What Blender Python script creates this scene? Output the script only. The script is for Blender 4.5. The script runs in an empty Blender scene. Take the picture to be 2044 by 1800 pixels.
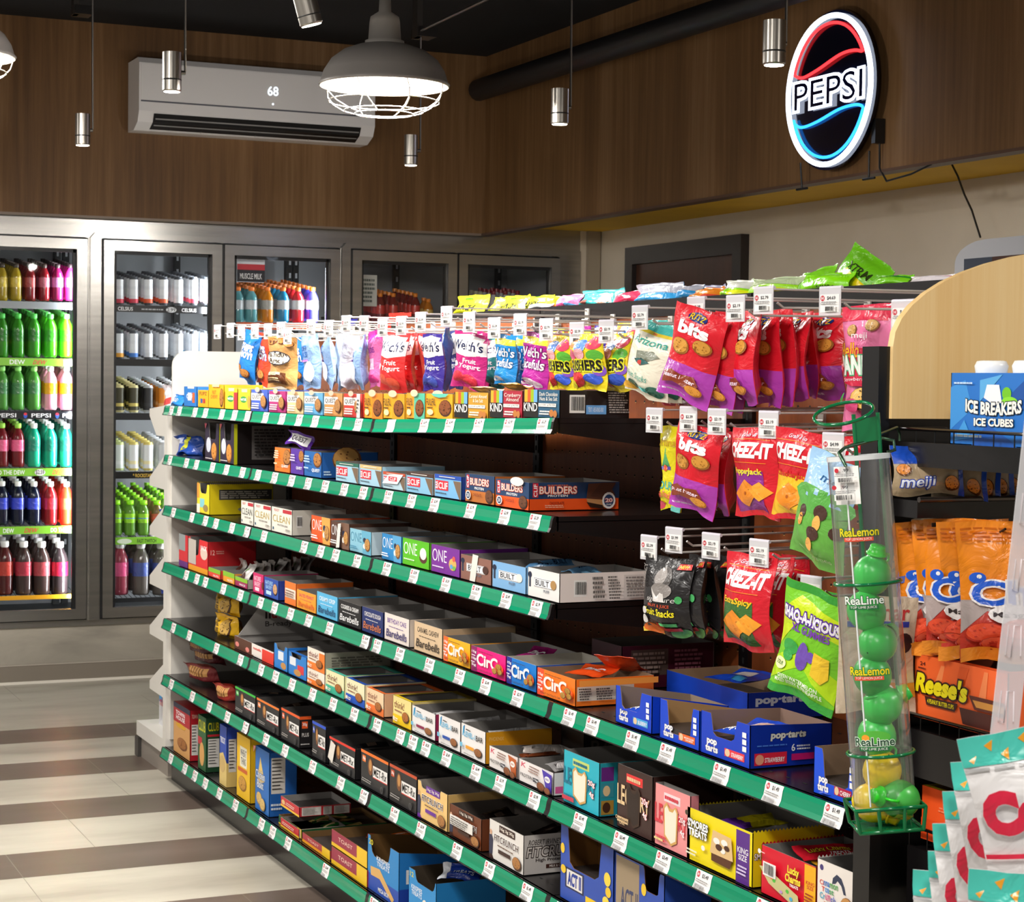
import bpy, bmesh, math, random
from mathutils import Vector, Matrix
import numpy as np
random.seed(7)
C = bpy.context.scene.collection
sc = bpy.context.scene
# ------------------------------------------------------------------ camera, sky, exposure
CAMH = 1.65; FPX = 3874.0
def _n(v): v = np.array(v, float); return v/np.linalg.norm(v)
_A = _n([-1753, -162, FPX]); _B = _n([8564, -36, FPX]); _B = _n(_B-_A*_A.dot(_B)); _U = -np.cross(_B, _A)
if _U[1] > 0: _U = -_U
RM = np.array([_B, _A, _U])                      # photo axes -> room axes (x right, y into the room, z up)
cam_d = bpy.data.cameras.new('camera'); cam = bpy.data.objects.new('camera', cam_d); C.objects.link(cam); sc.camera = cam
m = Matrix.Identity(4)
for j, v in enumerate(([1, 0, 0], [0, -1, 0], [0, 0, -1])):
    w = RM @ np.array(v, float)
    for i in range(3): m[i][j] = w[i]
m[2][3] = CAMH
cam.matrix_world = m
cam_d.sensor_width = 36; cam_d.lens = FPX/2044*36; cam_d.clip_end = 60
cam_d.dof.use_dof = True; cam_d.dof.focus_distance = 4.0; cam_d.dof.aperture_fstop = 26
sc.view_settings.view_transform = 'Standard'; sc.view_settings.look = 'None'; sc.view_settings.gamma = 1
sc.view_settings.use_curve_mapping = False; sc.view_settings.exposure = 0.0
wd = bpy.data.worlds.new('world'); sc.world = wd; wd.use_nodes = True
wd.node_tree.nodes['Background'].inputs[0].default_value = (1, .93, .85, 1); wd.node_tree.nodes['Background'].inputs[1].default_value = .42
# photo point -> room point, on a plane of the room
def ray(x, y): return RM @ _n([x-1022, y-900, FPX])
def onX(x, y, X): d = ray(x, y); p = d*X/d[0]; return Vector((p[0], p[1], p[2]+CAMH))
def onY(x, y, Y): d = ray(x, y); p = d*Y/d[1]; return Vector((p[0], p[1], p[2]+CAMH))
def onD(x, y, D): p = RM @ np.array([(x-1022)/FPX*D, (y-900)/FPX*D, D]); return Vector((p[0], p[1], p[2]+CAMH))
def solve(x, base, dirn):                        # point base + t*dirn whose photo column is x
    k = (x-1022)/FPX; q = RM.T[0]-k*RM.T[2]; b = np.array([base[0], base[1], base[2]-CAMH]); d = np.array(dirn, float)
    return -(q@b)/(q@d)
def Yat(x, X, Z): return solve(x, (X, 0, Z), (0, 1, 0))
def Xat(x, Y, Z): return solve(x, (0, Y, Z), (1, 0, 0))
# ------------------------------------------------------------------ lights of the room
def area(name, loc, size, power, rot=(0, 0, 0), col=(1, .955, .9), sy=None, spread=math.pi):
    d = bpy.data.lights.new(name, 'AREA'); d.energy = power; d.color = col; d.spread = spread
    if sy: d.shape = 'RECTANGLE'; d.size = size; d.size_y = sy
    else: d.shape = 'DISK'; d.size = size
    o = bpy.data.objects.new(name, d); o.location = loc; o.rotation_euler = rot; C.objects.link(o); return o
def spot(name, loc, target, power, cone=60, col=(1, .95, .89), r=.03):
    d = bpy.data.lights.new(name, 'SPOT'); d.energy = power; d.color = col; d.spot_size = math.radians(cone); d.spot_blend = .6; d.shadow_soft_size = r
    o = bpy.data.objects.new(name, d); o.location = loc
    o.rotation_euler = (Vector(target)-Vector(loc)).to_track_quat('-Z', 'Y').to_euler(); C.objects.link(o); return o
PW = 1.0
FYL = 10.466
# ceiling pendants over the aisle (the ones out of the picture are the same lamps as those in it)
for _i, (_x, _y, _z) in enumerate([(.2, 2.6, 2.95), (.0, 4.6, 2.95), (.3, .2, 2.95), (3.4, 1.0, 2.95), (-1.9, 1.6, 2.95), (-1.9, 5.0, 2.95), (-1.6, 8.0, 2.95)]):
    area('aisle_pendant_light', (_x, _y, _z), .38, 46*PW)
for _y in (1.2, 2.5, 3.8, 5.0): spot('track_spot', (.35, _y-.2, 3.1), (2.0, _y+.6, 1.0), 46*PW, 75)
for _x, _p in ((1.2, 14), (2.6, 20), (4.0, 34), (4.8, 20)): area('cooler_light', (_x-.0, FYL+.5, 2.44), .5, _p, (0, 0, 0), (.93, .97, 1), .5)
for _x, _p in ((2.19, 16), (2.93, 22), (3.6, 18)): area('cooler_tube', (_x-.03, FYL+.09, 1.3), .03, _p, (math.radians(90), 0, math.radians(55)), (.93, .98, 1), 1.9)

# ------------------------------------------------------------------ materials
def lin(c): return c/12.92 if c <= .04045 else ((c+.055)/1.055)**2.4
def rgb(h): return tuple(lin(int(h[i:i+2], 16)/255) for i in (0, 2, 4))+(1,)
MATS = {}
def mat(h, fin='card', **k):
    key = (h, fin)
    if key in MATS: return MATS[key]
    m = bpy.data.materials.new(fin+'_'+h); m.use_nodes = True; nt = m.node_tree; b = nt.nodes['Principled BSDF']
    b.inputs['Base Color'].default_value = rgb(h)
    R = dict(card=.42, film=.27, ink=.4, paint=.45, plast=.3, gloss=.12, metal=.28, rough=.85, wire=.3).get(fin, .5)
    b.inputs['Roughness'].default_value = R
    if fin in ('metal', 'wire', 'foil'): b.inputs['Metallic'].default_value = .9 if fin != 'foil' else .6
    if fin == 'film' or fin == 'foil':
        n = nt.nodes.new('ShaderNodeTexNoise'); n.inputs['Scale'].default_value = 22; n.inputs['Detail'].default_value = 3; n.inputs['Distortion'].default_value = 1.2
        tc = nt.nodes.new('ShaderNodeTexCoord'); nt.links.new(tc.outputs['Object'], n.inputs['Vector'])
        bp = nt.nodes.new('ShaderNodeBump'); bp.inputs['Strength'].default_value = .85; bp.inputs['Distance'].default_value = .007
        nt.links.new(n.outputs['Fac'], bp.inputs['Height']); nt.links.new(bp.outputs['Normal'], b.inputs['Normal'])
        b.inputs['Specular IOR Level'].default_value = .5
    if fin == 'card':
        n = nt.nodes.new('ShaderNodeTexNoise'); n.inputs['Scale'].default_value = 60
        bp = nt.nodes.new('ShaderNodeBump'); bp.inputs['Strength'].default_value = .05; bp.inputs['Distance'].default_value = .001
        nt.links.new(n.outputs['Fac'], bp.inputs['Height']); nt.links.new(bp.outputs['Normal'], b.inputs['Normal'])
    MATS[key] = m; return m
def emat(name, col, s):
    m = bpy.data.materials.new(name); m.use_nodes = True; nt = m.node_tree; nt.nodes.remove(nt.nodes['Principled BSDF'])
    e = nt.nodes.new('ShaderNodeEmission'); e.inputs[0].default_value = rgb(col); e.inputs[1].default_value = s
    nt.links.new(e.outputs[0], nt.nodes['Material Output'].inputs[0]); return m
def clearmat(name, tint=(1, 1, 1, 1), gl=.12, rough=.05, haze=0.0):
    m = bpy.data.materials.new(name); m.use_nodes = True; nt = m.node_tree; nt.nodes.remove(nt.nodes['Principled BSDF'])
    t = nt.nodes.new('ShaderNodeBsdfTransparent'); t.inputs[0].default_value = tint
    g = nt.nodes.new('ShaderNodeBsdfGlossy'); g.inputs['Roughness'].default_value = rough
    fr = nt.nodes.new('ShaderNodeLayerWeight'); fr.inputs['Blend'].default_value = gl
    mx = nt.nodes.new('ShaderNodeMixShader'); nt.links.new(fr.outputs['Facing'], mx.inputs[0]); nt.links.new(t.outputs[0], mx.inputs[1]); nt.links.new(g.outputs[0], mx.inputs[2])
    last = mx
    if haze:
        d = nt.nodes.new('ShaderNodeBsdfDiffuse'); d.inputs[0].default_value = (.9, .9, .92, 1)
        m2 = nt.nodes.new('ShaderNodeMixShader'); m2.inputs[0].default_value = haze; nt.links.new(mx.outputs[0], m2.inputs[1]); nt.links.new(d.outputs[0], m2.inputs[2]); last = m2
    nt.links.new(last.outputs[0], nt.nodes['Material Output'].inputs[0]); return m
def nodemat(name, build, rough=.5, metal=0.0, spec=.5):
    m = bpy.data.materials.new(name); m.use_nodes = True; nt = m.node_tree; b = nt.nodes['Principled BSDF']
    b.inputs['Roughness'].default_value = rough; b.inputs['Metallic'].default_value = metal; b.inputs['Specular IOR Level'].default_value = spec
    build(nt, b); return m
def N(nt, t, **k):
    n = nt.nodes.new('ShaderNode'+t)
    for a, v in k.items():
        if a in n.inputs: n.inputs[a].default_value = v
        else: setattr(n, a, v)
    return n
def coords(nt, scale):
    tc = N(nt, 'TexCoord'); mp = N(nt, 'Mapping'); mp.inputs['Scale'].default_value = scale
    nt.links.new(tc.outputs['Object'], mp.inputs['Vector']); return mp.outputs[0]
def ramp(nt, src, cols):
    r = N(nt, 'ValToRGB'); e = r.color_ramp.elements
    e[0].position = cols[0][0]; e[0].color = rgb(cols[0][1]); e[1].position = cols[-1][0]; e[1].color = rgb(cols[-1][1])
    for p, c in cols[1:-1]: k = e.new(p); k.color = rgb(c)
    nt.links.new(src, r.inputs[0]); return r.outputs[0]
def wood_b(cols, sc_):
    def f(nt, b):
        n = N(nt, 'TexNoise', Scale=1.0, Detail=6.0, Roughness=.65); nt.links.new(coords(nt, sc_), n.inputs['Vector'])
        n2 = N(nt, 'TexNoise', Scale=1.0, Detail=2.0); nt.links.new(coords(nt, tuple(s*.12 for s in sc_)), n2.inputs['Vector'])
        mx = N(nt, 'Math', operation='ADD'); nt.links.new(n.outputs['Fac'], mx.inputs[0]); nt.links.new(n2.outputs['Fac'], mx.inputs[1])
        h = N(nt, 'Math', operation='MULTIPLY'); h.inputs[1].default_value = .5; nt.links.new(mx.outputs[0], h.inputs[0])
        nt.links.new(ramp(nt, h.outputs[0], cols), b.inputs['Base Color'])
    return f
WOOD = nodemat('walnut_panel', wood_b([(.30, '5d4229'), (.5, '7b5a38'), (.7, '967450')], (34, 34, 1.2)), .5, spec=.25)
MAPLE = nodemat('maple_panel', wood_b([(.3, 'e3b672'), (.5, 'edc88a'), (.7, 'f4d59c')], (60, 60, 1.2)), .4)
PEG = nodemat('pegboard_brown', wood_b([(.3, '6a3216'), (.5, '86441f'), (.7, '9c5528')], (40, 40, 2)), .45)
def floor_b(nt, b):
    tc = N(nt, 'TexCoord'); sp = N(nt, 'SeparateXYZ'); nt.links.new(tc.outputs['Object'], sp.inputs[0])
    def mth(op, a, c, d=None):
        n = N(nt, 'Math', operation=op)
        for i, v in enumerate((a, c, d)):
            if v is None: continue
            if isinstance(v, (int, float)): n.inputs[i].default_value = v
            else: nt.links.new(v, n.inputs[i])
        return n.outputs[0]
    y = sp.outputs[1]; x = sp.outputs[0]
    q = mth('SUBTRACT', 9.11, y); md = mth('MODULO', q, .79); inb = mth('LESS_THAN', md, .335); pos = mth('GREATER_THAN', q, 0); dark = mth('MULTIPLY', inb, pos)
    row = mth('FLOOR', mth('DIVIDE', q, .79), 0); off = mth('ADD', x, mth('MULTIPLY', row, .307)); jm = mth('MODULO', mth('ADD', off, 50.02), .914); jx = mth('LESS_THAN', jm, .003)
    n = N(nt, 'TexNoise', Scale=1.0, Detail=5.0, Roughness=.6); nt.links.new(coords(nt, (1.1, 4, 4)), n.inputs['Vector'])
    light = ramp(nt, n.outputs['Fac'], [(.3, '968f82'), (.5, 'aca698'), (.75, 'bcb6a8')]); dk = ramp(nt, n.outputs['Fac'], [(.3, '54483f'), (.7, '6a5c54')])
    mx = N(nt, 'MixRGB'); nt.links.new(dark, mx.inputs[0]); nt.links.new(light, mx.inputs[1]); nt.links.new(dk, mx.inputs[2])
    m2 = N(nt, 'MixRGB'); m2.inputs[2].default_value = rgb('7d756a'); nt.links.new(jx, m2.inputs[0]); nt.links.new(mx.outputs[0], m2.inputs[1])
    nt.links.new(m2.outputs[0], b.inputs['Base Color'])
FLOOR = nodemat('vinyl_tile_floor', floor_b, .34)
def tile_b(nt, b):
    n = N(nt, 'TexNoise', Scale=1.0, Detail=6.0, Distortion=1.0); nt.links.new(coords(nt, (1.5, 1.5, 4)), n.inputs['Vector'])
    nt.links.new(ramp(nt, n.outputs['Fac'], [(.3, '8f8a80'), (.55, 'b0a99c'), (.75, 'c0b9ab')]), b.inputs['Base Color'])
TILE = nodemat('marbled_wall_tile', tile_b, .4)
def steel_b(nt, b):
    n = N(nt, 'TexNoise', Scale=1.0, Detail=3.0); nt.links.new(coords(nt, (2, 2, 40)), n.inputs['Vector'])
    nt.links.new(ramp(nt, n.outputs['Fac'], [(.3, 'a6a4a0'), (.7, 'b8b5b0')]), b.inputs['Base Color'])
STEEL = nodemat('brushed_steel', steel_b, .24, .88)
def plaster_b(col, col2):
    def f(nt, b):
        n = N(nt, 'TexNoise', Scale=3.0, Detail=4.0); nt.links.new(coords(nt, (1, 1, 1)), n.inputs['Vector'])
        nt.links.new(ramp(nt, n.outputs['Fac'], [(.3, col), (.7, col2)]), b.inputs['Base Color'])
    return f
WALLW = nodemat('cream_wall_paint', plaster_b('dcd2c0', 'e6dccb'), .8); YEL = nodemat('ochre_ceiling_paint', plaster_b('dcb020', 'e8bc2a'), .7)
BLACKC = nodemat('black_ceiling_paint', plaster_b('0b0b0e', '101014'), .9)
GLASS = clearmat('cooler_glass', gl=.12, rough=.02); CLEARP = clearmat('clear_plastic', (.95, .96, .97, 1), .35, .12, .03); HAZEP = clearmat('frosted_plastic', (.9, .88, .9, 1), .3, .2, .45)
TAGP = clearmat('tag_holder_plastic', (.9, .88, .95, 1), .3, .15, .55); CRYST = clearmat('clear_bag_film', (.97, .95, .95, 1), .3, .1, .12)
# ------------------------------------------------------------------ mesh builder
class MB:
    def __init__(s): s.v = []; s.f = []; s.mi = []; s.ms = []; s.sm = []
    def mid(s, m):
        if m not in s.ms: s.ms.append(m)
        return s.ms.index(m)
    def add(s, vs, fs, m, smooth=False):
        o = len(s.v); k = s.mid(m); s.v += [tuple(v) for v in vs]
        for f in fs: s.f.append([i+o for i in f]); s.mi.append(k); s.sm.append(smooth)
    def box(s, a, b, m, mtx=None):
        x0, y0, z0 = a; x1, y1, z1 = b
        vs = [Vector(p) for p in ((x0, y0, z0), (x1, y0, z0), (x1, y1, z0), (x0, y1, z0), (x0, y0, z1), (x1, y0, z1), (x1, y1, z1), (x0, y1, z1))]
        if mtx: vs = [mtx @ v for v in vs]
        s.add(vs, [(0, 3, 2, 1), (4, 5, 6, 7), (0, 1, 5, 4), (1, 2, 6, 5), (2, 3, 7, 6), (3, 0, 4, 7)], m)
    def prism(s, poly, o, u, v, t, m, mi=None, me=None):     # polygon in the u,v plane, extruded by vector t (front face first)
        o, u, v, t = Vector(o), Vector(u), Vector(v), Vector(t); n = len(poly)
        P = [o+u*a+v*b for a, b in poly]; Q = [p+t for p in P]
        s.add(P, [list(range(n))], m); s.add(Q, [list(range(n))[::-1]], mi or m)
        s.add(P+Q, [(i, i+n, (i+1) % n+n, (i+1) % n) for i in range(n)], me or mi or m)
    def tube(s, pts, r, m, seg=8, cap=True, closed=False):
        pts = [Vector(p) for p in pts]; n = len(pts); rings = []; up = None
        for i, p in enumerate(pts):
            d = (pts[(i+1) % n]-pts[i-1]) if closed else (pts[min(i+1, n-1)]-pts[max(i-1, 0)])
            d.normalize()
            if up is None: up = Vector((0, 0, 1)) if abs(d.z) < .9 else Vector((1, 0, 0))
            a = d.cross(up)
            if a.length < 1e-4: a = d.cross(Vector((1, 0, 0)))
            a.normalize(); up = a.cross(d); rr = r[i] if isinstance(r, (list, tuple)) else r
            rings.append([p+a*math.cos(t*2*math.pi/seg)*rr+up*math.sin(t*2*math.pi/seg)*rr for t in range(seg)])
        vs = [q for R in rings for q in R]; fs = []
        for i in range(n if closed else n-1):
            j = (i+1) % n
            for t in range(seg): fs.append((i*seg+t, i*seg+(t+1) % seg, j*seg+(t+1) % seg, j*seg+t))
        s.add(vs, fs, m, True)
        if cap and not closed: s.add(rings[0], [list(range(seg))], m); s.add(rings[-1], [list(range(seg))[::-1]], m)
    def lathe(s, prof, m, seg=16, mtx=None, smooth=True, mats=None):
        n = len(prof)
        if not mats:
            vs = [Vector((r*math.cos(k*2*math.pi/seg), r*math.sin(k*2*math.pi/seg), z)) for r, z in prof for k in range(seg)]
            if mtx: vs = [mtx @ q for q in vs]
            s.add(vs, [(i*seg+k, i*seg+(k+1) % seg, (i+1)*seg+(k+1) % seg, (i+1)*seg+k) for i in range(n-1) for k in range(seg)], m, smooth); return
        for i in range(n-1):
            (r0, z0), (r1, z1) = prof[i], prof[i+1]; vs = []; fs = []
            for t in range(seg):
                a = t*2*math.pi/seg; vs += [Vector((r0*math.cos(a), r0*math.sin(a), z0)), Vector((r1*math.cos(a), r1*math.sin(a), z1))]
            if mtx: vs = [mtx @ q for q in vs]
            for t in range(seg):
                a, b = 2*t, 2*((t+1) % seg); fs.append((a, b, b+1, a+1))
            s.add(vs, fs, mats[i] if mats else m, smooth)
    def mesh(s, name):
        me = bpy.data.meshes.new(name); me.from_pydata(s.v, [], s.f)
        for m in s.ms: me.materials.append(m)
        me.polygons.foreach_set('material_index', s.mi); me.polygons.foreach_set('use_smooth', s.sm); me.update()
        return me
    def obj(s, name, parent=None, loc=None, rot=None):
        return mobj(name, s.mesh(name), parent, loc, rot)
def mobj(name, me, parent=None, loc=None, rot=None):
    o = bpy.data.objects.new(name, me); C.objects.link(o)
    if parent: o.parent = parent
    if loc is not None: o.location = loc
    if rot is not None: o.rotation_euler = rot
    return o
LABELS = []
def tag(o, label, cat, group=None, kind=None):
    o['label'] = label; o['category'] = cat; LABELS.append(label)
    if group: o['group'] = group
    if kind: o['kind'] = kind
    return o
def empty(name, loc, rz=0): o = bpy.data.objects.new(name, None); C.objects.link(o); o.location = loc; o.rotation_euler = (0, 0, rz); o.empty_display_size = .02; return o
def struct(o): o['kind'] = 'structure'; return o
# ------------------------------------------------------------------ printing on packs: 2-D artwork cut, layered and laid on a face
TXT = {}
def text2d(s, b):
    k = (s, b)
    if k not in TXT:
        cu = bpy.data.curves.new('t', 'FONT'); cu.body = s; cu.offset = b; cu.resolution_u = 3 if len(s) < 10 else 2; cu.space_line = .85; cu.align_x = 'CENTER'
        o = bpy.data.objects.new('t', cu); me = bpy.data.meshes.new_from_object(o)
        v = [(p.co.x, p.co.y) for p in me.vertices]; f = [list(p.vertices) for p in me.polygons]
        bpy.data.objects.remove(o); bpy.data.curves.remove(cu); bpy.data.meshes.remove(me)
        TXT[k] = (v, f)
    return TXT[k]
def art(ops, W, H):
    out = []; rnd = random.Random(3)
    def poly(c, pts): out.append(([(x*W, y*H) for x, y in pts], [list(range(len(pts)))], c))
    def ell(c, cx, cy, rx, ry, n=14): poly(c, [(cx+rx*math.cos(i*2*math.pi/n), cy+ry*math.sin(i*2*math.pi/n)) for i in range(n)])
    for op in ops:
        k = op[0]
        if k == 'r': _, c, x0, y0, x1, y1 = op; poly(c, [(x0, y0), (x1, y0), (x1, y1), (x0, y1)])
        elif k == 'e': _, c, cx, cy, rx, ry = op; ell(c, cx, cy, rx, ry)
        elif k == 'p': poly(op[1], list(zip(op[2][::2], op[2][1::2])))
        elif k == 't':
            _, c, s, x0, y0, x1, y1 = op[:7]; o = op[7] if len(op) > 7 else {}
            b = o.get('b', .015); rot = o.get('r', 0); sh = o.get('s', 0)
            def put(b, col, grow):
                v, f = text2d(s, b)
                if not v: return
                v0, _ = text2d(s, o.get('b', .015))
                ax, bx = min(p[0] for p in v0), max(p[0] for p in v0); ay, by = min(p[1] for p in v0), max(p[1] for p in v0)
                w0, h0 = (x1-x0)*W, (y1-y0)*H; cx, cy = (x0+x1)/2*W, (y0+y1)/2*H; q = rot % 180 == 90
                sx = (h0 if q else w0)/max(bx-ax, 1e-3); sy = (w0 if q else h0)/max(by-ay, 1e-3); a = math.radians(rot); ca, sa = math.cos(a), math.sin(a); vv = []
                for x, y in v:
                    X = (x-(ax+bx)/2)*sx; Y = (y-(ay+by)/2)*sy; X += Y*sh
                    if o.get('arc'): Y -= o['arc']*h0*(X/(w0/2))**2
                    vv.append((cx+X*ca-Y*sa, cy+X*sa+Y*ca))
                out.append((vv, f, col))
            if 'o' in o: put(b+o.get('ow', .05), o['o'], 1)
            put(b, c, 0)
        elif k == 'b':
            _, x0, y0, x1, y1 = op; poly('f2f0ec', [(x0, y0), (x1, y0), (x1, y1), (x0, y1)]); x = x0+(x1-x0)*.1; e = x1-(x1-x0)*.1
            while x < e:
                w = (x1-x0)*rnd.choice((.02, .035, .05)); poly('1a1a1a', [(x, y0+(y1-y0)*.14), (x+w, y0+(y1-y0)*.14), (x+w, y1-(y1-y0)*.1), (x, y1-(y1-y0)*.1)]); x += w+(x1-x0)*rnd.choice((.025, .04))
        elif k == 'l':
            _, c, x0, y0, x1, y1, n = op; h = (y1-y0)/n
            for i in range(n):
                x = x0; yy = y1-h*(i+.8); e = x1-(x1-x0)*rnd.random()*.3
                while x < e:
                    w = (x1-x0)*rnd.uniform(.06, .2); poly(c, [(x, yy), (min(x+w, e), yy), (min(x+w, e), yy+h*.55), (x, yy+h*.55)]); x += w+(x1-x0)*.025
        elif k == 'n':
            _, x0, y0, x1, y1 = op; poly('d9d5ce', [(x0, y0), (x1, y0), (x1, y1), (x0, y1)])
            for i in range(9):
                yy = y1-(y1-y0)*(.08+i*.1); poly('3a3634', [(x0+(x1-x0)*.05, yy), (x1-(x1-x0)*(.05+.4*rnd.random()), yy), (x1-(x1-x0)*.35, yy+(y1-y0)*.03), (x0+(x1-x0)*.05, yy+(y1-y0)*.03)])
        elif k == 'c':                                         # a biscuit or bar picture: body, edge, crumbs
            _, cx, cy, rx, ry = op[:5]; c1 = op[5] if len(op) > 5 else 'b87a3c'; c2 = op[6] if len(op) > 6 else '5a3016'
            ell(c2, cx, cy, rx, ry); ell(c1, cx-rx*.06, cy+ry*.08, rx*.88, ry*.86)
            for i in range(13):
                a = rnd.random()*6.28; d = rnd.random()**.5*.8; ell(c2, cx+rx*d*math.cos(a), cy+ry*d*math.sin(a), rx*.075, ry*.07, 5)
    return out
def lay(mb, ops, W, H, fn, fin='ink', base=0, eps=.00022, grid=None):
    L = art(ops, W, H)
    if grid:
        bm = bmesh.new(); cols = []
        for li, (v, f, c) in enumerate(L):
            if c not in cols: cols.append(c)
            bv = [bm.verts.new((x, y, li)) for x, y in v]
            for q in f:
                try: fc = bm.faces.new([bv[i] for i in q]); fc.material_index = cols.index(c)
                except ValueError: pass
        for k in range(1, grid[0]): bmesh.ops.bisect_plane(bm, geom=bm.verts[:]+bm.edges[:]+bm.faces[:], plane_co=(W*k/grid[0], 0, 0), plane_no=(1, 0, 0))
        for k in range(1, grid[1]): bmesh.ops.bisect_plane(bm, geom=bm.verts[:]+bm.edges[:]+bm.faces[:], plane_co=(0, H*k/grid[1], 0), plane_no=(0, 1, 0))
        bmesh.ops.triangulate(bm, faces=[f for f in bm.faces if len(f.verts) > 4])
        bm.verts.index_update(); P = [fn(v.co.x, v.co.y, base+(v.co.z+1)*eps) for v in bm.verts]; by = {}
        for f in bm.faces: by.setdefault(f.material_index, []).append([v.index for v in f.verts])
        for k, fs in by.items():
            used = sorted({i for f in fs for i in f}); mp = {u: j for j, u in enumerate(used)}
            mb.add([P[i] for i in used], [[mp[i] for i in f] for f in fs], mat(cols[k], fin), True)
        bm.free()
    else:
        for li, (v, f, c) in enumerate(L): mb.add([fn(x, y, base+(li+1)*eps) for x, y in v], f, mat(c, fin))
# a carton: local x to the right along its front, local y into the shelf, z up; origin at the bottom centre of the front
def carton(w, d, h, front, side, fc, sc_=None, ic='8e8a86', hb=None, cut=None, top='open', topc=None, lip=0, fin='card', inner=True, sdw=None):
    sc_ = sc_ or fc; hb = hb or h; mb = MB(); F, S, I = mat(fc, fin), mat(sc_, fin), mat(ic, 'card'); t = .0016; x0, x1 = -w/2, w/2
    fr = [(0, 0), (w, 0), (w, h)]
    if cut:
        a, b, dp = cut; y = h-dp*h; a *= w; b *= w; r = min((b-a)*.12, dp*h*.4); fr += [(b+.004, h), (b, h-r), (b-r*.6, y+r*.5), (b-r*1.6, y), (a+r*1.6, y), (a+r*.6, y+r*.5), (a, h-r), (a-.004, h)]
    fr += [(0, h)]
    mb.prism(fr, (x0, 0, 0), (1, 0, 0), (0, 0, 1), (0, t, 0), F, I)
    sd = [(0, 0), (d, 0), (d, hb), (0, h)]
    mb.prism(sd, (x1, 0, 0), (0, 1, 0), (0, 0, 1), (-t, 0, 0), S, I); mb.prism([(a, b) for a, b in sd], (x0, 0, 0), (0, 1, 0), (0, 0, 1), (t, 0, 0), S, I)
    mb.prism([(0, 0), (w, 0), (w, hb), (0, hb)], (x0, d, 0), (1, 0, 0), (0, 0, 1), (0, -t, 0), S, I)
    mb.box((x0, 0, 0), (x1, d, t), S)
    T = mat(topc or sc_, fin)
    if top == 'closed': mb.add([(x0, 0, h), (x1, 0, h), (x1, d, hb), (x0, d, hb)], [(0, 1, 2, 3)], T)
    elif top == 'part':                                        # torn-open lid: a coloured border left round the opening
        b_ = min(w, d)*.16; zz = lambda y: h+(hb-h)*y/d; R = random.Random(int(w*1e5))
        o = [(x0, 0), (x1, 0), (x1, d), (x0, d)]; i_ = [(x0+b_*.5, b_*.5), (x1-b_*.5, b_*.5), (x1-b_*.5, d-b_), (x0+b_*.5, d-b_)]
        mb.add([(a, c, zz(c)) for a, c in o+i_], [(0, 1, 5, 4), (1, 2, 6, 5), (2, 3, 7, 6), (3, 0, 4, 7)], T)
    elif top == 'zig':
        n = int(d/.008); R = random.Random(5)
        vs = []; fs = []
        for xx in (x0, x1):
            for i in range(n):
                y0, y1 = i*d/n, (i+1)*d/n; z0 = h+(hb-h)*y0/d; o = len(vs); vs += [(xx, y0, z0), (xx, y1, z0), (xx, (y0+y1)/2, z0+.005)]; fs.append((o, o+1, o+2))
        mb.add(vs, fs, S)
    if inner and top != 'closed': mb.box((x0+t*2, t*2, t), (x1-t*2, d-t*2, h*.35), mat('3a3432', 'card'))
    if front: lay(mb, front, w, h, lambda u, v, e: (x0+u, -e, v))
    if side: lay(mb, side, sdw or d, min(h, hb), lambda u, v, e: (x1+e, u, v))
    return mb
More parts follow.
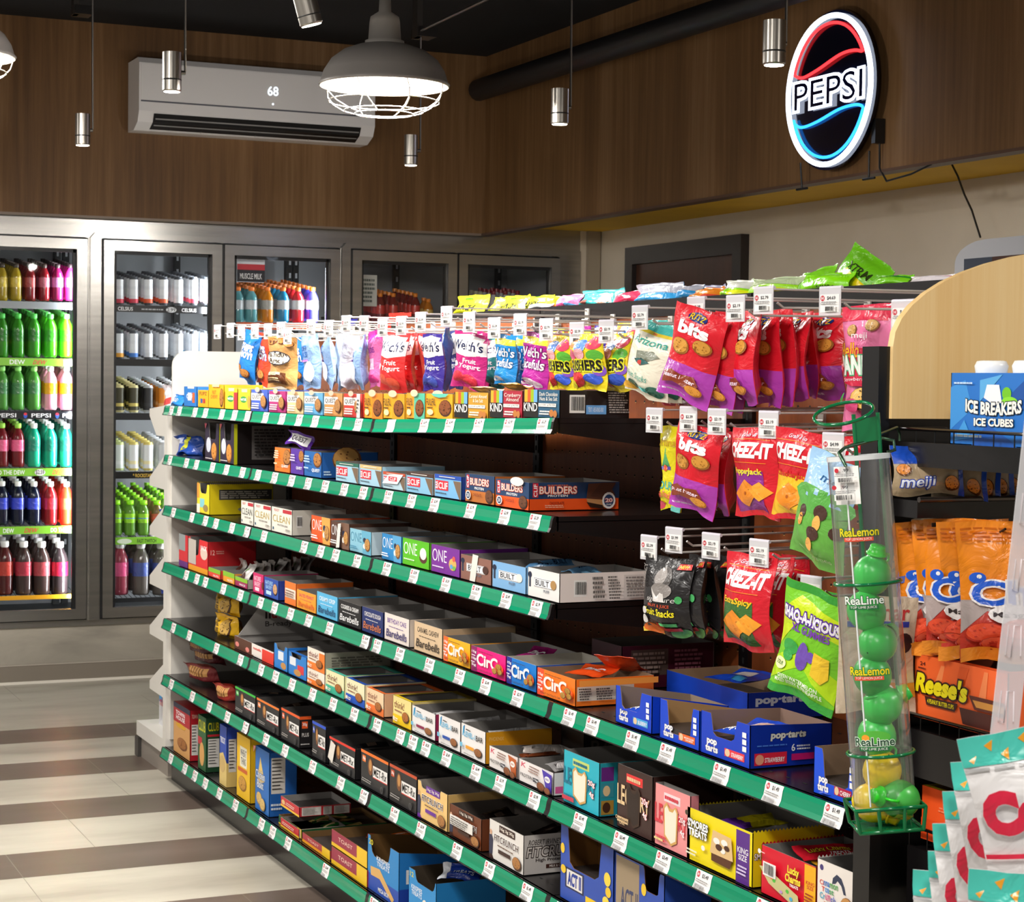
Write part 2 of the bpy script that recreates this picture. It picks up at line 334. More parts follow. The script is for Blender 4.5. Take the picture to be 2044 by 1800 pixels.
# a pillow bag: origin at the top centre, hanging down -z, front towards -y
def bagmesh(name, w, h, t, ops, base='cc2030', back=None, seed=1, fin='film', top=.07, bot=.06, wr=1.0, lowfrac=None, lowc=None, fill=None):
    R = random.Random(seed); ph = [R.random()*6.28 for _ in range(6)]; nx, ny = 10, 14
    def pf(u, v):                                              # u,v in 0..1, v up
        s = 1-abs(2*u-1)**2.6; e = max(0, min(1, (1-top-v)/.22))*max(0, min(1, (v-bot)/.16)); e = math.sin(e*math.pi/2)**.8
        bulge = s*e*(1-.25*v+.12); wrk = (math.sin(u*9+ph[0]+v*4)*.5+math.sin(u*17+ph[1]-v*11)*.3+math.sin(v*15+ph[2]+u*3)*.3+math.sin(u*26+v*13+ph[5])*.22+math.sin(v*24-u*9+ph[0])*.2)*.125*wr*e
        crimp = (math.sin(u*12+ph[3])*.07+math.sin(u*23+ph[1])*.03)*(1-e)*wr; return t/2*max(bulge+wrk*s, 0), t*crimp
    def pt(u, v, off, side):
        pin = 1-.07*math.sin(max(0, min(1, (v-bot)/(1-top-bot)))*math.pi); x = (u-.5)*w*pin; z = (v-1)*h+math.sin(u*7+ph[4])*.004*wr*(1 if v < .5 else .3)*abs(2*v-1)
        pb, pc = pf(u, v); y = -pb*side-(0.0006+off)*side-pc+math.sin(v*5+ph[5])*.006*wr
        return (x, y, z)
    mb = MB(); B = mat(base, fin); K = mat(back or base, fin)
    for side, m_ in ((1, B), (-1, K)):
        vs = [pt(i/nx, j/ny, 0, side) for j in range(ny+1) for i in range(nx+1)]
        fs = [(j*(nx+1)+i, j*(nx+1)+i+1, (j+1)*(nx+1)+i+1, (j+1)*(nx+1)+i) for j in range(ny) for i in range(nx)]
        if side < 0: fs = [f[::-1] for f in fs]
        if side > 0 and fill:
            lo = [f for f in fs if f[0]//(nx+1) < ny*fill[0] and f[0]//(nx+1) >= 1]; hi = [f for f in fs if f not in lo]
            mb.add(vs, hi, m_, True); mb.add(vs, lo, mat(fill[1], fin), True)
        else: mb.add(vs, fs, m_, True)
    e = []                                                     # edge band closing front to back
    ring = [(i/nx, 0) for i in range(nx)]+[(1, j/ny) for j in range(ny)]+[(1-i/nx, 1) for i in range(nx)]+[(0, 1-j/ny) for j in range(ny)]
    n = len(ring); vs = [pt(u, v, 0, 1) for u, v in ring]+[pt(u, v, 0, -1) for u, v in ring]
    mb.add(vs, [(i, i+n, (i+1) % n+n, (i+1) % n) for i in range(n)], K)
    z = [('r', 'ffffff', 0, 0, 0, 0)]
    lay(mb, ops, 1, 1, lambda u, v, e_: pt(u, v, e_, 1), fin, base=.0003, eps=.00025, grid=(nx, ny))
    return mb.mesh(name)
# ------------------------------------------------------------------ the room shell
FY = 10.466; FZ = .849+CAMH; CZ = 1.87+CAMH; SX = 4.5; RX = 5.3; YZ = .90+CAMH
def plate(name, a, b, m): mb = MB(); mb.box(a, b, m); return struct(mb.obj(name))
plate('floor', (-7, -4, -.1), (6.2, 11.6, 0), FLOOR)
plate('ceiling', (-7, -4, CZ), (6.2, 11.6, CZ+.1), BLACKC)
plate('wall_right', (RX, -4, 0), (RX+.12, 11.6, CZ), WALLW)
mb = MB(); mb.box((-7, FY-.1, FZ), (SX, FY+.06, CZ), WOOD); struct(mb.obj('wall_far_panelling'))
mb = MB(); mb.box((SX, -4, FZ), (SX+.05, FY+.06, CZ), WOOD); struct(mb.obj('wall_right_panelling'))
mb = MB(); mb.box((SX+.05, -4, YZ), (RX, FY+.02, YZ+.05), YEL); struct(mb.obj('ceiling_ochre'))
mb = MB(); mb.box((-7, FY-.1, FZ-.012), (SX-.02, FY-.03, FZ), mat('8a7a6c', 'paint')); mb.box((SX-.02, -4, FZ-.012), (SX+.05, FY-.03, FZ), mat('5a4030', 'paint')); struct(mb.obj('trim_1'))
# far wall: tiled base, cove, cooler opening
plate('wall_far_base', (-7, FY, 0), (5.17, FY+.12, -1.337+CAMH), TILE)
mb = MB(); mb.box((-7, FY-.015, 0), (5.17, FY, -1.55+CAMH), mat('857c70', 'paint')); mb.box((-7, FY-.022, 0), (5.17, FY-.015, .014), mat('ece6da', 'paint')); mb.box((-7, FY-.018, -1.552+CAMH), (5.17, FY, -1.545+CAMH), mat('b0a89c', 'paint')); struct(mb.obj('baseboard_far'))
plate('wall_far_header', (-7, FY, .775+CAMH), (5.17, FY+.12, 1.1+CAMH), STEEL)
plate('wall_far', (5.17, FY, 0), (RX, FY+.12, 1.1+CAMH), WALLW)
mb = MB(); mb.box((5.21, FY-.03, 0), (5.29, FY, YZ), mat('a79c8a', 'paint')); struct(mb.obj('trim_2'))
# dark service pipe below the ceiling
mb = MB(); a = onX(955, 180, SX-.14); b = onX(1530, -5, SX-.14); mb.tube([a, b, b+(b-a)*.6], .062, mat('1c1a1c', 'paint'), 14); tag(mb.obj('service_pipe'), 'thick black pipe running along the wood panelling under the ceiling', 'pipe')
# door in the right wall
dl = Yat(1262, RX, 2.3); dr = Yat(1495, RX, 2.3); dz = onX(1375, 482, RX).z
mb = MB(); BR = mat('241c1a', 'paint')
mb.box((RX-.05, dr, 0), (RX, dr+.09, dz), BR); mb.box((RX-.05, dl-.09, 0), (RX, dl, dz), BR); mb.box((RX-.05, dr+.09, dz-.1), (RX, dl-.09, dz), BR)
d = struct(mb.obj('door_1'))
mb = MB(); mb.box((RX-.02, dr+.09, 0), (RX-.005, dl-.09, dz-.1), nodemat('door_veneer', wood_b([(.3, '3a2014'), (.7, '55301c')], (30, 30, 2)), .45)); mb.obj('door_leaf', d)
mb = MB(); mb.tube([(RX-.02, dr+.18, 1.0), (RX-.07, dr+.18, 1.0), (RX-.07, dr+.3, 1.0)], .01, mat('b0aca6', 'metal')); mb.obj('door_handle', d)
# ------------------------------------------------------------------ reach-in coolers
DZ0, DZ1 = -1.31+CAMH, .728+CAMH
doors = [(.86, 1.535), (1.55, 2.214), (2.303, 2.955), (2.97, 3.64), (3.716, 4.357), (4.37, 5.02)]
dn = ['far left', 'leftmost', 'second', 'third', 'fourth', 'rightmost']
cab = empty('reach_in_cooler', (3, FY, 0)); tag(cab, 'long steel framed drinks cooler with glass doors built into the far wall', 'cooler')
off = Vector((-3, -FY, 0))
def padd(mb, name, par, loc): o = mb.obj(name, par); o.location = -Vector(loc); return o
L0 = (3, FY, 0)
mb = MB()
for x0, x1 in [(1.535, 1.55), (2.214, 2.303), (2.955, 2.97), (3.64, 3.716), (4.357, 4.37), (5.02, 5.17)]: mb.box((x0, FY-.01, DZ0-.03), (x1, FY+.08, DZ1+.05), STEEL)
mb.box((.8, FY-.012, DZ1+.012), (5.1, FY+.08, DZ1+.05), STEEL); mb.box((.8, FY-.012, DZ0-.04), (5.1, FY+.08, DZ0-.008), STEEL); padd(mb, 'steel_frame', cab, L0)
for xm in (2.2585, 3.678): mb = MB(); mb.prism([(-.026, 0), (.026, 0), (.026, DZ1-DZ0+.02), (0, DZ1-DZ0+.05), (-.026, DZ1-DZ0+.02)], (xm, FY-.035, DZ0-.01), (1, 0, 0), (0, 0, 1), (0, .03, 0), STEEL); padd(mb, 'mullion', cab, L0)
BK = mat('16171a', 'paint')
mb = MB(); mb.box((.8, FY+1.02, 0), (5.17, FY+1.06, 2.6), mat('8d9094', 'paint')); padd(mb, 'back_panel', cab, L0)
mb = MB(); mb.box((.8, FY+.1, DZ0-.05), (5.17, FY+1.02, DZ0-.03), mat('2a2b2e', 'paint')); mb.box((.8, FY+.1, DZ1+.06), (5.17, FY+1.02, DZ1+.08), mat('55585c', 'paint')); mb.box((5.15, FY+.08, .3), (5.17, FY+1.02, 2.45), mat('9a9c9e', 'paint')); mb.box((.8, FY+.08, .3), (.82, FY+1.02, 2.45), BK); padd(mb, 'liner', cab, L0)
for x in (1.54, 2.25, 2.3, 2.96, 3.66, 3.7, 4.36, 5.06):
    mb = MB(); mb.box((x-.018, FY+.95, .3), (x+.018, FY+.98, 2.42), BK)
    for k in range(24): mb.box((x-.006, FY+.944, .5+k*.08), (x+.006, FY+.95, .53+k*.08), mat('b9bcc0', 'paint'))
    padd(mb, 'shelf_upright', cab, L0)
    if x in (2.25, 2.96, 3.66): mb = MB(); mb.box((x-.012, FY+.1, .35), (x+.012, FY+.2, 2.42), BK); padd(mb, 'partition_post', cab, L0)
for (x0, x1), nm in zip(doors, dn):
    mb = MB(); g_ = .008
    for bx in ((x0-g_, x0+.02, DZ0-g_, DZ1+g_), (x1-.02, x1+g_, DZ0-g_, DZ1+g_), (x0, x1, DZ1-.02, DZ1+g_), (x0, x1, DZ0-g_, DZ0+.02)): mb.box((bx[0], FY-.0135, bx[2]), (bx[1], FY-.0125, bx[3]), BK)
    padd(mb, 'door_seal', cab, L0)
    mb = MB(); b = .055
    for q0, q1, z0, z1 in ((x0, x0+b, DZ0, DZ1), (x1-b, x1, DZ0, DZ1)): mb.prism([(q0, z0+(b if q0 > x0 else 0)), (q1, z0+(b if q0 == x0 else 0)), (q1, z1-(b if q0 == x0 else 0)), (q0, z1-(b if q0 > x0 else 0))], (0, FY-.04, 0), (1, 0, 0), (0, 0, 1), (0, .05, 0), STEEL)
    mb.prism([(x0, DZ1), (x0+b, DZ1-b), (x1-b, DZ1-b), (x1, DZ1)], (0, FY-.04, 0), (1, 0, 0), (0, 0, 1), (0, .05, 0), STEEL); mb.prism([(x0, DZ0), (x1, DZ0), (x1-b, DZ0+b), (x0+b, DZ0+b)], (0, FY-.04, 0), (1, 0, 0), (0, 0, 1), (0, .05, 0), STEEL)
    dr_ = padd(mb, 'cooler_door', cab, L0); dr_['label'] = 'glass cooler door, '+nm+' of the row'
    mb = MB(); mb.box((x0+b, FY-.022, DZ0+b), (x1-b, FY-.018, DZ1-b), GLASS); mb.obj('glass_pane', dr_)
    mb = MB(); q = .018; mb.box((x0+b, FY-.016, DZ0+b), (x0+b+q, FY, DZ1-b), BK); mb.box((x1-b-q, FY-.016, DZ0+b), (x1-b, FY, DZ1-b), BK); mb.box((x0+b, FY-.016, DZ1-b-q), (x1-b, FY, DZ1-b), BK); mb.obj('gasket', dr_)
LED = emat('cooler_led', 'eef6ff', 9)
for x, side in ((2.19, -1), (2.93, -1), (3.60, -1)):
    mb = MB(); mb.box((x-.008, FY+.06, DZ0+.1), (x+.008, FY+.075, DZ1-.1), LED); padd(mb, 'light_strip', cab, L0)
# drinks: profiles (radius, height) with a material per ring
def bottle_mesh(liq, label, cap, H, R, lt=.38, lb=.66):
    pr = [(0, 0), (R*.85, 0), (R, .012), (R*.97, H*.16), (R, H*.3), (R*.99, H*.34), (R*.99, H*.62), (R*.98, H*.66), (R*.86, H*.74), (R*.52, H*.85), (R*.38, H*.89), (R*.38, H*.93)]
    mb = MB(); mb.lathe(pr, mat(liq, 'gloss'), 12); return mb.mesh('bottle')
def label_mesh(label, H, R, band=None): mb = MB(); mb.lathe([(R*1.005, H*.36), (R*1.01, H*.48), (R*1.01, H*.5), (R*1.005, H*.62)], mat(label, 'film'), 12, mats=[mat(label, 'film'), mat(band or label, 'film'), mat(label, 'film')]); return mb.mesh('label')
def cap_mesh(cap, H, R): q = .66 if cap == '98f020' else .5; mb = MB(); mb.lathe([(R*.4, H*.88), (R*q, H*(.87 if q > .6 else .905)), (R*q, H*.985), (R*.42, H), (0, H)], mat(cap, 'plast'), 10); return mb.mesh('cap')
def whole_bottle(liq, label, cap, H, R):
    q = .66 if cap == '98f020' else .5
    a = MB(); pr = [(0, 0), (R*.85, 0), (R, .012), (R*.97, H*.16), (R, H*.34), (R, H*.62), (R*.86, H*.74), (R*.4, H*.88), (R*.38, H*.9), (R*.5, H*.905), (R*.5, H), (0, H)]
    G, L_, K = mat(liq, 'gloss'), mat(label, 'film'), mat(cap, 'plast'); a.lathe(pr, G, 10, mats=[G, G, G, G, L_, G, G, G, K, K, K]); return a.mesh('bottle')
def can_mesh(body, band, top, H, R, foot=None):
    a = MB(); B_, D_, T_ = mat(body, 'foilcan'), mat(band, 'foilcan'), mat(top, 'plast'); F_ = mat(foot or body, 'foilcan')
    a.lathe([(0, .004), (R*.8, 0), (R, .012), (R, H*.22), (R, H*.34), (R, H*.55), (R, H*.66), (R, H*.9), (R*.82, H*.985), (R*.84, H), (R*.74, H-.004), (0, H-.005)], B_, 12, mats=[T_, T_, F_, D_, B_, D_ if foot else B_, B_, T_, T_, T_, T_])
    return a.mesh('can')
FR = ['first', 'second', 'third', 'fourth', 'fifth', 'sixth', 'seventh', 'eighth']
OR = ['front', 'second', 'third', 'fourth', 'fifth', 'sixth', 'seventh', 'eighth']
CO = ['first', 'second', 'third', 'fourth', 'fifth', 'sixth', 'seventh', 'eighth', 'ninth']
Y0C = FY+.12
def cooler_row(kind, ybase, xs, cols, H, R, deep, rowname, doorname, pitch, xref=None, nameset=None):
    for i, (px, c) in enumerate(zip(xs, cols)):
        z = onY(xref or px, ybase, Y0C).z; X = Xat(px, Y0C, z)
        cn = c[-1]; grp = '%s %ss on the %s of the %s cooler door' % (cn, kind, rowname, doorname)
        if kind == 'bottle': whole = whole_bottle(c[0], c[1], c[2], H, R); fm = bottle_mesh(c[0], c[1], c[2], H, R); lm = label_mesh(c[1], H, R, c[3] if len(c) > 4 else None); km = cap_mesh(c[2], H, R)
        else: whole = can_mesh(c[0], c[1], c[2], H, R, c[3] if len(c) > 4 else None)
        for k in range(deep):
            lab = '%s %s, %s column, %s from front, %s, %s cooler door' % (cn, kind, CO[i], FR[k], rowname, doorname)
            loc = (X, Y0C+R+k*pitch, z+k*pitch*.12)
            if kind == 'bottle' and k == 0:
                e = empty('soda_bottle', loc); tag(e, lab, 'bottle', grp); mobj('body', fm, e); mobj('label', lm, e); mobj('cap', km, e)
            else: tag(mobj('soda_bottle' if kind == 'bottle' else 'drink_can', whole, None, loc), lab, kind, grp)
def cshelf(px0, px1, y, col, h, txt=None, tcol='f4f4f4', lab='', edge=True):
    z = onY((px0+px1)/2, y, Y0C-.01).z; x0 = Xat(px0, Y0C-.01, z); x1 = Xat(px1, Y0C-.01, z); mb = MB()
    for k in range(22): t = x0+(x1-x0)*(k+.5)/22; mb.add([(t-.002, Y0C, z-.002), (t+.002, Y0C, z-.002), (t+.002, FY+.7, z+.066), (t-.002, FY+.7, z+.066)], [(0, 1, 2, 3)], BK)
    mb.box((x0, Y0C-.004, z-.014), (x1, Y0C+.004, z), BK); mb.box((x0, FY+.69, z+.05), (x1, FY+.71, z+.066), BK)
    e = mb.obj('cooler_shelf'); tag(e, lab, 'shelf')
    mb = MB(); w = x1-x0; mb.box((x0, Y0C-.016, z-h), (x1, Y0C-.006, z+.004), mat(col, 'plast'))
    if txt: lay(mb, txt, w, h, lambda u, v, e_: (x0+u, Y0C-.016-e_*3, z-h+v))
    mb.obj('price_strip', e); return z
dg, dg2 = ('2f7d1c', '1f6a1a', '49c04a', 'green'), ('5fe01c', '46c020', '7af070', 'bright green')
D1 = 'leftmost'; xs = [6, 38, 70, 103, 135]
cshelf(-60, 156, 603, '8a8f94', .035, None, lab='grey wire shelf, topmost behind the leftmost cooler door')
cooler_row('bottle', 600, [-24, 6, 34, 62, 90, 117, 143], [('9a8420', 'c8b040', '3a3026', 'yellow')]*2+[('9a8420', 'c8b040', '3a3026', 'yellow'), ('6a1a1c', 'a04040', '3a2c28', 'dark red'), ('7a1a22', 'b0586a', '3a2c28', 'dark red'), ('8a1c50', 'c070b0', '3a2c30', 'magenta'), ('e0309a', 'f070c8', '3a2c30', 'pink')], .20, .031, 7, 'top shelf', D1, .068)
cshelf(-60, 156, 716, '86c83c', .037, [('t', 'ffffff', 'DEW', .36, .2, .5, .85), ('t', 'e03040', 'DEW', .58, .2, .7, .85, {'s': .4}), ('r', 'f8fff0', .86, .1, .99, .9)], lab='shelf with a lime green price strip, second behind the leftmost cooler door')
cooler_row('bottle', 713, [-27]+xs, [dg]*4+[('3fb01c', '2f9a1c', '60d060', 'mid green'), dg2], .235, .036, 6, 'second shelf', D1, .078)
cshelf(-60, 156, 822, '14151a', .037, [('t', 'f4f4f8', 'PEPSI', .24, .2, .42, .8), ('e', '3058c8', .505, .5, .018, .42), ('e', 'e03040', .505, .7, .016, .2), ('t', 'f4f4f8', 'PEPSI', .56, .2, .74, .8), ('e', '3058c8', .80, .5, .018, .42), ('e', 'e03040', .80, .7, .016, .2), ('t', 'f4f4f8', 'PEPSI', .85, .2, .99, .8)], lab='shelf with a black price strip, third behind the leftmost cooler door')
cooler_row('bottle', 818, [-27]+xs, [('4a8a3a', '3f7a48', '8ad86a', 'leaf green')]*4+[('f0a0b8', 'f0a820', 'f4f0f0', 'pale pink')]*2, .235, .036, 6, 'third shelf', D1, .078)
cshelf(-60, 156, 936, '86c83c', .037, [('t', 'ffffff', 'DO THE DEW', .22, .2, .5, .85), ('e', 'f0f0f0', .64, .5, .05, .48), ('t', '333333', '$2.59', .6, .15, .68, .85), ('t', 'e03040', 'DEW', .76, .2, .86, .85, {'s': .4}), ('r', 'f8fff0', .9, .1, .99, .9)], lab='shelf with a lime green price strip, fourth behind the leftmost cooler door')
cooler_row('bottle', 932, [-27]+xs, [('6a1c22', 'e0608a', 'a0e050', 'dark red')]*3+[('1c9a7a', '20806a', 'eef4f0', 'teal')]*3, .235, .036, 6, 'fourth shelf', D1, .078)
cshelf(-60, 156, 1052, '86c83c', .037, [('t', 'ffffff', 'DEW', .3, .2, .4, .85), ('t', 'e03040', 'DEW', .5, .2, .62, .85, {'s': .4}), ('t', 'ffffff', 'DO THE DEW', .74, .2, .98, .85)], lab='shelf with a lime green price strip, fifth behind the leftmost cooler door')
cooler_row('bottle', 1048, [-27]+xs, [('14182c', '3a48c0', 'eeeeee', 'dark blue')]*4+[('8a1c22', 'c02c3a', 'eeeeee', 'dark red'), ('f03a20', 'ff5a3a', 'ffffff', 'bright red')], .235, .036, 6, 'fifth shelf', D1, .078)
cshelf(-60, 156, 1190, 'e0a020', .018, None, lab='shelf with a thin orange strip, lowest behind the leftmost cooler door')
cooler_row('bottle', 1188, [-20, 12, 50, 86, 122], [('4a1c1c', 'b03a30', 'dddddd', 'large red'), ('4a1c1c', 'b03a30', 'dddddd', 'large red'), ('3a2c2a', 'a03040', 'dddddd', 'large brown'), ('3a2c2a', 'a8454c', 'dddddd', 'large brown'), ('2c2426', 'b81c3a', 'dddddd', 'large dark')], .29, .046, 4, 'lowest shelf', D1, .1)
D2 = 'second'; xc = [240, 269, 298, 328, 358, 388, 417]
cshelf(222, 432, 612, '101114', .034, [('t', 'f0f0f0', 'CELSIUS', .06, .2, .2, .8), ('l', 'aaaaaa', .28, .3, .5, .7, 1), ('e', 'd8d8d8', .56, .5, .05, .45), ('t', '333333', '2.99', .52, .2, .6, .8), ('t', 'f0f0f0', 'CELSIUS', .66, .2, .8, .8)], lab='shelf with a black price strip, topmost behind the second cooler door')
cc = [('e8ecf0', 'dfe3e8', '50545a', c, 'white') for c in ('d03a50', 'd03a50', 'e05a30', 'e05a30', 'e8ecf0', 'd03a50', 'e8ecf0')]
cooler_row('can', 609, xc, cc, .157, .026, 7, 'top shelf', D2, .07)
cshelf(222, 432, 719, '101114', .034, None, lab='shelf with a plain black edge, second behind the second cooler door')
cooler_row('can', 717, xc, [('dfe4ea', 'd8dde4', '50545a', c, 'silver white') for c in ('e0a030', '3a78c8', 'cfd4da', 'cfd4da', 'cfd4da', '60a0d0', 'cfd4da')], .157, .026, 7, 'second shelf', D2, .07)
cshelf(222, 432, 826, '1c1d22', .034, None, lab='shelf with a black edge, third behind the second cooler door')
cooler_row('can', 823, xc, [('3a3820', 'c8b860', 'd0c890', 'dark gold')]*2+[('14161a', '24262c', 'b8bcc0', 'black'), ('e88a20', 'f0b070', 'b8bcc0', 'orange'), ('14161a', '24262c', 'b8bcc0', 'black'), ('14161a', '24262c', 'b8bcc0', 'black'), ('14161a', '24262c', 'b8bcc0', 'black')], .15, .029, 7, 'third shelf', D2, .066)
cshelf(222, 432, 942, '101114', .034, [('t', 'd8b040', '* ROCKSTAR', .2, .2, .38, .8), ('t', 'd8b040', '* ROCKSTAR', .5, .2, .68, .8), ('e', 'dddddd', .8, .5, .05, .45)], lab='shelf with a black strip and gold letters, fourth behind the second cooler door')
cooler_row('can', 939, xc, [('dce8e4', 'e8f0ee', 'c8d890', 'white green'), ('e0e4e6', 'e8e0b0', 'd8c870', 'white gold'), ('e0e4e6', 'e8e0b0', 'd8c870', 'white gold'), ('c8ccd0', 'd8dce0', 'b8bcc0', 'silver'), ('c8ccd0', 'd8dce0', 'b8bcc0', 'silver'), ('8a3040', 'a04050', 'b8bcc0', 'wine red'), ('8a3040', 'a04050', 'b8bcc0', 'wine red')], .157, .029, 7, 'fourth shelf', D2, .066)
cshelf(222, 432, 1072, '86c83c', .035, [('t', '203018', 'FAST TWITCH', .24, .2, .42, .8), ('e', 'd8e8d0', .12, .5, .07, .42), ('t', '203018', 'FAST TWITCH', .7, .2, .88, .8)], lab='shelf with a lime green price strip, fifth behind the second cooler door')
cooler_row('bottle', 1069, [235, 262, 289, 316, 345, 374, 403], [('5a8a30', '90d030', '98f020', '6a3ac0', 'lime purple')]+[('5a8a30', '90d030', '98f020', '3060d0', 'lime')]*2+[('6a5a30', 'c05a40', '98f020', 'f04040', 'lime red')]+[('5a8a30', '90d030', '98f020', '3060d0', 'lime')]*3, .195, .032, 8, 'fifth shelf', D2, .082)
cshelf(222, 432, 1192, '202226', .02, None, lab='dark shelf, lowest behind the second cooler door')
cooler_row('bottle', 1188, [243, 285, 325, 368, 405], [('8a3a4a', 'd05080', 'dddddd', 'large pink'), ('5a5450', '4a5a9a', 'dddddd', 'large clear'), ('5a5450', '4a5a9a', 'dddddd', 'large clear'), ('5a5450', '4a5a9a', 'dddddd', 'large clear'), ('5a5450', '4a5a9a', 'dddddd', 'large clear')], .29, .048, 3, 'lowest shelf', D2, .11)
D3 = 'third'; xg = [478, 505, 537, 568, 598, 627]
cshelf(462, 642, 646, 'd85a30', .035, [('t', 'f6e8e0', 'GATORADE', .02, .2, .2, .8), ('t', 'f6e8e0', 'G  GATORADE', .34, .2, .62, .8), ('t', 'f6e8e0', '2.79', .7, .2, .8, .8)], lab='shelf with an orange price strip behind the third cooler door')
cooler_row('bottle', 643, xg, [('5a9aa0', 'c8d0d4', 'f08030', 'aqua'), ('5a9aa0', 'c8d0d4', 'f08030', 'aqua'), ('d08020', 'a8a8a0', 'f08030', 'amber'), ('2888b8', 'c8d0d4', 'f08030', 'blue'), ('d82c34', 'd8d8d8', 'f08030', 'red'), ('4848e0', 'f0f0ff', 'f08030', 'violet')], .20, .036, 8, 'shelf', D3, .078)
mb = MB(); p = onY(500, 545, Y0C-.02); mb.box((p.x-.08, Y0C-.03, p.z-.05), (p.x+.08, Y0C+.0, p.z+.11), mat('e8ecf0', 'card'))
lay(mb, [('r', '2a2c34', 0, 0, 1, .42), ('r', 'd03a44', 0, .42, 1, .62), ('t', 'ffffff', 'MUSCLE MILK', .1, .1, .9, .3), ('b', .3, .75, .7, .95)], .16, .16, lambda u, v, e: (p.x-.08+u, Y0C-.03-e, p.z-.05+v)); tag(mb.obj('shelf_sign'), 'white and red shelf sign hung at the top of the third cooler door', 'sign')
D4 = 'fourth'
cshelf(708, 895, 652, '202226', .02, None, lab='dark shelf behind the fourth cooler door')
cooler_row('bottle', 650, [762, 788, 832], [('7a2420', 'd84038', 'f08a20', 'dark red juice')]*3, .19, .028, 6, 'shelf', D4, .068)
cooler_row('bottle', 654, [858], [('c87820', 'e8c060', 'f08a20', 'orange juice')], .17, .03, 2, 'shelf', D4+' right', .07)
cshelf(922, 1100, 652, '202226', .02, None, lab='dark shelf behind the rightmost cooler door')
cooler_row('bottle', 650, [988, 1012, 1036], [('d8d8d8', 'c8ccd0', '8a1c28', 'clear red capped')]*3, .21, .028, 4, 'shelf', 'rightmost', .066)
cooler_row('bottle', 650, [938, 962], [('c8ccd0', 'b8bcc0', 'd8d8b0', 'clear cream capped')]*2, .2, .03, 3, 'shelf', 'rightmost left', .066)
mb = MB(); p = onY(735, 580, Y0C-.01); mb.box((p.x-.05, Y0C-.02, p.z-.09), (p.x+.05, Y0C-.01, p.z+.09), mat('dcdcd4', 'card')); lay(mb, [('l', '66706a', .1, .1, .9, .9, 6)], .1, .18, lambda u, v, e: (p.x-.05+u, Y0C-.02-e, p.z-.09+v)); tag(mb.obj('paper_notice'), 'pale paper notice inside the fourth cooler door', 'notice')
# ------------------------------------------------------------------ air conditioner
pa = onY(278, 112, 10.12); ax0 = pa.x; ax1 = Xat(748, 10.12, 2.9); az1 = pa.z; az0 = onY(290, 255, 10.12).z
ac = empty('air_conditioner', (ax0, 10.12, az0)); tag(ac, 'white wall mounted air conditioner with a lit number display on the wood panelling', 'air conditioner')
W_ = mat('f2f0f0', 'paint'); wl = ax1-ax0; hl = az1-az0
prof = [(0.245, 0), (.245, hl), (.03, hl), (0, hl-.03), (0, .09), (.03, .035), (.12, 0)]
mb = MB(); mb.prism([(a, b) for a, b in prof], (0, 0, 0), (0, 1, 0), (0, 0, 1), (wl, 0, 0), W_); mb.obj('housing', ac)
mb = MB(); mb.box((0.01, -.006, .145), (wl-.01, 0, hl-.035), W_); mb.box((.01, -.002, .137), (wl-.01, 0, .145), mat('5a5c66', 'paint')); fp = mb.obj('front_panel', ac)
mb = MB(); lay(mb, [('t', 'ffffff', '68', 0, 0, 1, 1, {'b': .01})], .06, .05, lambda u, v, e: (wl*.53+u, -.008, hl*.58+v)); mb.ms = [emat('display_glow', 'e8f4ff', 1.6)]*len(mb.ms); mb.lathe([(0, -.001), (.006, 0)], mb.ms[0], 8, Matrix.Translation((wl*.53+.03, -.008, hl*.46)) @ Matrix.Rotation(math.pi/2, 4, 'X')); mb.obj('display', fp)
mb = MB()
nrm = Vector((0, -.055, -.03)).normalized()
def acl(u, v, o=0): a = Vector((0, 0, .088)); b = Vector((0, .03, .037)); c = Vector((0, .118, .002)); return (a+(b-a)*v*2 if v < .5 else b+(c-b)*(v-.5)*2)+Vector((u, 0, 0))+nrm*o
mb.add([acl(.08, .08, .003), acl(wl-.08, .08, .003), acl(wl-.08, .5, .003), acl(.08, .5, .003), acl(wl-.08, .92, .003), acl(.08, .92, .003)], [(0, 1, 2, 3), (3, 2, 4, 5)], mat('121214', 'paint')); mb.obj('outlet', ac)
for v_ in (.28, .62): mb = MB(); mb.add([acl(.09, v_, .009), acl(wl-.09, v_, .009), acl(wl-.09, v_+.06, .012), acl(.09, v_+.06, .012)], [(0, 1, 2, 3)], mat('8a8886', 'paint')); mb.obj('louvre', ac)
for k in range(3): mb = MB(); u = wl*(.27+.23*k); mb.add([acl(u, .12, .003), acl(u+.006, .12, .003), acl(u+.006, .95, .006), acl(u, .95, .006)], [(0, 1, 2, 3)], mat('a8a6a4', 'paint')); mb.obj('divider', ac)
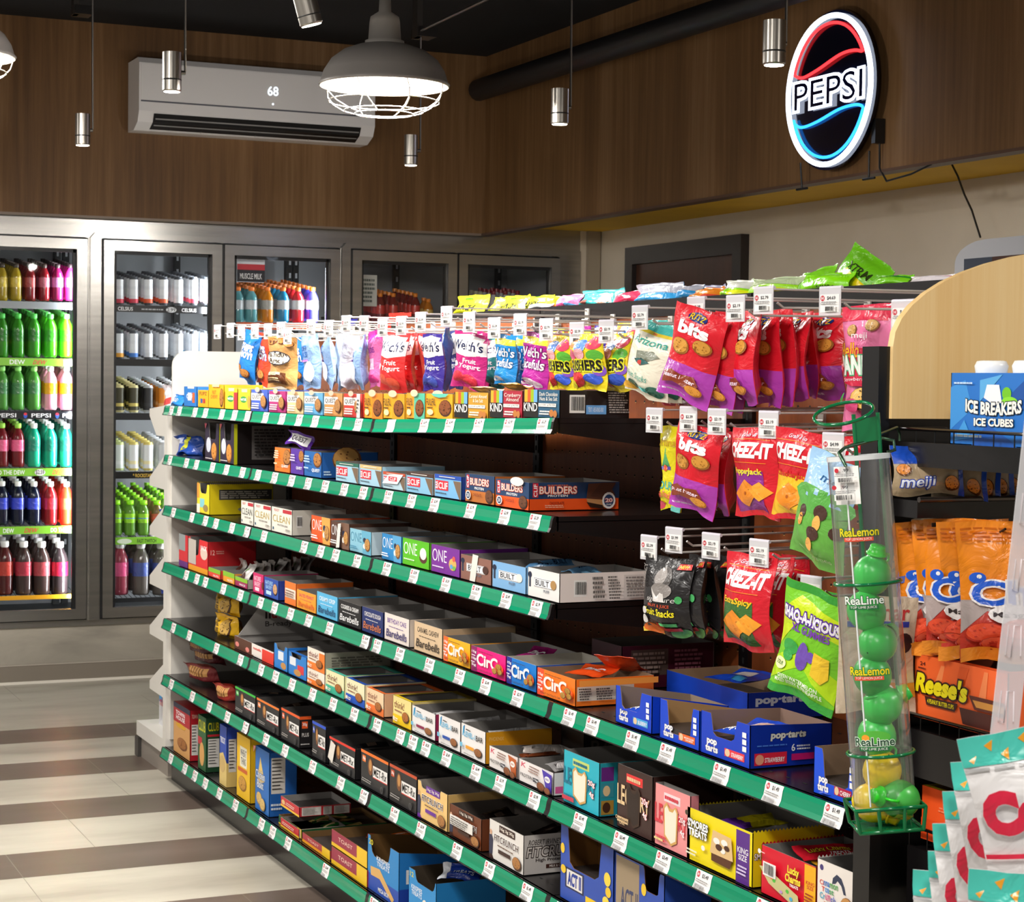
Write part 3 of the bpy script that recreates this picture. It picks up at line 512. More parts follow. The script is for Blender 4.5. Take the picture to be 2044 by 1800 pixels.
# ------------------------------------------------------------------ lamps
GLOW = emat('lamp_glow', 'fff4e0', 14); GLOWS = emat('spot_glow', 'fff2dc', 30)
def pendant(px, py, D, label, pw):
    p = onD(px, py, D); e = empty('pendant_lamp', p); tag(e, label, 'pendant lamp', 'white caged dome pendants'); S = mat('8f8a86', 'paint'); R = .205
    mb = MB(); pr = [(R, 0), (R*1.01, .006), (R*.98, .012), (R*.93, .045), (R*.82, .08), (R*.64, .108), (R*.42, .125), (R*.3, .13)]
    mb.lathe(pr, S, 40); mb.lathe([(a*.985, b-.002) for a, b in pr][::-1], mat('f4efe4', 'paint'), 40); mb.obj('shade', e)
    mb = MB(); mb.lathe([(.062, .128), (.062, .14), (.052, .143), (.048, .2), (.045, .215), (.02, .232), (.017, .29), (0, .29)], mat('aaa59f', 'paint'), 24); mb.obj('socket', e)
    mb = MB(); mb.tube([(0, 0, .28), (0, 0, CZ-p.z)], .007, S); mb.obj('stem', e)
    mb = MB(); mb.lathe([(0, .012), (R*.9, .012), (R*.9, .016), (0, .016)], GLOW, 32, None, False); mb.obj('diffuser', e)
    mb = MB(); Wm = mat('e8e4dc', 'wire')
    for k in range(8): a = k*math.pi/4; mb.tube([(R*.97*math.cos(a+.3*t)*math.cos(t*math.pi/2)**.8, R*.97*math.sin(a+.3*t)*math.cos(t*math.pi/2)**.8, -.095*math.sin(t*math.pi/2)) for t in (0, .2, .4, .6, .75)], .0019, Wm, 6)
    for t in (.35, .62, .75): r = R*.97*math.cos(t*math.pi/2)**.8; z = -.095*math.sin(t*math.pi/2); mb.tube([(r*math.cos(i*.2618), r*math.sin(i*.2618), z) for i in range(24)], .0019, Wm, 6, closed=True)
    mb.obj('cage', e)
    l = area('pendant_light', (p.x, p.y, p.z-.005), .36, pw); return e
pendant(767, 172, 6.1, 'white dome pendant lamp with a wire cage hanging before the air conditioner', 75)
pendant(-92, 112, 6.6, 'white dome pendant lamp cut off by the left edge of the photo', 75)
def spotlamp(px, y0, y1, D, label, tgt, rod=22, tilt=0, pw=40, rx=None):
    p = onD(px, y1, D); h = (y1-y0)/FPX*D; r = .029; e = empty('spot_lamp', p); e.rotation_euler = (0, tilt, 0); tag(e, label, 'spotlight', 'steel cylinder spotlights on rods'); S = mat('a9a49c', 'metal')
    mb = MB(); mb.lathe([(0, h), (r, h), (r, h*.32), (r*1.02, h*.3), (r, h*.28), (r, .004), (r*.86, 0)], S, 24, mats=[S, S, mat('222222', 'paint'), mat('222222', 'paint'), S, S]); mb.obj('housing', e)
    mb = MB(); mb.lathe([(0, -.001), (r*.85, -.001), (r*.85, .003)], GLOWS, 20); mb.obj('lens', e)
    s = rod/FPX*D; mb = MB(); mb.tube([(s*.8, 0, h*.5), (s, 0, h*.55), (s*.85, 0, CZ-p.z if not tilt else .5)], .004, mat('8f8b86', 'metal'), 8); mb.tube([(r*.8, 0, h*.5), (s, 0, h*.5)], .007, mat('8f8b86', 'metal'), 8); mb.obj('rod', e)
    spot('spot_light', p+Vector((0, 0, -.02)), tgt, pw, 110); return e
spotlamp(165, 228, 290, 7.6, 'small steel spotlight on a rod at the far left before the wood panelling', (2.2, 10.3, 1.2), 20, 0, 26)
spotlamp(343, 105, 183, 6.0, 'steel spotlight on a rod hanging before the left half of the air conditioner', (2.2, 10.3, 2.6), 27, 0, 36)
spotlamp(622, -14, 50, 4.8, 'tilted steel spotlight at the top edge left of the dome pendant', (2, 5, .8), 22, -.28)
spotlamp(820, 270, 330, 8.2, 'small steel spotlight hanging just right below the dome pendant', (3.4, 10.3, 1.5), 20, 0, 30)
spotlamp(1117, 178, 248, 6.4, 'steel spotlight on a rod in the middle of the wood panelling', (4.4, 8.0, 2.0), 24, 0, 30)
spotlamp(1545, 42, 130, 4.9, 'steel spotlight on a rod beside the round neon sign', (4.4, 5.5, 1.8), 27, 0, 34)
for (px, D) in ((150, 8.8), (833, 8.2)):
    p = onD(px, 30 if px < 500 else 75, D); mb = MB(); mb.box((-.012, -.03, 0), (.012, .03, CZ-p.z), mat('6e6a66', 'metal')); mb.box((-.01, -.05, 0), (.07, .05, .04), mat('4a4848', 'metal')); o = mb.obj('track_bracket', None, p); tag(o, 'grey track bracket at the ceiling above the %s spotlight' % ('leftmost' if px < 500 else 'small right'), 'bracket')
a = onD(838, 62, 8.2); b = onD(985, -8, 6.5); mb = MB(); mb.tube([a, b], .006, mat('6e6a66', 'metal')); tag(mb.obj('conduit'), 'thin grey conduit rising from the bracket to the black ceiling', 'conduit')
# ------------------------------------------------------------------ round neon sign
sx = SX-.07; pc = onX(1658, 179, sx); top_ = onX(1665, 20, sx).z; botz = onX(1650, 340, sx).z; RR = (top_-botz)/2
ns = empty('neon_sign', (sx, pc.y, (top_+botz)/2), -math.pi/2); tag(ns, 'round lit neon sign with white ring, red and blue waves and white letters', 'neon sign')
mb = MB(); mb.lathe([(0, 0), (RR, 0), (RR, .012), (0, .012)], mat('060818', 'gloss'), 64, Matrix.Rotation(-math.pi/2, 4, 'X'), False); mb.obj('backing_disc', ns)
WN, RN, BN = emat('neon_white', 'dfeaff', 5), emat('neon_red', 'ff2c30', 3.5), emat('neon_blue', '2a8cff', 3.5)
def curve(f, n=40, r=.0105, m=None, name='tube', closed=True): mb = MB(); mb.tube([Vector((f(i/n)[0]*RR, -.012, f(i/n)[1]*RR)) for i in range(n)], r, m, 8, closed=closed); return mb.obj(name, ns)
curve(lambda t: (.93*math.cos(t*2*math.pi), .93*math.sin(t*2*math.pi)), 72, .0105, WN, 'ring_tube')
def wave(x): return .20+.13*math.sin(x*1.9+.1)
def lune(t):
    if t < .6: a = math.radians(22+(158-22+24)*t/.6); return (.79*math.cos(a), .79*math.sin(a)+.03)
    x = -.79+1.52*(t-.6)/.4; return (x, .14+.17*math.sin((x+.0)*2.0))
def smooth(ks, n=7):                                           # a soft line through a few points
    out = []
    for i in range(len(ks)-1):
        p0, p1, p2, p3 = ks[max(i-1, 0)], ks[i], ks[i+1], ks[min(i+2, len(ks)-1)]
        for k in range(n):
            u = k/n; out.append(tuple(.5*(2*b+(c-a)*u+(2*a-5*b+4*c-d)*u*u+(3*b-a-3*c+d)*u**3) for a, b, c, d in zip(p0, p1, p2, p3)))
    return out
def arc_(a0, a1, n=26): return [(.84*math.cos(math.radians(a0+(a1-a0)*i/n)), .84*math.sin(math.radians(a0+(a1-a0)*i/n))) for i in range(n+1)]
red = arc_(27, 158)+smooth([(-.79, .29), (-.6, .235), (-.25, .29), (.25, .41), (.55, .42), (.73, .38)])[1:]
blu = arc_(-160, -22)+smooth([(.76, -.29), (.6, -.255), (.25, -.27), (-.25, -.37), (-.6, -.40), (-.78, -.33)])[1:]
mb = MB(); mb.tube([Vector((a*RR, -.012, b*RR)) for a, b in red], .0062, RN, 8, closed=True); mb.obj('red_tube', ns)
mb = MB(); mb.tube([Vector((a*RR, -.012, b*RR)) for a, b in blu], .0062, BN, 8, closed=True); mb.obj('blue_tube', ns)
mb = MB(); v, f = text2d('PEPSI', .07); v2, f2 = text2d('PEPSI', .0); q0, q1 = min(a for a, b in v), max(a for a, b in v); r0, r1 = min(b for a, b in v), max(b for a, b in v)
def tp(a, b, y): return ((a-q0)/(q1-q0)*1.64*RR-.83*RR, y, (b-r0)/(r1-r0)*.42*RR-.21*RR)
mb.add([tp(a, b, -.012) for a, b in v], f, WN); mb.obj('letter_tubes', ns)
mb = MB(); mb.add([tp(a, b, -.0135) for a, b in v2], f2, mat('0a0e30', 'gloss')); mb.obj('letter_faces', ns)
for u in (-.2, .28): mb = MB(); mb.tube([(u, -.01 if u < 0 else 0, -RR*.85), (u, .0, -RR-.06)], .004, mat('141414', 'paint')); mb.tube([(u-.04, 0, -RR-.06), (u+.04, 0, -RR-.06)], .005, mat('141414', 'paint')); mb.obj('mount', ns)
mb = MB(); mb.box((RR*.82, .02, -RR*.75), (RR*.9, .065, -RR*.45), mat('101010', 'paint')); mb.tube([(RR*.86, .05, -RR*.75), (RR*.87, .05, -RR*1.05), (RR*1.0, .055, -RR*1.22), (RR*1.5, .055, -RR*1.18), (RR*1.9, .055, -RR*1.1)], .004, mat('101010', 'paint')); mb.obj('power_lead', ns)
# sign on the drinks machine at the right edge, and its cable
qs = onX(1905, 560, 4.75); qe = Yat(2120, 4.75, 1.9); zt = onX(2000, 474, 4.75).z; zb = zt-.75
e = empty('machine_sign', (4.75, qs.y, zb), -math.pi/2); tag(e, 'grey framed backlit picture panel of a blue dome cup at the right edge', 'sign')
wd_ = qs.y-qe; hd = zt-zb; mb = MB(); rr = .12
outl = [(0, 0), (wd_, 0), (wd_, hd)]+[(rr*1.6-rr*1.6*math.sin(t*math.pi/10), hd-rr*.7+rr*.7*math.cos(t*math.pi/10)) for t in range(0, 6)]
mb.prism(outl, (0, 0, 0), (1, 0, 0), (0, 0, 1), (0, .12, 0), mat('c4c6cc', 'plast')); mb.obj('frame', e)
mb = MB(); hh = hd-.1; lay(mb, [('r', '55403a', 0, 0, 1, 1), ('r', '48505e', 0, 0, .32, 1), ('e', '7fa4e8', .55, .7, .36, .2), ('p', '1f9af0', [.82, .84, .88, .84, .93, .98, .87, .98]), ('r', 'd8dce8', .26, .1, .84, .62)], wd_-.1, hh, lambda u, v, ee: (.06+u, -ee*3, .03+v), 'gloss'); mb.obj('picture', e)
mb = MB(); mb.tube([onX(x, y, 4.85) for x, y in ((1897, 322), (1912, 352), (1925, 388), (1940, 420), (1950, 452), (1957, 474))], .004, mat('1a1816', 'paint')); tag(mb.obj('hanging_cable'), 'thin black cable hanging from the ochre ceiling to the picture panel', 'cable')
# ------------------------------------------------------------------ the gondola: uprights, pegboard, shelves with price strips
XF, XB = 1.966, 2.5
YS = [7.765, 6.545, 5.32, 4.10, 2.88]
ZS = [-.118, -.318, -.524, -.755, -.985, -1.215, -1.512]
SN = ['top shelf', 'second shelf', 'third shelf', 'fourth shelf', 'fifth shelf', 'sixth shelf', 'bottom deck']
def zsh(s, Y):
    z = ZS[s]+CAMH
    if s == 0 and Y < YS[2]: z += .032*(YS[2]-Y)/1.22
    return z
BLK = mat('0d0c0d', 'plast'); BLKS = nodemat('shelf_black_enamel', lambda nt, b: b.inputs['Base Color'].__setattr__('default_value', rgb('141213')), .24)
GRN = nodemat('green_price_strip', lambda nt, b: b.inputs['Base Color'].__setattr__('default_value', rgb('008a62')), .16, spec=.6)
WHT = mat('dedad2', 'paint')
gd = empty('gondola_shelving', (XB, 5.3, 0)); tag(gd, 'long black gondola frame with brown pegboard back and black uprights', 'shelving unit')
def gp(mb, name): o = mb.obj(name, gd); o.location = (-XB, -5.3, 0); return o
for i in range(4):
    ya, yb = YS[i], YS[i+1]; zt = (.155 if i == 0 else .2)+CAMH
    mb = MB(); mb.box((XB, yb+.02, .1), (XB+.02, ya-.02, zt), PEG)
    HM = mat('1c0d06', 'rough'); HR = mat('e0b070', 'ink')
    rows = [zt-.05-k*.0254*2 for k in range(int((zt-.2)/.0508))]
    ny = int((ya-yb-.06)/.0508)
    for z in rows:
        if z < ZS[6]+CAMH: continue
        for k in range(ny):
            y = yb+.045+k*.0508
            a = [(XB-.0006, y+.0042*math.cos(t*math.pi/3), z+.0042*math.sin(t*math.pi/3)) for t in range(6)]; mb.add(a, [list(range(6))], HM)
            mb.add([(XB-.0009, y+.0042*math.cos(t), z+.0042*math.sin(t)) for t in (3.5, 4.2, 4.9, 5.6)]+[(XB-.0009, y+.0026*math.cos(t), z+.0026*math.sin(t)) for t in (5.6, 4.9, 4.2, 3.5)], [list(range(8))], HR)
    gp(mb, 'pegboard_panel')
for y in YS:
    mb = MB(); mb.box((XB-.012, y-.022, .05), (XB+.03, y+.022, .2+CAMH if y < 7 else .15+CAMH), BLK)
    for k in range(50): mb.box((XB-.0125, y-.004, .3+k*.03), (XB-.0119, y+.004, .315+k*.03), mat('000000', 'rough'))
    gp(mb, 'upright')
mb = MB(); mb.box((XF+.035, YS[4], .0), (XF+.1, YS[0], ZS[6]+CAMH-.04), mat('131214', 'plast')); mb.box((XF+.1, YS[4], .02), (XB, YS[0], .06), BLK); gp(mb, 'kick_plate')
mb = MB(); mb.box((XB+.05, YS[4], 0), (XB+.62, YS[0], .15), BLK); gp(mb, 'rear_base')
for i in (1, 2, 3):
    ya, yb = YS[i], YS[i+1]; h = .022 if i == 1 else .046; mb = MB()
    mb.box((XB-.004, yb+.003, .222+CAMH-h), (XB+.01, ya-.003, .222+CAMH), BLKS); mb.box((XB+.01, yb+.003, .19+CAMH), (XB+.4, ya-.003, .2+CAMH), BLKS)
    o = mb.obj('top_shelf'); tag(o, 'narrow black top ledge over the %s gondola bay' % ['', 'second', 'third', 'nearest'][i], 'shelf', 'black ledges along the gondola top')
mb = MB(); mb.box((XB+.01, YS[1]+.003, .14+CAMH), (XB+.4, YS[0], .15+CAMH), BLKS); tag(mb.obj('top_shelf'), 'low black top ledge over the farthest gondola bay', 'shelf', 'black ledges along the gondola top')
CH = [(0, 0), (-.0035, -.009), (-.005, -.018), (-.007, -.027), (-.0125, -.037)]
TAGM = {}
def tagmesh(price):
    if price in TAGM: return TAGM[price]
    mb = MB(); w = .062; H = .037
    def fn(u, v, e):
        s = (1-v/H)*4; k = min(int(s), 3); f = s-k; x = CH[k][0]+(CH[k+1][0]-CH[k][0])*f; z = CH[k][1]+(CH[k+1][1]-CH[k][1])*f
        return (u-w/2, x-.0006-e, z)
    ops = [('r', 'f1efee', 0, 0, 1, .98), ('e', 'c8303c', .17, .76, .1, .17), ('t', 'ffffff', 'H', .12, .68, .22, .84), ('t', '3a3a3c', price, .42, .62, .8, .86), ('l', '9a9896', .08, .36, .9, .52, 2)]
    x = .12
    R = random.Random(9)
    while x < .85: w_ = R.choice((.015, .025)); ops.append(('r', '6a686a', x, .06, x+w_, .28)); x += w_+.025
    if price == '-': ops = [('r', 'f1efee', 0, 0, 1, .98)]
    lay(mb, ops, w, H, fn, grid=(1, 8)); TAGM[price] = mb.mesh('price_tag'); return TAGM[price]
TX = [
 [342, 358, 389, 410, 443, 468, 494, 530, 563, 597, 629, 675, 715, 780, 846, 897, 955, 1015, 1082],
 [339, 372, 392, 424, 452, 484, 515, 548, 582, 615, 649, 687, 725, 775, 821, 867, 939, 1007, 1067],
 [346, 383, 410, 431, 463, 493, 527, 607, 640, 670, 713, 772, 826, 890, 950, 1010, 1070],
 [372, 393, 410, 446, 480, 520, 548, 580, 616, 658, 729, 753, 798, 857, 917, 969, 1033, 1136, 1182, 1262, 1331, 1439, 1543, 1663],
 [346, 378, 432, 480, 521, 550, 583, 624, 665, 707, 753, 799, 824, 850, 891, 950, 998, 1066, 1157, 1238, 1323, 1403, 1525, 1640],
 [342, 384, 418, 454, 490, 531, 569, 624, 680, 726, 787, 840, 912, 976, 1052, 1120, 1200],
 [341, 369, 389, 410, 438, 470, 490, 522, 544, 575, 650, 745]]
PR = ['$2.49', '$2.79', '$2.99', '$3.29', '$2.49', '$1.49', '$3.49']
ORD = ['farthest', 'second', 'third', 'nearest']
for s in range(7):
    X0s = XF if s < 6 else XF-.004; nsec = 3 if s < 3 else 4
    for i in range(nsec):
        ya, yb = YS[i], YS[i+1]; za, zb_ = zsh(s, ya) if not (s == 0 and i == 2) else ZS[0]+CAMH, zsh(s, yb+1e-4); zm = (za+zb_)/2
        e = empty('gondola_shelf', (X0s, (ya+yb)/2, zm), -math.pi/2); e.rotation_euler = (0, math.atan2(za-zb_, 1.22), -math.pi/2)
        tag(e, 'black %s of the %s gondola bay with a green price strip' % (SN[s] if s < 6 else 'bottom deck', ORD[i]), 'shelf', 'black shelves of the gondola')
        L = ya-yb; dz = .03
        mb = MB(); mb.box((-L/2+.003, .008, -.014), (L/2-.003, XB-X0s-.016, -.0005), BLKS); mb.box((-L/2+.003, .004, -.034), (L/2-.003, .014, -.0005), BLKS)
        for q in (-1, 1): mb.prism([(0.01, -.012), (XB-X0s-.02, -.012), (XB-X0s-.02, -.1 if s < 6 else -.03), (0.01, -.036)], (q*(L/2-.006), 0, 0), (0, 1, 0), (0, 0, 1), (q*.003, 0, 0), BLKS)
        SL = mat('040404', 'rough')
        if s in (3, 4, 5) and i >= 2 or s == 6:
            for r in range(5):
                for k in range(int(L/.06)): mb.box((-L/2+.04+k*.06+(r % 2)*.03, .05+r*.09, -.0004), (-L/2+.052+k*.06+(r % 2)*.03, .054+r*.09, -.0001), SL)
        mb.obj('deck', e)
        mb = MB(); a0, a1 = -L/2+.012, L/2-.012
        for (o, m_) in ((0, GRN),):
            for k in range(4): mb.add([(a0, CH[k][0], CH[k][1]), (a1, CH[k][0], CH[k][1]), (a1, CH[k+1][0], CH[k+1][1]), (a0, CH[k+1][0], CH[k+1][1])], [(0, 3, 2, 1)], m_, True)
        for q0, q1 in ((-L/2, a0), (a1, L/2)): mb.prism([(c, d) for c, d in CH]+[(.004, -.037), (.004, 0)], (q0, 0, 0), (0, 1, 0), (0, 0, 1), (q1-q0, 0, 0), BLK)
        mb.box((a0, -.0145, -.039), (a1, .004, -.0365), BLK); ch = mb.obj('price_channel', e); ch['label'] = 'green price strip'
        for n_, px in enumerate(TX[s]):
            Y = Yat(px, X0s-.006, zm-.018)
            if yb+.03 < Y < ya-.03: pr = ['$2.49', '$2.79', '$2.99', '$3.29', PR[s]][n_ % 5] if i < 3 else ('$1.49' if s == 3 else '$3.49'); mobj('price_tag', tagmesh('-' if (s == 0 and px == 780) else pr), ch, ((ya+yb)/2-Y, 0, 0))
# ------------------------------------------------------------------ pack artwork
def t(c, s, a_, b_, d, e, /, **k): return ('t', c, s, a_, b_, d, e, k)
def quest(bg, dk): return [('r', dk, 0, 0, 1, .06), ('r', 'f6f3ee', 0, .5, .74, .84), t('3a3a40', 'QUEST', .05, .54, .62, .76), ('l', 'f6f3ee', .06, .1, .55, .4, 3), ('c', .8, .45, .17, .3, 'c08a50', '6a3c20'), ('e', 'e8c8b0', .5, 1, .14, .12)]
def fulfil(bg, a): return [('r', a, .42, 0, 1, 1), ('c', .72, .42, .24, .34, '8a4a20', '4a2410'), t('5a3a1a', 'FULFIL', .05, .52, .4, .8), ('e', 'fff0b0', .2, .25, .12, .12), ('l', '5a3a1a', .08, .38, .4, .48, 1), ('e', 'e8d0b0', .5, 1, .2, .14)]
def kind(c, s): return [('r', '17130f', 0, 0, .42, 1), ('r', 'e8a828', .03, .55, .12, 1), ('r', 'e85a24', .12, .55, .21, 1), ('r', '98b41c', .21, .55, .3, 1), ('r', '6aa8e0', .3, .55, .4, 1), t('f4f2ec', 'KIND', .02, .22, .4, .52), t('f4ece0', s, .46, .62, .96, .92, b=0), ('r', 'f0ece4', .44, .4, .92, .52), t('4a4a4a', '5g SUGAR  6g PROTEIN', .46, .42, .9, .5, b=0), ('l', 'f4ece0', .48, .1, .78, .28, 2), ('e', 'c07838', .83, .18, .06, .13), ('e', 'c07838', .93, .16, .05, .13)]
def clif(top): return [('r', top, 0, .82, 1, 1), ('p', '7a6450', [.98, .78, .7, .78, .84, .3, .94, .02, .98, 0]), ('r', 'd8283a', .04, .32, .52, .74), t('ffffff', 'CLIF', .16, .38, .5, .66), t('ffffff', 'BAR', .05, .38, .14, .7, r=90), ('l', '40505c', .05, .16, .5, .24, 1), ('r', 'e8e4da', .2, .9, .8, .93)]
def builders(lo): return [('r', '1c3c64', 0, .42, 1, 1), ('r', 'd02838', .05, .5, .14, .96), t('ffffff', 'CLIF', .06, .52, .13, .93, r=90), t('f0e4d8', 'BUILDERS', .18, .62, .82, .86, o='e0502a'), t('f0f0f0', 'PROTEIN', .34, .47, .66, .56), ('c', .84, .28, .13, .24, '6a4028', '3a2218'), ('e', 'e8e4e0', .16, .25, .09, .16), ('e', '1c3c64', .16, .25, .065, .12), t('f0f0f0', '20', .12, .19, .2, .31), t('702010', 'CHOCOLATE', .34, .24, .62, .34)]
def buildside(): return [('r', '1c3c64', 0, .42, 1, 1), ('r', 'd02838', .04, .48, .1, .98), t('ffffff', 'CLIF', .05, .5, .09, .94, r=90), ('l', 'd06a50', .2, .88, .44, .93, 1), t('f2e6da', 'BUILDERS', .11, .6, .52, .86, o='e0502a', ow=.06), t('f0f0f0', 'PROTEIN', .2, .49, .42, .57), t('8a2414', 'CHOCOLATE', .22, .22, .38, .32), ('l', 'f0b090', .17, .1, .38, .22, 2), ('p', '5a3424', [.64, .95, .86, .98, .94, .55, .86, .08, .62, .4]), ('p', '4a2c20', [.66, .5, .78, .98, .95, .98, .84, .4]), ('p', 'c08a58', [.62, .42, .84, .36, .82, .1, .64, .2]), ('p', '2c1a12', [.62, .3, .8, .18, .82, .04, .66, .12]), ('e', 'e8e6e2', .87, .34, .075, .3), ('e', '1c3c64', .87, .34, .055, .22), t('f4e8e0', '20', .83, .28, .91, .42, o='e0502a'), t('e8e6e2', 'GRAMS', .84, .17, .9, .23)]
def clean(c): return [t('c04a50', 'READY', .12, .84, .38, .94), ('r', 'c0303c', .55, .82, .98, .96), t(c, 'CLEAN', .06, .42, .9, .7, b=0), t('8a8680', 'PROTEIN BAR', .3, .28, .8, .35), ('r', '2a5a78', .06, .1, .12, .2), ('l', '9a968e', .7, .12, .96, .22, 2)]
def one(a, tc='ffffff'): return [('p', a, [.62, 0, 1, 0, 1, 1, .55, 1]), t(tc, 'ONE', .04, .46, .56, .86, b=-.015), ('e', '22304c', .7, .6, .07, .11), ('e', 'f4f0e8', .7, .34, .07, .11), ('c', .84, .42, .13, .28, 'c89450', '7a4a28'), ('l', tc, .06, .14, .5, .3, 2)]
def built(ic): return [('r', '2c3448', .04, .34, .1, .86), ('e', '1c2640', .07, .76, .06, .11), ('r', 'ffffff', .2, .38, .8, .7), ('r', '20283c', .21, .395, .79, .685), ('r', 'f6f6f6', .22, .41, .78, .67), t('15192c', 'BUILT', .26, .44, .68, .64), ('e', ic, .82, .56, .09, .16), t('6a7280', 'PUFF', .52, .24, .7, .34)]
def bare(fl, fc, c): return [t(fc, fl, .12, .66, .88, .84), ('l', fc, .18, .52, .82, .56, 1), t(c, 'Barebells', .1, .16, .92, .44, s=.25, b=.01)]
def circ(st, bg): return [('r', st, 0, 0, .17, 1), t('ffffff', '15g', .02, .72, .15, .84), t('ffffff', '10g', .02, .45, .15, .57), t('ffffff', '5g', .02, .2, .15, .32), ('l', 'ffffff', .02, .62, .15, .68, 1), ('l', 'ffffff', .02, .36, .15, .42, 1), t('fff6ec', 'CirC', .2, .32, .8, .8, b=.03), ('l', '3a2010', .24, .86, .7, .9, 1), ('e', 'f0602c', .86, .42, .12, .22), ('c', .85, .5, .08, .13, 'b88a3c', '5a3818'), ('c', .92, .34, .07, .12, 'b88a3c', '5a3818'), ('c', .8, .34, .07, .12, 'b88a3c', '5a3818'), t('3a2418', 'PEANUT CHOCOLATE CHIP', .24, .16, .76, .24)]
def think(lo): return [('r', lo, 0, 0, 1, .34), t('7a2c24', 'think!', .08, .58, .62, .84, b=.005), ('l', '9a6a50', .1, .44, .55, .54, 1), ('c', .72, .36, .19, .2, 'b06a30', '4a2818'), ('e', 'f4e8d8', .14, .2, .05, .08), ('l', 'f4e8d8', .22, .12, .4, .26, 2)]
def level(c): return [('p', '38a8d8', [.05, .62, .09, .62, .12, .92, .08, .92]), ('p', '2878b0', [.1, .7, .13, .7, .15, .96, .12, .96]), ('l', '4a4a4a', .2, .82, .42, .88, 1), t('58b0d8', 'LEVEL-1', .14, .62, .6, .79), t('2a2a2c', 'BAR', .64, .62, .92, .79), ('r', c, .22, .26, .56, .36), ('c', .74, .26, .16, .14, '9a6238', '3c2216'), ('l', '9a9896', .2, .08, .7, .14, 1), ('r', '70b8d8', .05, .28, .16, .42)]
def kbar(c): return [t('d0405c', 'K', .06, .7, .2, .92, s=.3), ('l', '9a7a70', .3, .6, .62, .9, 3), t('2c2a30', 'PROTEIN', .08, .32, .44, .46), ('r', '202434', .46, .28, .62, .46), t('ffffff', '12g', .49, .32, .6, .42), ('p', c, [.72, 1, 1, .9, 1, .1, .84, .2]), ('e', 'f4f0ec', .88, .64, .08, .14), t(c, 'REAL', .83, .6, .93, .69), ('c', .7, .2, .12, .2, '8a5030', '3c2216'), ('c', .92, .16, .09, .16, '8a5030', '3c2216')]
def metrx(top): return [('r', top, 0, .92, 1, 1), ('r', top, .06, .68, .18, .86), t('ffffff', '30g', .07, .72, .17, .82), ('e', '7a4a2a', .36, .62, .09, .24), ('e', 'c89050', .36, .66, .05, .16), ('r', 'f2f0ec', .46, .38, .98, .7), ('r', 'd03030', .46, .36, .98, .385), t('17171a', 'MET-Rx', .49, .43, .95, .65), ('l', 'a8a4a0', .06, .14, .44, .24, 2), ('e', '5a5a5e', .82, .16, .05, .09), ('e', '2a2a2c', .82, .16, .04, .07)]
def fit(c, tc='ffffff'): return [('p', c, [0, 0, .14, 0, 0, .3]), ('p', '2a2e48', [0, .1, .1, .12, .12, .5, .08, .62, 0, .6]), ('e', 'd8a888', .05, .68, .035, .07), ('r', c, .3, .78, .76, .96), t('f4ece0', '16g 3g 30g', .33, .82, .73, .92), t('4a2c20', 'FITCRUNCH', .16, .5, .86, .68, s=.15, o='ffffff', ow=.05), ('l', '6a4a3c', .26, .4, .76, .45, 1), ('r', c, .3, .24, .66, .34), ('c', .84, .22, .13, .17, 'b07840', '4a2c1c')]
def leg(tc, bar, num): return [('r', bar, .26, .76, .72, .9), ('l', tc, .28, .78, .7, .88, 1), t(tc, 'LEG', .02, .38, .4, .7, b=.02), t(tc, 'RY', .68, .38, .94, .62, b=.02), ('p', '3a2418' if tc == 'e8c898' else 'd8a860', [.3, .2, .5, .08, .66, .16, .68, .66, .62, .74, .54, .68, .44, .68, .36, .76, .28, .68]), ('p', '2a1a14' if tc == 'e8c898' else 'f6ead4', [.33, .23, .5, .12, .63, .19, .65, .64, .6, .7, .54, .63, .44, .63, .37, .71, .31, .65]), t('ffffff', '20g', .72, .5, .9, .62, o='d83040'), t('ffffff', '4g', .76, .3, .88, .42, o='d83040'), ('l', tc, .06, .1, .4, .2, 2)]
def poptart(fl, c): return [t('f4f2f4', 'pop\ntarts', .1, .1, .36, .4, o='1a2a70', ow=.04, b=.05), ('r', c, .5, .12, .9, .3), ('e', 'e8c8a0', .56, .21, .05, .09), t('ffffff', fl, .64, .15, .88, .25), ('r', 'f0f0f4', .86, .36, .94, .48), ('r', 'f0f0f4', .86, .52, .94, .64), ('r', 'f0f0f4', .86, .68, .94, .8)]
def ptside(fl, c): return [t('dcd8d0', 'pop·tarts', .28, .66, .76, .88, o='0e1c60', ow=.05, b=.05, s=.1), ('r', c, .06, .08, .5, .38), ('e', 'f0a080', .13, .22, .06, .13), t('ffffff', fl, .2, .14, .47, .26), t('f0f0f4', '6', .56, .38, .61, .56), ('l', 'e8e8f4', .63, .4, .82, .54, 2), ('r', 'c0186c', .55, .16, .86, .32), ('l', '4a7ad8', .08, .54, .5, .6, 1)]
NF = [('n', .3, .1, .9, .9)]
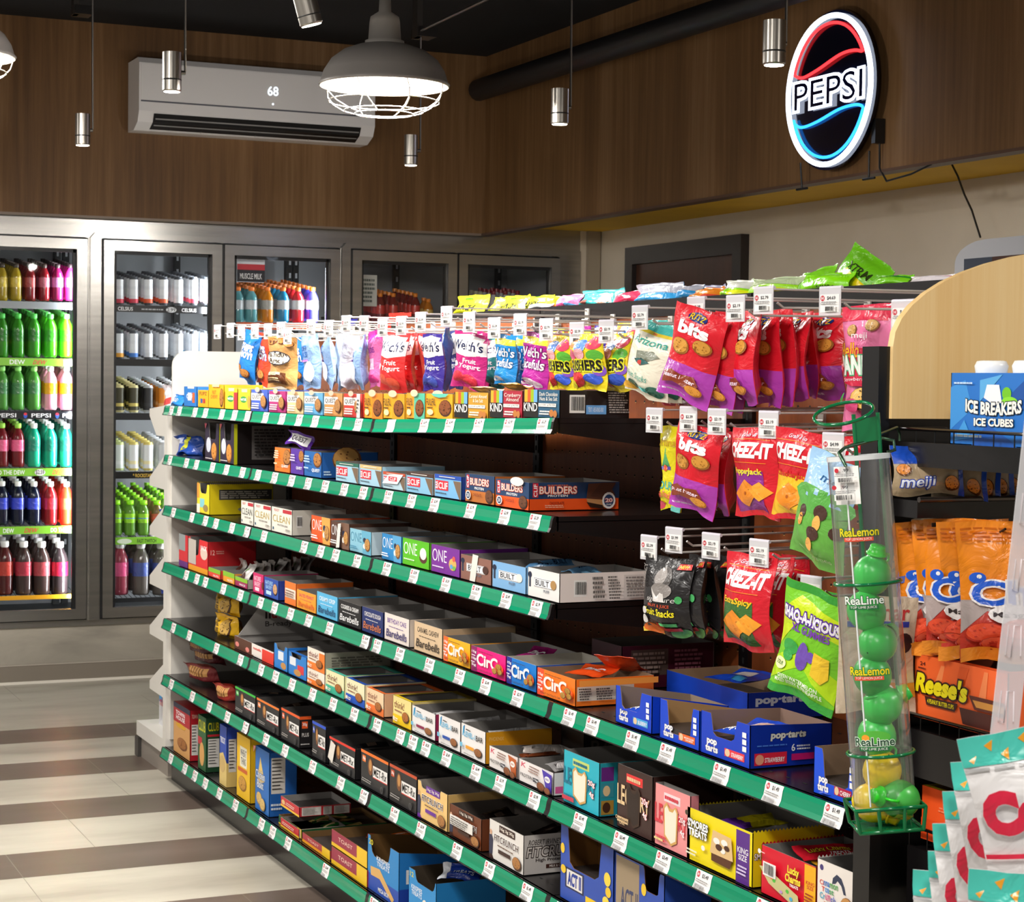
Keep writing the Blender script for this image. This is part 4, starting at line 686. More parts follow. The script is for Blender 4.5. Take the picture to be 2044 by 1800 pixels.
# (shelf, left px, right px, top px of the left front edge, front colour, artwork, label, options)
ITEMS = [
(0, 367, 393, 771, '2f7fd0', [('r', 'd8dce8', .3, .3, .6, .7), t('ffffff', 'CHIPS', .2, .4, .8, .62), ('r', 'e86a30', .66, .2, .84, .7), ('r', 'f4f4f4', .3, .9, .8, 1)], 'small blue biscuit box with a white flap, farthest box but one', {}),
(0, 395, 416, 778, 'e8b020', [t('8a2c20', 'FLIPZ', .15, .7, .85, .9), ('r', '3a5aa0', .25, .25, .45, .5), ('r', 'c03a30', .5, .25, .7, .5)], 'narrow yellow box with small bar pictures', {}),
(0, 416, 447, 767, 'f0b020', [t('d84a20', 'NUT\nCHEWY', .15, .4, .6, .75), ('c', .85, .45, .13, .4), ('r', 'f8d8a0', .3, .9, .75, 1)], 'orange yellow box with a red edged oat bar picture', {}),
(0, 449, 474, 774, 'f2cc30', [('e', '3f9a4a', .45, .5, .28, .16), t('ffffff', 'NATURE', .22, .44, .68, .56), ('r', 'b8343c', .72, 0, 1, .8), ('r', 'f8e8b0', .3, .85, .75, 1)], 'yellow box with a green oval badge and a red corner', {}),
(0, 475, 500, 776, 'f2cc30', [('e', '3f9a4a', .45, .5, .28, .16), t('ffffff', 'NATURE', .22, .44, .68, .56), ('e', 'd8a048', .88, .4, .12, .3), ('r', 'f8e8b0', .3, .85, .75, 1)], 'yellow box with a green oval badge beside the blue box', {}),
(0, 501, 535, 777, '4a68c8', quest('', '3a54b0'), 'royal blue protein bar box with a white name band', {}),
(0, 537, 571, 780, 'b8347c', quest('', 'a02868'), 'magenta protein bar box with a white name band', {}),
(0, 573, 606, 781, 'e8cc98', quest('', 'd8b880'), 'cream protein bar box with a white name band', {}),
(0, 607, 645, 783, '6ab0dc', quest('', '5098c8'), 'light blue protein bar box with dark stacked biscuits', {}),
(0, 647, 684, 784, 'd89a58', quest('', 'c08040'), 'tan protein bar box with a white name band', {}),
(0, 686, 724, 785, 'd03c34', quest('', 'b02c28')+[('r', 'f0ece4', .82, 0, 1, 1), ('l', '555555', .85, .2, .97, .8, 4)], 'red protein bar box with a white barcode side', {}),
(0, 727, 764, 784, 'f0a828', fulfil('', 'e88c20'), 'orange and amber bar box with a scalloped opening', {}),
(0, 765, 808, 785, 'f0b428', fulfil('', 'e8a41c'), 'amber bar box with a chocolate bar picture', {}),
(0, 811, 848, 784, 'f0a830', fulfil('', '58c0a0'), 'amber and mint green bar box', {}),
(0, 850, 904, 785, 'f0b020', fulfil('', 'e8a818')+[('p', '60c4b0', [.25, 1, .9, 1, .8, .88, .55, .84, .35, .9])], 'yellow bar box with a torn mint green top', {}),
(0, 906, 975, 782, 'c8952c', kind('', 'Caramel Almond\n& Sea Salt'), 'black and gold nut bar box with four colour stripes', {}),
(0, 977, 1043, 779, 'a82438', kind('', 'Cranberry\nAlmond'), 'black and crimson nut bar box with four colour stripes', {}),
(0, 1044, 1117, 777, '285a78', kind('', 'Dark Chocolate\nNuts & Sea Salt'), 'black and teal nut bar box with four colour stripes', {'side': 1256, 'sc': '1a1314', 'sd': [('b', .14, .2, .36, .84), ('r', '6aa4e0', .37, .16, .66, .48), t('e8f0f8', 'TEXT 1-855-KIND-SNX', .4, .24, .62, .4, b=0), ('l', 'a8a09c', .68, .2, .98, .96, 9)]}),
(1, 409, 437, 843, '2a2036', [('e', 'c8ccd8', .26, .42, .17, .2), ('c', .66, .26, .2, .24, 'd89040', '8a5020'), ('p', 'e05a70', [.02, .98, .2, .98, .08, .84]), ('l', 'd8d0d0', .1, .05, .8, .09, 1)], 'tall dark plum cookie box, left of its twin', {'cut': (.3, .8, .42), 'side': 446, 'sc': 'd8dc20'}),
(1, 439, 467, 844, '2a2036', [('e', 'c8ccd8', .26, .42, .17, .2), ('c', .66, .26, .2, .24, 'd89040', '8a5020'), ('p', 'e05a70', [.02, .98, .2, .98, .08, .84]), ('l', 'd8d0d0', .1, .05, .8, .09, 1)], 'tall dark plum cookie box with a long black side', {'cut': (.3, .8, .42), 'side': 577, 'sc': '151012', 'sd': [('r', 'd8dc20', 0, 0, .06, 1), ('r', '6a6664', .32, .12, 1, .96), ('l', '2a2828', .36, .2, .95, .9, 9)]}),
(1, 548, 579, 892, 'f07a28', [('c', .8, .62, .26, .34), t('ffffff', 'QUEST', .5, .2, .95, .32), ('l', 'ffe0c0', .06, .55, .4, .9, 4), ('l', 'ffe0c0', .1, .3, .4, .4, 1)], 'orange cookie box beside a purple one', {}),
(1, 580, 606, 894, '5a34a0', [('c', .82, .72, .2, .24), t('ffffff', 'QUEST', .5, .2, .95, .32), ('l', 'e0d0f0', .06, .5, .5, .8, 3)], 'purple cookie box with a bar sticking up out of it', {}),
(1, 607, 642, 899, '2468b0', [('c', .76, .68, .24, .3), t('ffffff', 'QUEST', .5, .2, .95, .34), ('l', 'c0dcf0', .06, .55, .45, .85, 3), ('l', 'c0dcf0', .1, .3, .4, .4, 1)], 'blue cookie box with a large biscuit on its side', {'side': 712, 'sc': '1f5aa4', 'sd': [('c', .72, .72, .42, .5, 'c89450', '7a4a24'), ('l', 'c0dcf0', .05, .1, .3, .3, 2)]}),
(1, 670, 716, 920, 'a8d0e4', clif('2a6a58'), 'pale blue bar box with a green top band and climber cliff', {}),
(1, 718, 762, 926, 'a8d0e4', clif('d8bc80'), 'pale blue bar box with a tan top band', {}),
(1, 764, 809, 940, 'b8d4e0', clif('c05030')+[('p', 'e8f0f4', [0, .3, .7, .36, .95, .95, .3, .86]), ('r', 'd8283a', .3, .5, .68, .76), t('ffffff', 'CLIF', .36, .54, .64, .72)], 'bar box with a red top band and its flap folded down', {}),
(1, 811, 865, 940, '8ac0e0', clif('4a342c'), 'pale blue bar box with a dark brown top band', {'side': 869, 'sc': 'c0a88c'}),
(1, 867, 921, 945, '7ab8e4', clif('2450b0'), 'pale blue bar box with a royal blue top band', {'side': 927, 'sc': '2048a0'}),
(1, 928, 987, 944, 'c07030', builders(''), 'navy and brown orange protein bar box', {}),
(1, 989, 1056, 955, 'e8581c', builders('')+[('e', 'e8e4dc', .7, 1, .2, .16)], 'navy and orange protein bar box with a big printed side', {'side': 1236, 'sc': 'ee5418', 'sd': buildside()}),
(2, 393, 418, 963, 'f0dc30', [('r', 'f0a040', 0, .5, .2, 1), ('r', '8ad0d8', .25, .2, .6, .5), ('e', 'a08850', .7, .2, .2, .12), ('r', 'f8f0e0', 0, 0, .25, .3)], 'bright yellow snack cake box with a long toothed top edge', {'cut': (.25, .8, .32), 'side': 545, 'sc': 'e0c814', 'top': 'zig', 'sd': [('r', '4a4844', .15, .5, .98, .84), ('l', 'b8b0a0', .17, .54, .96, .8, 4), ('e', '8a8a78', .5, .18, .06, .06)]}),
(2, 481, 506, 998, 'e6e2d6', clean('3a4440'), 'ivory protein bar box with black lettering', {}),
(2, 507, 541, 1003, 'e6e2d6', clean('b8a050'), 'ivory protein bar box with gold lettering, left of its twin', {}),
(2, 542, 583, 1010, 'e6e2d6', clean('b8a050'), 'ivory protein bar box with gold lettering and a barcode side', {'side': 628, 'sc': 'd8d4c8', 'sd': [('b', .2, .32, .45, .78), ('e', '5a3a20', .98, .4, .2, .4)]}),
(2, 621, 659, 1027, 'e85a24', one('e8a850'), 'orange protein bar box with a thin white name', {}),
(2, 660, 697, 1038, '5a3c30', one('7a5a48')+[('p', 'e8e4dc', [.4, 0, .58, .04, .66, .98, .5, .94])], 'brown protein bar box with a torn white strip', {}),
(2, 698, 741, 1053, '8cc4d8', one('68b0cc', '3a88a8'), 'pale aqua protein bar box with a folded white side', {'side': 762, 'sc': 'c8dce4'}),
(2, 762, 801, 1063, '2888c8', one('5aa8d8'), 'sky blue protein bar box beside the lime one', {}),
(2, 803, 857, 1072, '5cc01c', [t('ffffff', 'ONE', .05, .42, .55, .86, b=-.01), ('e', '5a3424', .78, .4, .14, .2), ('e', 'f0f0e8', .78, .55, .12, .22), ('l', 'e8ffd8', .06, .2, .5, .28, 1)], 'lime green protein bar box with a coconut picture', {}),
(2, 860, 918, 1085, '7a2c98', [t('ffffff', 'ONE', .05, .42, .55, .86, b=-.01), ('e', 'd8b060', .76, .42, .13, .22), ('e', 'e85a50', .8, .62, .05, .1), ('e', '60a0d8', .72, .34, .05, .08), ('e', '70b850', .82, .3, .05, .08), ('l', 'f0d8ff', .06, .2, .5, .28, 1)], 'purple protein bar box with a cereal picture', {}),
(2, 919, 981, 1105, '8c6154', built('4a2c24')+[('p', 'e4e0d8', [.32, .02, .5, .02, .6, 1.08, .42, 1.1])], 'cocoa brown bar box with a torn white strip', {}),
(2, 982, 1050, 1118, '7eb0dc', built('e8e4dc'), 'powder blue bar box with a coconut picture', {}),
(2, 1053, 1117, 1131, 'eae6e2', built('b08850'), 'white bar box with a long barcode side', {'side': 1294, 'sc': 'ece2dc', 'sd': [('b', .16, .2, .3, .76), ('l', '6a6662', .36, .12, .5, .9, 5), ('l', '6a6662', .52, .1, .66, .9, 8), ('r', 'd8d0ca', .68, .14, .98, .92), ('l', '8a8480', .7, .18, .96, .88, 7)]}),
(3, 357, 375, 1064, 'd83038', [('r', '9aa0a0', 0, .5, .7, 1), ('r', '6a3080', 0, 0, 1, .18)], 'red and purple tall tray box at the far end', {'cut': (.1, .6, .5)}),
(3, 376, 415, 1070, 'e02c30', [('r', 'f0a020', 0, 0, 1, .16), ('e', 'e8d0c0', .8, .6, .18, .18), t('ffffff', 'JACK', .62, .66, .96, .84), ('r', 'c8beb4', 0, .2, .4, .95)], 'tall red jerky box with a deep torn opening', {'cut': (.1, .55, .5), 'side': 470, 'sc': 'b81c22', 'sd': [t('e8a8a0', '12', .1, .6, .25, .75), ('l', 'd88a80', .3, .62, .6, .74, 2)]}),
(3, 416, 440, 1131, 'e84a38', [('r', '88c030', 0, .55, 1, 1), t('ffffff', 'NUTS', .4, .15, .85, .35)], 'low coral and lime nut tray', {}),
(3, 445, 468, 1138, 'f0a030', [('r', '88c030', 0, .55, 1, 1), t('ffffff', 'NUTS', .4, .15, .85, .35)], 'low orange and lime nut tray', {}),
(3, 469, 494, 1149, 'a02858', [('r', '88c030', 0, .6, 1, 1), t('ffffff', 'SNACK', .35, .2, .85, .4)], 'low maroon and lime nut tray with silver packets', {'side': 504, 'sc': 'b8b0a8'}),
(3, 505, 526, 1141, 'd02468', [t('f8d0e0', 'NATURES\nBAKERY', .08, .35, .75, .85), ('r', 'f8e0e8', .2, .12, .6, .3), ('e', '6a3020', .92, .45, .1, .2)], 'magenta fig bar box', {}),
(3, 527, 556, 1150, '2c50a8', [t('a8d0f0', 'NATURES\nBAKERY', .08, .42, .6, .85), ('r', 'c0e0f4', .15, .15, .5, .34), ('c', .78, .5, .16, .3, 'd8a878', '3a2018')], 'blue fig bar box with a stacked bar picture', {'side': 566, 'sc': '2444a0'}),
(3, 568, 591, 1158, 'f07a30', [('r', 'f0e0d0', .05, .3, .95, .7), ('l', '8a6a5a', .1, .35, .9, .65, 3)], 'orange bar box with a white label', {}),
(3, 592, 631, 1175, 'f0a030', bare('SALTED PEANUT', 'd03a60', 'e0702c'), 'amber protein bar box with script name', {}),
(3, 632, 674, 1179, '58b4e0', bare('CREAMY CRISP', 'f0f8ff', '1a4a70'), 'light blue protein bar box with script name', {}),
(3, 675, 721, 1195, '1b1b1e', bare('COOKIES & CREAM', 'f4f4f4', 'f4f4f4'), 'black protein bar box with white script name', {}),
(3, 722, 765, 1209, '20306a', bare('CHOCOLATE DOUGH', 'f0ece8', 'd07848'), 'navy protein bar box with bronze script name', {}),
(3, 767, 817, 1221, 'e8dcd4', bare('BIRTHDAY CAKE', '5a2c90', '3a3070'), 'white speckled protein bar box with violet script name', {'side': 825, 'sc': 'd8ccc0'}),
(3, 826, 883, 1238, 'd8bc98', bare('CARAMEL CASHEW', '3a302a', '3a302a'), 'beige protein bar box with dark script name', {'side': 1030, 'sc': 'ccb08c'}),
(3, 885, 939, 1268, 'f2b01c', circ('f06a2c', ''), 'yellow ball snack box with round white lettering', {}),
(3, 940, 1010, 1287, 'ee1080', circ('8a1c60', ''), 'hot pink ball snack box with round white lettering', {}),
(3, 1011, 1071, 1309, '0a78d0', circ('1c2c90', ''), 'bright blue ball snack box with round white lettering', {'ic': 'cbc5b8', 'side': 1225, 'sc': '2c60c0'}),
(3, 1072, 1149, 1331, 'f47a1c', circ('f0502c', ''), 'orange ball snack box with a nutrition panel on its side', {'side': 1306, 'sc': 'f47a20', 'ic': '9a7a60', 'sd': [('r', 'ded4c6', .02, .2, .74, .72), ('l', '5a504a', .04, .24, .2, .68, 5), ('l', '5a504a', .24, .24, .48, .68, 5), ('l', '5a504a', .52, .24, .72, .68, 5), ('r', 'ffa040', 0, .78, 1, 1), ('l', 'b04a20', .76, .26, .96, .6, 4)]}),
(3, 1228, 1301, 1366, '0c40c8', poptart('BLUEBERRY', '48a8e0'), 'royal blue toaster pastry box with a light blue flavour label', {'cut': (.14, .7, .56), 'ic': '8e7c6c', 'side': 1410, 'hb': .62}),
(3, 1316, 1396, 1393, '0c44cc', poptart('BROWN SUGAR\nCINNAMON', 'e86a28'), 'royal blue toaster pastry box standing empty with an orange flavour label', {'cut': (.2, .82, .78), 'ic': 'b08c60', 'side': 1540, 'hb': .6}),
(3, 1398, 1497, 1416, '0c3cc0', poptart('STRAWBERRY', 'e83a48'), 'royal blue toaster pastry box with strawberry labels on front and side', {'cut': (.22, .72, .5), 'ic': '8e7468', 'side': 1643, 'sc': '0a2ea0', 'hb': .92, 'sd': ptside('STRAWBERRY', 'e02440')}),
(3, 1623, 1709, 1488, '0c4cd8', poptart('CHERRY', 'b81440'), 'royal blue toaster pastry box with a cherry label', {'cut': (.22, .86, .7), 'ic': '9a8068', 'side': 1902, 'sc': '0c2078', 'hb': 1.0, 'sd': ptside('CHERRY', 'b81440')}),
(4, 547, 574, 1282, '2c80d0', [('r', 'e0e4ec', .3, .4, .7, .75), ('e', 'c89050', .7, .2, .2, .14)], 'blue crispy treat box with a notch, left of its twin', {'cut': (.2, .8, .2)}),
(4, 576, 612, 1298, '2c80d0', [('r', 'e0e4ec', .06, .45, .4, .8), ('r', 'd83a44', .5, .2, .85, .55), ('e', 'c89050', .5, .2, .2, .14)], 'blue crispy treat box with a red square', {'cut': (.15, .7, .2), 'top': 'part', 'topc': '2468b8'}),
(4, 613, 648, 1331, 'f4e8d8', think('f08030'), 'cream and orange bar box, lower of two', {}),
(4, 613, 648, 1289, 'f4e8d8', think('f08030')[:1]+[('r', 'f08030', .68, 0, 1, .9)]+think('f4e8d8')[1:], 'cream and orange bar box, upper of two', {'zb': .0, 'side': 780, 'sc': 'a8a494', 'sd': [('l', '6a665c', .1, .2, .9, .8, 5)]}),
(4, 650, 687, 1334, 'ece8b8', think('40b898'), 'cream bar box with a mint green lower band', {'top': 'part', 'topc': '48b8a0'}),
(4, 690, 728, 1351, 'ece8c0', think('2458c0'), 'cream bar box with a blue lower band', {'top': 'part', 'topc': '2050b0'}),
(4, 731, 766, 1370, 'f0d0a8', think('f07a38'), 'peach bar box with an orange lower band', {'side': 781, 'sc': 'f0b890', 'top': 'part', 'topc': 'e86a28'}),
(4, 784, 821, 1386, 'f0dc90', think('f0c818'), 'cream bar box with a yellow lower band', {'top': 'part', 'topc': 'e8c818'}),
(4, 822, 869, 1406, 'ece8e6', level('8a2048'), 'white bar box with a maroon flavour bar', {'side': 874, 'sc': '9a1c50'}),
(4, 875, 919, 1424, 'ece8e6', level('2850a8'), 'white bar box with a blue flavour bar', {}),
(4, 920, 969, 1441, 'ece8e6', level('e8a030'), 'white bar box with a long mustard side', {'side': 1090, 'sc': 'e09c18', 'sd': [t('f0c878', 'PHOENIX', .06, .72, .3, .84, b=0)]}),
(4, 976, 1034, 1487, 'eae4e0', kbar('b85a28'), 'white protein bar tray with a rust orange corner', {'hb': .8}),
(4, 1036, 1105, 1513, 'eae4e2', kbar('4a34a8'), 'white protein bar tray with a purple corner heaped with silver bars', {'side': 1124, 'sc': 'eeeaea', 'sd': [('r', 'e860a0', .2, .1, 1, .4)]}),
(4, 1124, 1196, 1494, '28b4c8', leg('12708c', 'c8d878', '')+[('r', 'c83a50', .03, .08, .36, .16)], 'turquoise pastry box with a window of three packs', {'side': 1232, 'sc': '2498a8', 'sd': [('r', '6a2a80', .1, .66, .8, .92), ('r', '3a90a0', .1, .36, .8, .62), ('e', 'e8c898', .4, .48, .2, .1), ('r', 'b08838', .1, .04, .8, .3), ('e', '4a2c1c', .4, .17, .22, .1)]}),
(4, 1231, 1302, 1522, '3c2420', leg('e8c898', 'e83838', '')+[t('e8c898', 'CHOCOLATE\nCAKE', .03, .08, .4, .2)], 'dark brown pastry box with a chocolate cake picture', {}),
(4, 1306, 1377, 1560, 'f09898', leg('d83848', 'f0dce0', '')+[('l', 'f0e090', .06, .1, .4, .16, 1)], 'salmon pink pastry box with a white iced pastry', {'side': 1395, 'sc': 'e08890'}),
(4, 1370, 1502, 1608, 'f2dc10', [('r', '5a2a88', .76, 0, .96, .96), t('f4f0f4', 'KING\nSIZE', .78, .42, .94, .66), ('l', 'e0d0f0', .79, .16, .94, .34, 3), t('ffffff', "S'MORES\nTREATS", .04, .5, .36, .82, o='2a2420', ow=.06, b=.04), ('p', '5a3018', [.42, .2, .7, .18, .74, .36, .42, .36]), ('p', 'e0bc84', [.4, .34, .44, .78, .72, .76, .75, .34]), ('e', 'f4f0e8', .5, .6, .05, .06), ('e', 'f4f0e8', .62, .62, .05, .06), ('e', 'f4f0e8', .6, .46, .04, .05), ('e', '4a2818', .54, .5, .05, .06), ('e', '4a2818', .66, .54, .04, .05), ('e', 'f0ece4', .3, .36, .03, .05), ('l', 'e8e8d0', .04, .14, .26, .26, 2), ('e', '4a4030', .05, .92, .025, .05)], 'yellow marshmallow treat box with a purple king size strip', {'side': 1520, 'sc': 'f0d810', 'top': 'zig', 'sd': [t('ffffff', 'SM', .2, .5, .9, .62, o='2a2420')]}),
(4, 1518, 1628, 1684, 'd8102c', [('r', 'f0b018', .8, 0, 1, .98), t('c81c28', 'KING\nSIZE', .83, .5, .98, .66), ('l', 'a02818', .82, .2, .98, .42, 4), t('f8e038', 'Lucky\nCharms', .5, .5, .78, .84, o='a81020', ow=.03, b=.04, s=.05), t('ffffff', 'TREATS', .58, .42, .74, .48), ('p', 'c8c088', [.02, .58, .14, .62, .74, .3, .76, .12, .66, .06, .2, .3]), ('e', '50c040', .3, .4, .03, .04), ('e', '50c040', .55, .3, .03, .04), ('e', '48b0d8', .62, .18, .03, .04), ('e', 'e88050', .26, .44, .03, .03), ('e', 'c090d0', .44, .24, .03, .03), ('b', .1, .44, .34, .72), ('e', 'f0f0f4', .05, .9, .03, .05), ('l', 'f0c0c0', .08, .88, .18, .92, 1)], 'red and yellow cereal treat box with a torn yellow top edge', {'top': 'zig', 'topc': 'f0c020', 'side': 1645, 'sc': 'c01024'}),
(4, 1629, 1707, 1711, 'ece4dc', [('e', '4a3c78', .12, .88, .05, .05), ('p', '303850', [.4, .68, .42, .78, .52, .86, .64, .82, .72, .7, .76, .58, .7, .58, .64, .7, .54, .76, .48, .7]), t('d04a40', 'Ci', .08, .6, .18, .68), t('3a78c8', 'nna', .19, .6, .34, .68), t('58a858', 'mon', .35, .6, .56, .68), t('d84a48', 'T', .14, .5, .22, .58), t('3a88d0', 'oa', .23, .5, .34, .58), t('48a060', 'st', .35, .5, .46, .58), t('3aa0c0', 'Cr', .1, .38, .24, .48), t('d05a8a', 'un', .25, .38, .38, .48), t('4a5ab8', 'ch', .39, .38, .52, .48), t('c05030', 'TREATS', .22, .3, .42, .35), ('c', .82, .38, .18, .18, 'c89050', '7a4a24')], 'white cinnamon treat box at the near end', {'top': 'zig', 'topc': 'd8d0c8'}),
(5, 469, 510, 1368, '2a2a2c', metrx('40c048'), 'black bar box with a green top edge', {'ic': '5a5654', 'top': 'part', 'topc': '252526'}),
(5, 512, 557, 1391, '2a2a2c', metrx('f08030'), 'black bar box with orange top edge, beside the green edged one', {'ic': '5a5654'}),
(5, 561, 598, 1411, '2a2a2c', metrx('f06028'), 'black bar box with orange top edge and printed side', {'side': 621, 'sc': '201e20', 'ic': '5a5654', 'sd': [('r', 'f06028', 0, .9, 1, 1), ('r', 'f06028', .2, .62, .7, .84), t('ffffff', '30g', .25, .68, .65, .8), t('e0dcd8', 'PLUS', .2, .36, .8, .48), ('l', 'e0dcd8', .1, .1, .9, .16, 1)]}),
(5, 623, 650, 1437, '2a2a2c', metrx('3058d0'), 'black bar box with a blue top edge', {'side': 656, 'sc': '1c1c20', 'ic': '5a5654'}),
(5, 657, 709, 1468, '2a2a2c', metrx('e83828')+[('p', 'e8e2d8', [.0, .3, .18, .16, .3, .82, .12, .92])], 'black bar box with red top edge and torn flap', {'side': 719, 'sc': '1c1a1c', 'ic': '5a5654'}),
(5, 720, 775, 1493, '2a2a2c', metrx('f07828'), 'black bar box with orange top edge and tall bar', {'ic': '5a5654', 'top': 'part', 'topc': '2a2624'}),
(5, 777, 832, 1522, '2a2829', metrx('c8502c'), 'black bar box with a rust red top edge', {'ic': '5a5654', 'top': 'part', 'topc': '2a2624'}),
(5, 833, 893, 1555, 'f0c880', fit('6a3098'), 'butter yellow baked bar box with purple labels', {'cut': (.12, .76, .16), 'side': 985, 'sc': 'e0b870', 'ic': 'a49c94'}),
(5, 897, 961, 1602, '6a3418', fit('3c1c10')+[('r', 'e8e4de', .08, .4, .8, .72), ('l', '6a6662', .12, .44, .74, .68, 4)], 'chestnut brown baked bar box with a white sticker', {'side': 975, 'sc': '6a3418', 'ic': '5c544e'}),
(5, 976, 1045, 1632, 'e4e0da', fit('3c2420'), 'white baked bar box with a big lettered side', {'side': 1215, 'sc': 'ccc6c0', 'ic': '78726c', 'sd': [t('4a4440', "ROBERT IRVINE'S", .06, .74, .44, .88, s=.2), t('d8d0c8', 'FITCRUNCH', .04, .44, .74, .7, s=.15, o='2a1c18', ow=.06), t('3a302c', 'High Protein Baked Bar', .14, .3, .74, .4), ('r', '4a2c24', .26, .14, .58, .24), t('f0e8e0', 'MILK & COOKIES', .3, .16, .54, .22)]}),
(5, 1117, 1224, 1690, '2c50b0', [('r', '1c2450', .1, .16, .46, .4), ('r', 'e8e4dc', .13, .18, .43, .38), t('1c3c9c', 'ACT II', .15, .2, .41, .36, b=.05), ('r', 'f0c818', .5, .0, .8, .18), ('e', 'f0c830', .05, .6, .04, .06), ('e', 'f0c830', .07, .36, .05, .05), ('e', 'f8d848', .9, .5, .06, .08), ('e', 'f0c830', .92, .36, .05, .06), ('e', 'f8d848', .88, .24, .06, .06)], 'blue popcorn box with yellow popcorn and a deep scooped front', {'cut': (.14, .78, .58), 'ic': '8a6030', 'side': 1238, 'hb': 1.15, 'H': .2}),
(5, 1226, 1325, 1740, '2c50b0', [('r', 'a08c70', .02, .1, .5, .98), t('3c4468', 'ACT II', .12, .3, .48, .6), ('r', '1c2450', .54, .1, .98, .5), t('e8e4dc', 'ACT II', .58, .16, .94, .44), ('e', 'f0c830', .6, .7, .05, .08)], 'blue popcorn box with a kraft panel, nearer the camera', {'cut': (.6, .9, .3), 'ic': '8a6030', 'side': 1420, 'H': .17}),
(6, 346, 379, 1398, 'd8a060', [('r', 'b82430', 0, .62, 1, 1), ('r', '30304c', 0, .9, 1, 1), t('ffffff', 'TOWN\nHOUSE', .15, .68, .7, .86), ('e', 'e0a828', .45, .58, .3, .05), ('c', .55, .24, .3, .12, 'a86a30', '7a4420')], 'tall red and gold cracker box at the far end', {'top': 'closed', 'side': 396, 'sc': 'a81824', 'sd': [('n', .2, .12, .95, .72), t('e0b0a0', 'TOWN', .2, .84, .9, .92)]}),
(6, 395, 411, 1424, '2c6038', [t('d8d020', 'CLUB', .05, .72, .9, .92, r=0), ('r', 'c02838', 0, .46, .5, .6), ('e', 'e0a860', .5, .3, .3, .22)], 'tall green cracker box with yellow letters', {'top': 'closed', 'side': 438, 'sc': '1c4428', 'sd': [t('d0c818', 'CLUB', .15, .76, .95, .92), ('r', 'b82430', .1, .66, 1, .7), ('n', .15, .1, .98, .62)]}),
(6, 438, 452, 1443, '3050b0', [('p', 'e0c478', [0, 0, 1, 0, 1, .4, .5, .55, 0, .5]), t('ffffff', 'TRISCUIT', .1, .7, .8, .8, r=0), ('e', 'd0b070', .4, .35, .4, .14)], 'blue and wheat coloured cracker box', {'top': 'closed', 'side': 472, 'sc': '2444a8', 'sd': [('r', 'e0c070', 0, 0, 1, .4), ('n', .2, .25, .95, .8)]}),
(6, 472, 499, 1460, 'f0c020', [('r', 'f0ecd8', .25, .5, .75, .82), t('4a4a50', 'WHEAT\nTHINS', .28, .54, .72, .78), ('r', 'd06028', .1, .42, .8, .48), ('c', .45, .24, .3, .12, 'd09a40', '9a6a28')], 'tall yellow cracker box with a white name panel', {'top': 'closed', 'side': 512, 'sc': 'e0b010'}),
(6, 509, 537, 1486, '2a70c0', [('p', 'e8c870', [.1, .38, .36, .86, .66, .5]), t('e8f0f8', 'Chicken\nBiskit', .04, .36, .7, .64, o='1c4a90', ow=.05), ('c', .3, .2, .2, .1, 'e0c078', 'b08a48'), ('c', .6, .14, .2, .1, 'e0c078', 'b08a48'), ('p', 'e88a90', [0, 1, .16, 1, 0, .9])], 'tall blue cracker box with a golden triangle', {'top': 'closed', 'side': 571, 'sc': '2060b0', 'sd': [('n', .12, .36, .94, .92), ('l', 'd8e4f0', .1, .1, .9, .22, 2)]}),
(6, 560, 597, 1640, 'c83038', [('r', 'f0c030', 0, 0, 1, .2), ('l', 'f0d8c8', .1, .4, .8, .7, 2)], 'flat red cracker tray, lower of two beside the tall blue box', {'side': 690, 'sc': 'c8beb0', 'sd': NF}),
(6, 560, 597, 1587, 'c83038', [('r', 'f0c030', 0, 0, 1, .2), ('e', 'e8c080', .14, .5, .1, .24), ('l', 'f0d8c8', .3, .4, .8, .7, 2)], 'flat red cracker tray with printed side, upper of two', {'zb': .07, 'side': 701, 'sc': 'c03038', 'sd': [('n', .05, .1, .42, .92), ('n', .46, .1, .62, .92), ('n', .66, .1, .96, .92)]}),
(6, 556, 602, 1642, '1c5a34', [('r', 'f0c420', 0, 0, 1, .16), ('r', 'f0c420', .82, 0, 1, 1), t('a8c020', 'CHIVE', .3, .5, .7, .75), ('l', 'd0d8a0', .3, .3, .7, .4, 1)], 'flat green and yellow sandwich cracker tray', {'X': 1.99, 'D': .3, 'ic': '7a5c38', 'topc': 'f0c420'}),
(6, 603, 659, 1676, 'b04048', [('r', 'f0a020', 0, 0, 1, .3), ('r', 'f0c420', .72, 0, 1, 1), t('f0c8b8', 'TOAST', .2, .5, .6, .75)], 'flat maroon and amber sandwich cracker tray standing alone', {'D': .25, 'ic': '7a5c38'}),
(6, 661, 733, 1722, 'a03048', [('r', 'f0c020', 0, 0, 1, .26), ('r', 'f0c420', .72, 0, 1, 1), t('f0c8b8', 'TOAST', .2, .5, .6, .75)], 'flat maroon and yellow sandwich cracker tray, lower of two', {'side': 750, 'sc': 'c02038', 'ic': '7a5c38', 'H': .052, 'Xo': -.004}),
(6, 661, 733, 1674, 'a03048', [('r', 'f0c020', 0, 0, 1, .22), ('r', 'f0c420', .72, 0, 1, 1), t('f0c8b8', 'TOAST', .2, .5, .6, .75)], 'flat maroon and yellow sandwich cracker tray, upper of two', {'zb': .054, 'side': 752, 'sc': 'c02038', 'ic': '7a5c38', 'H': .05, 'D': .28}),
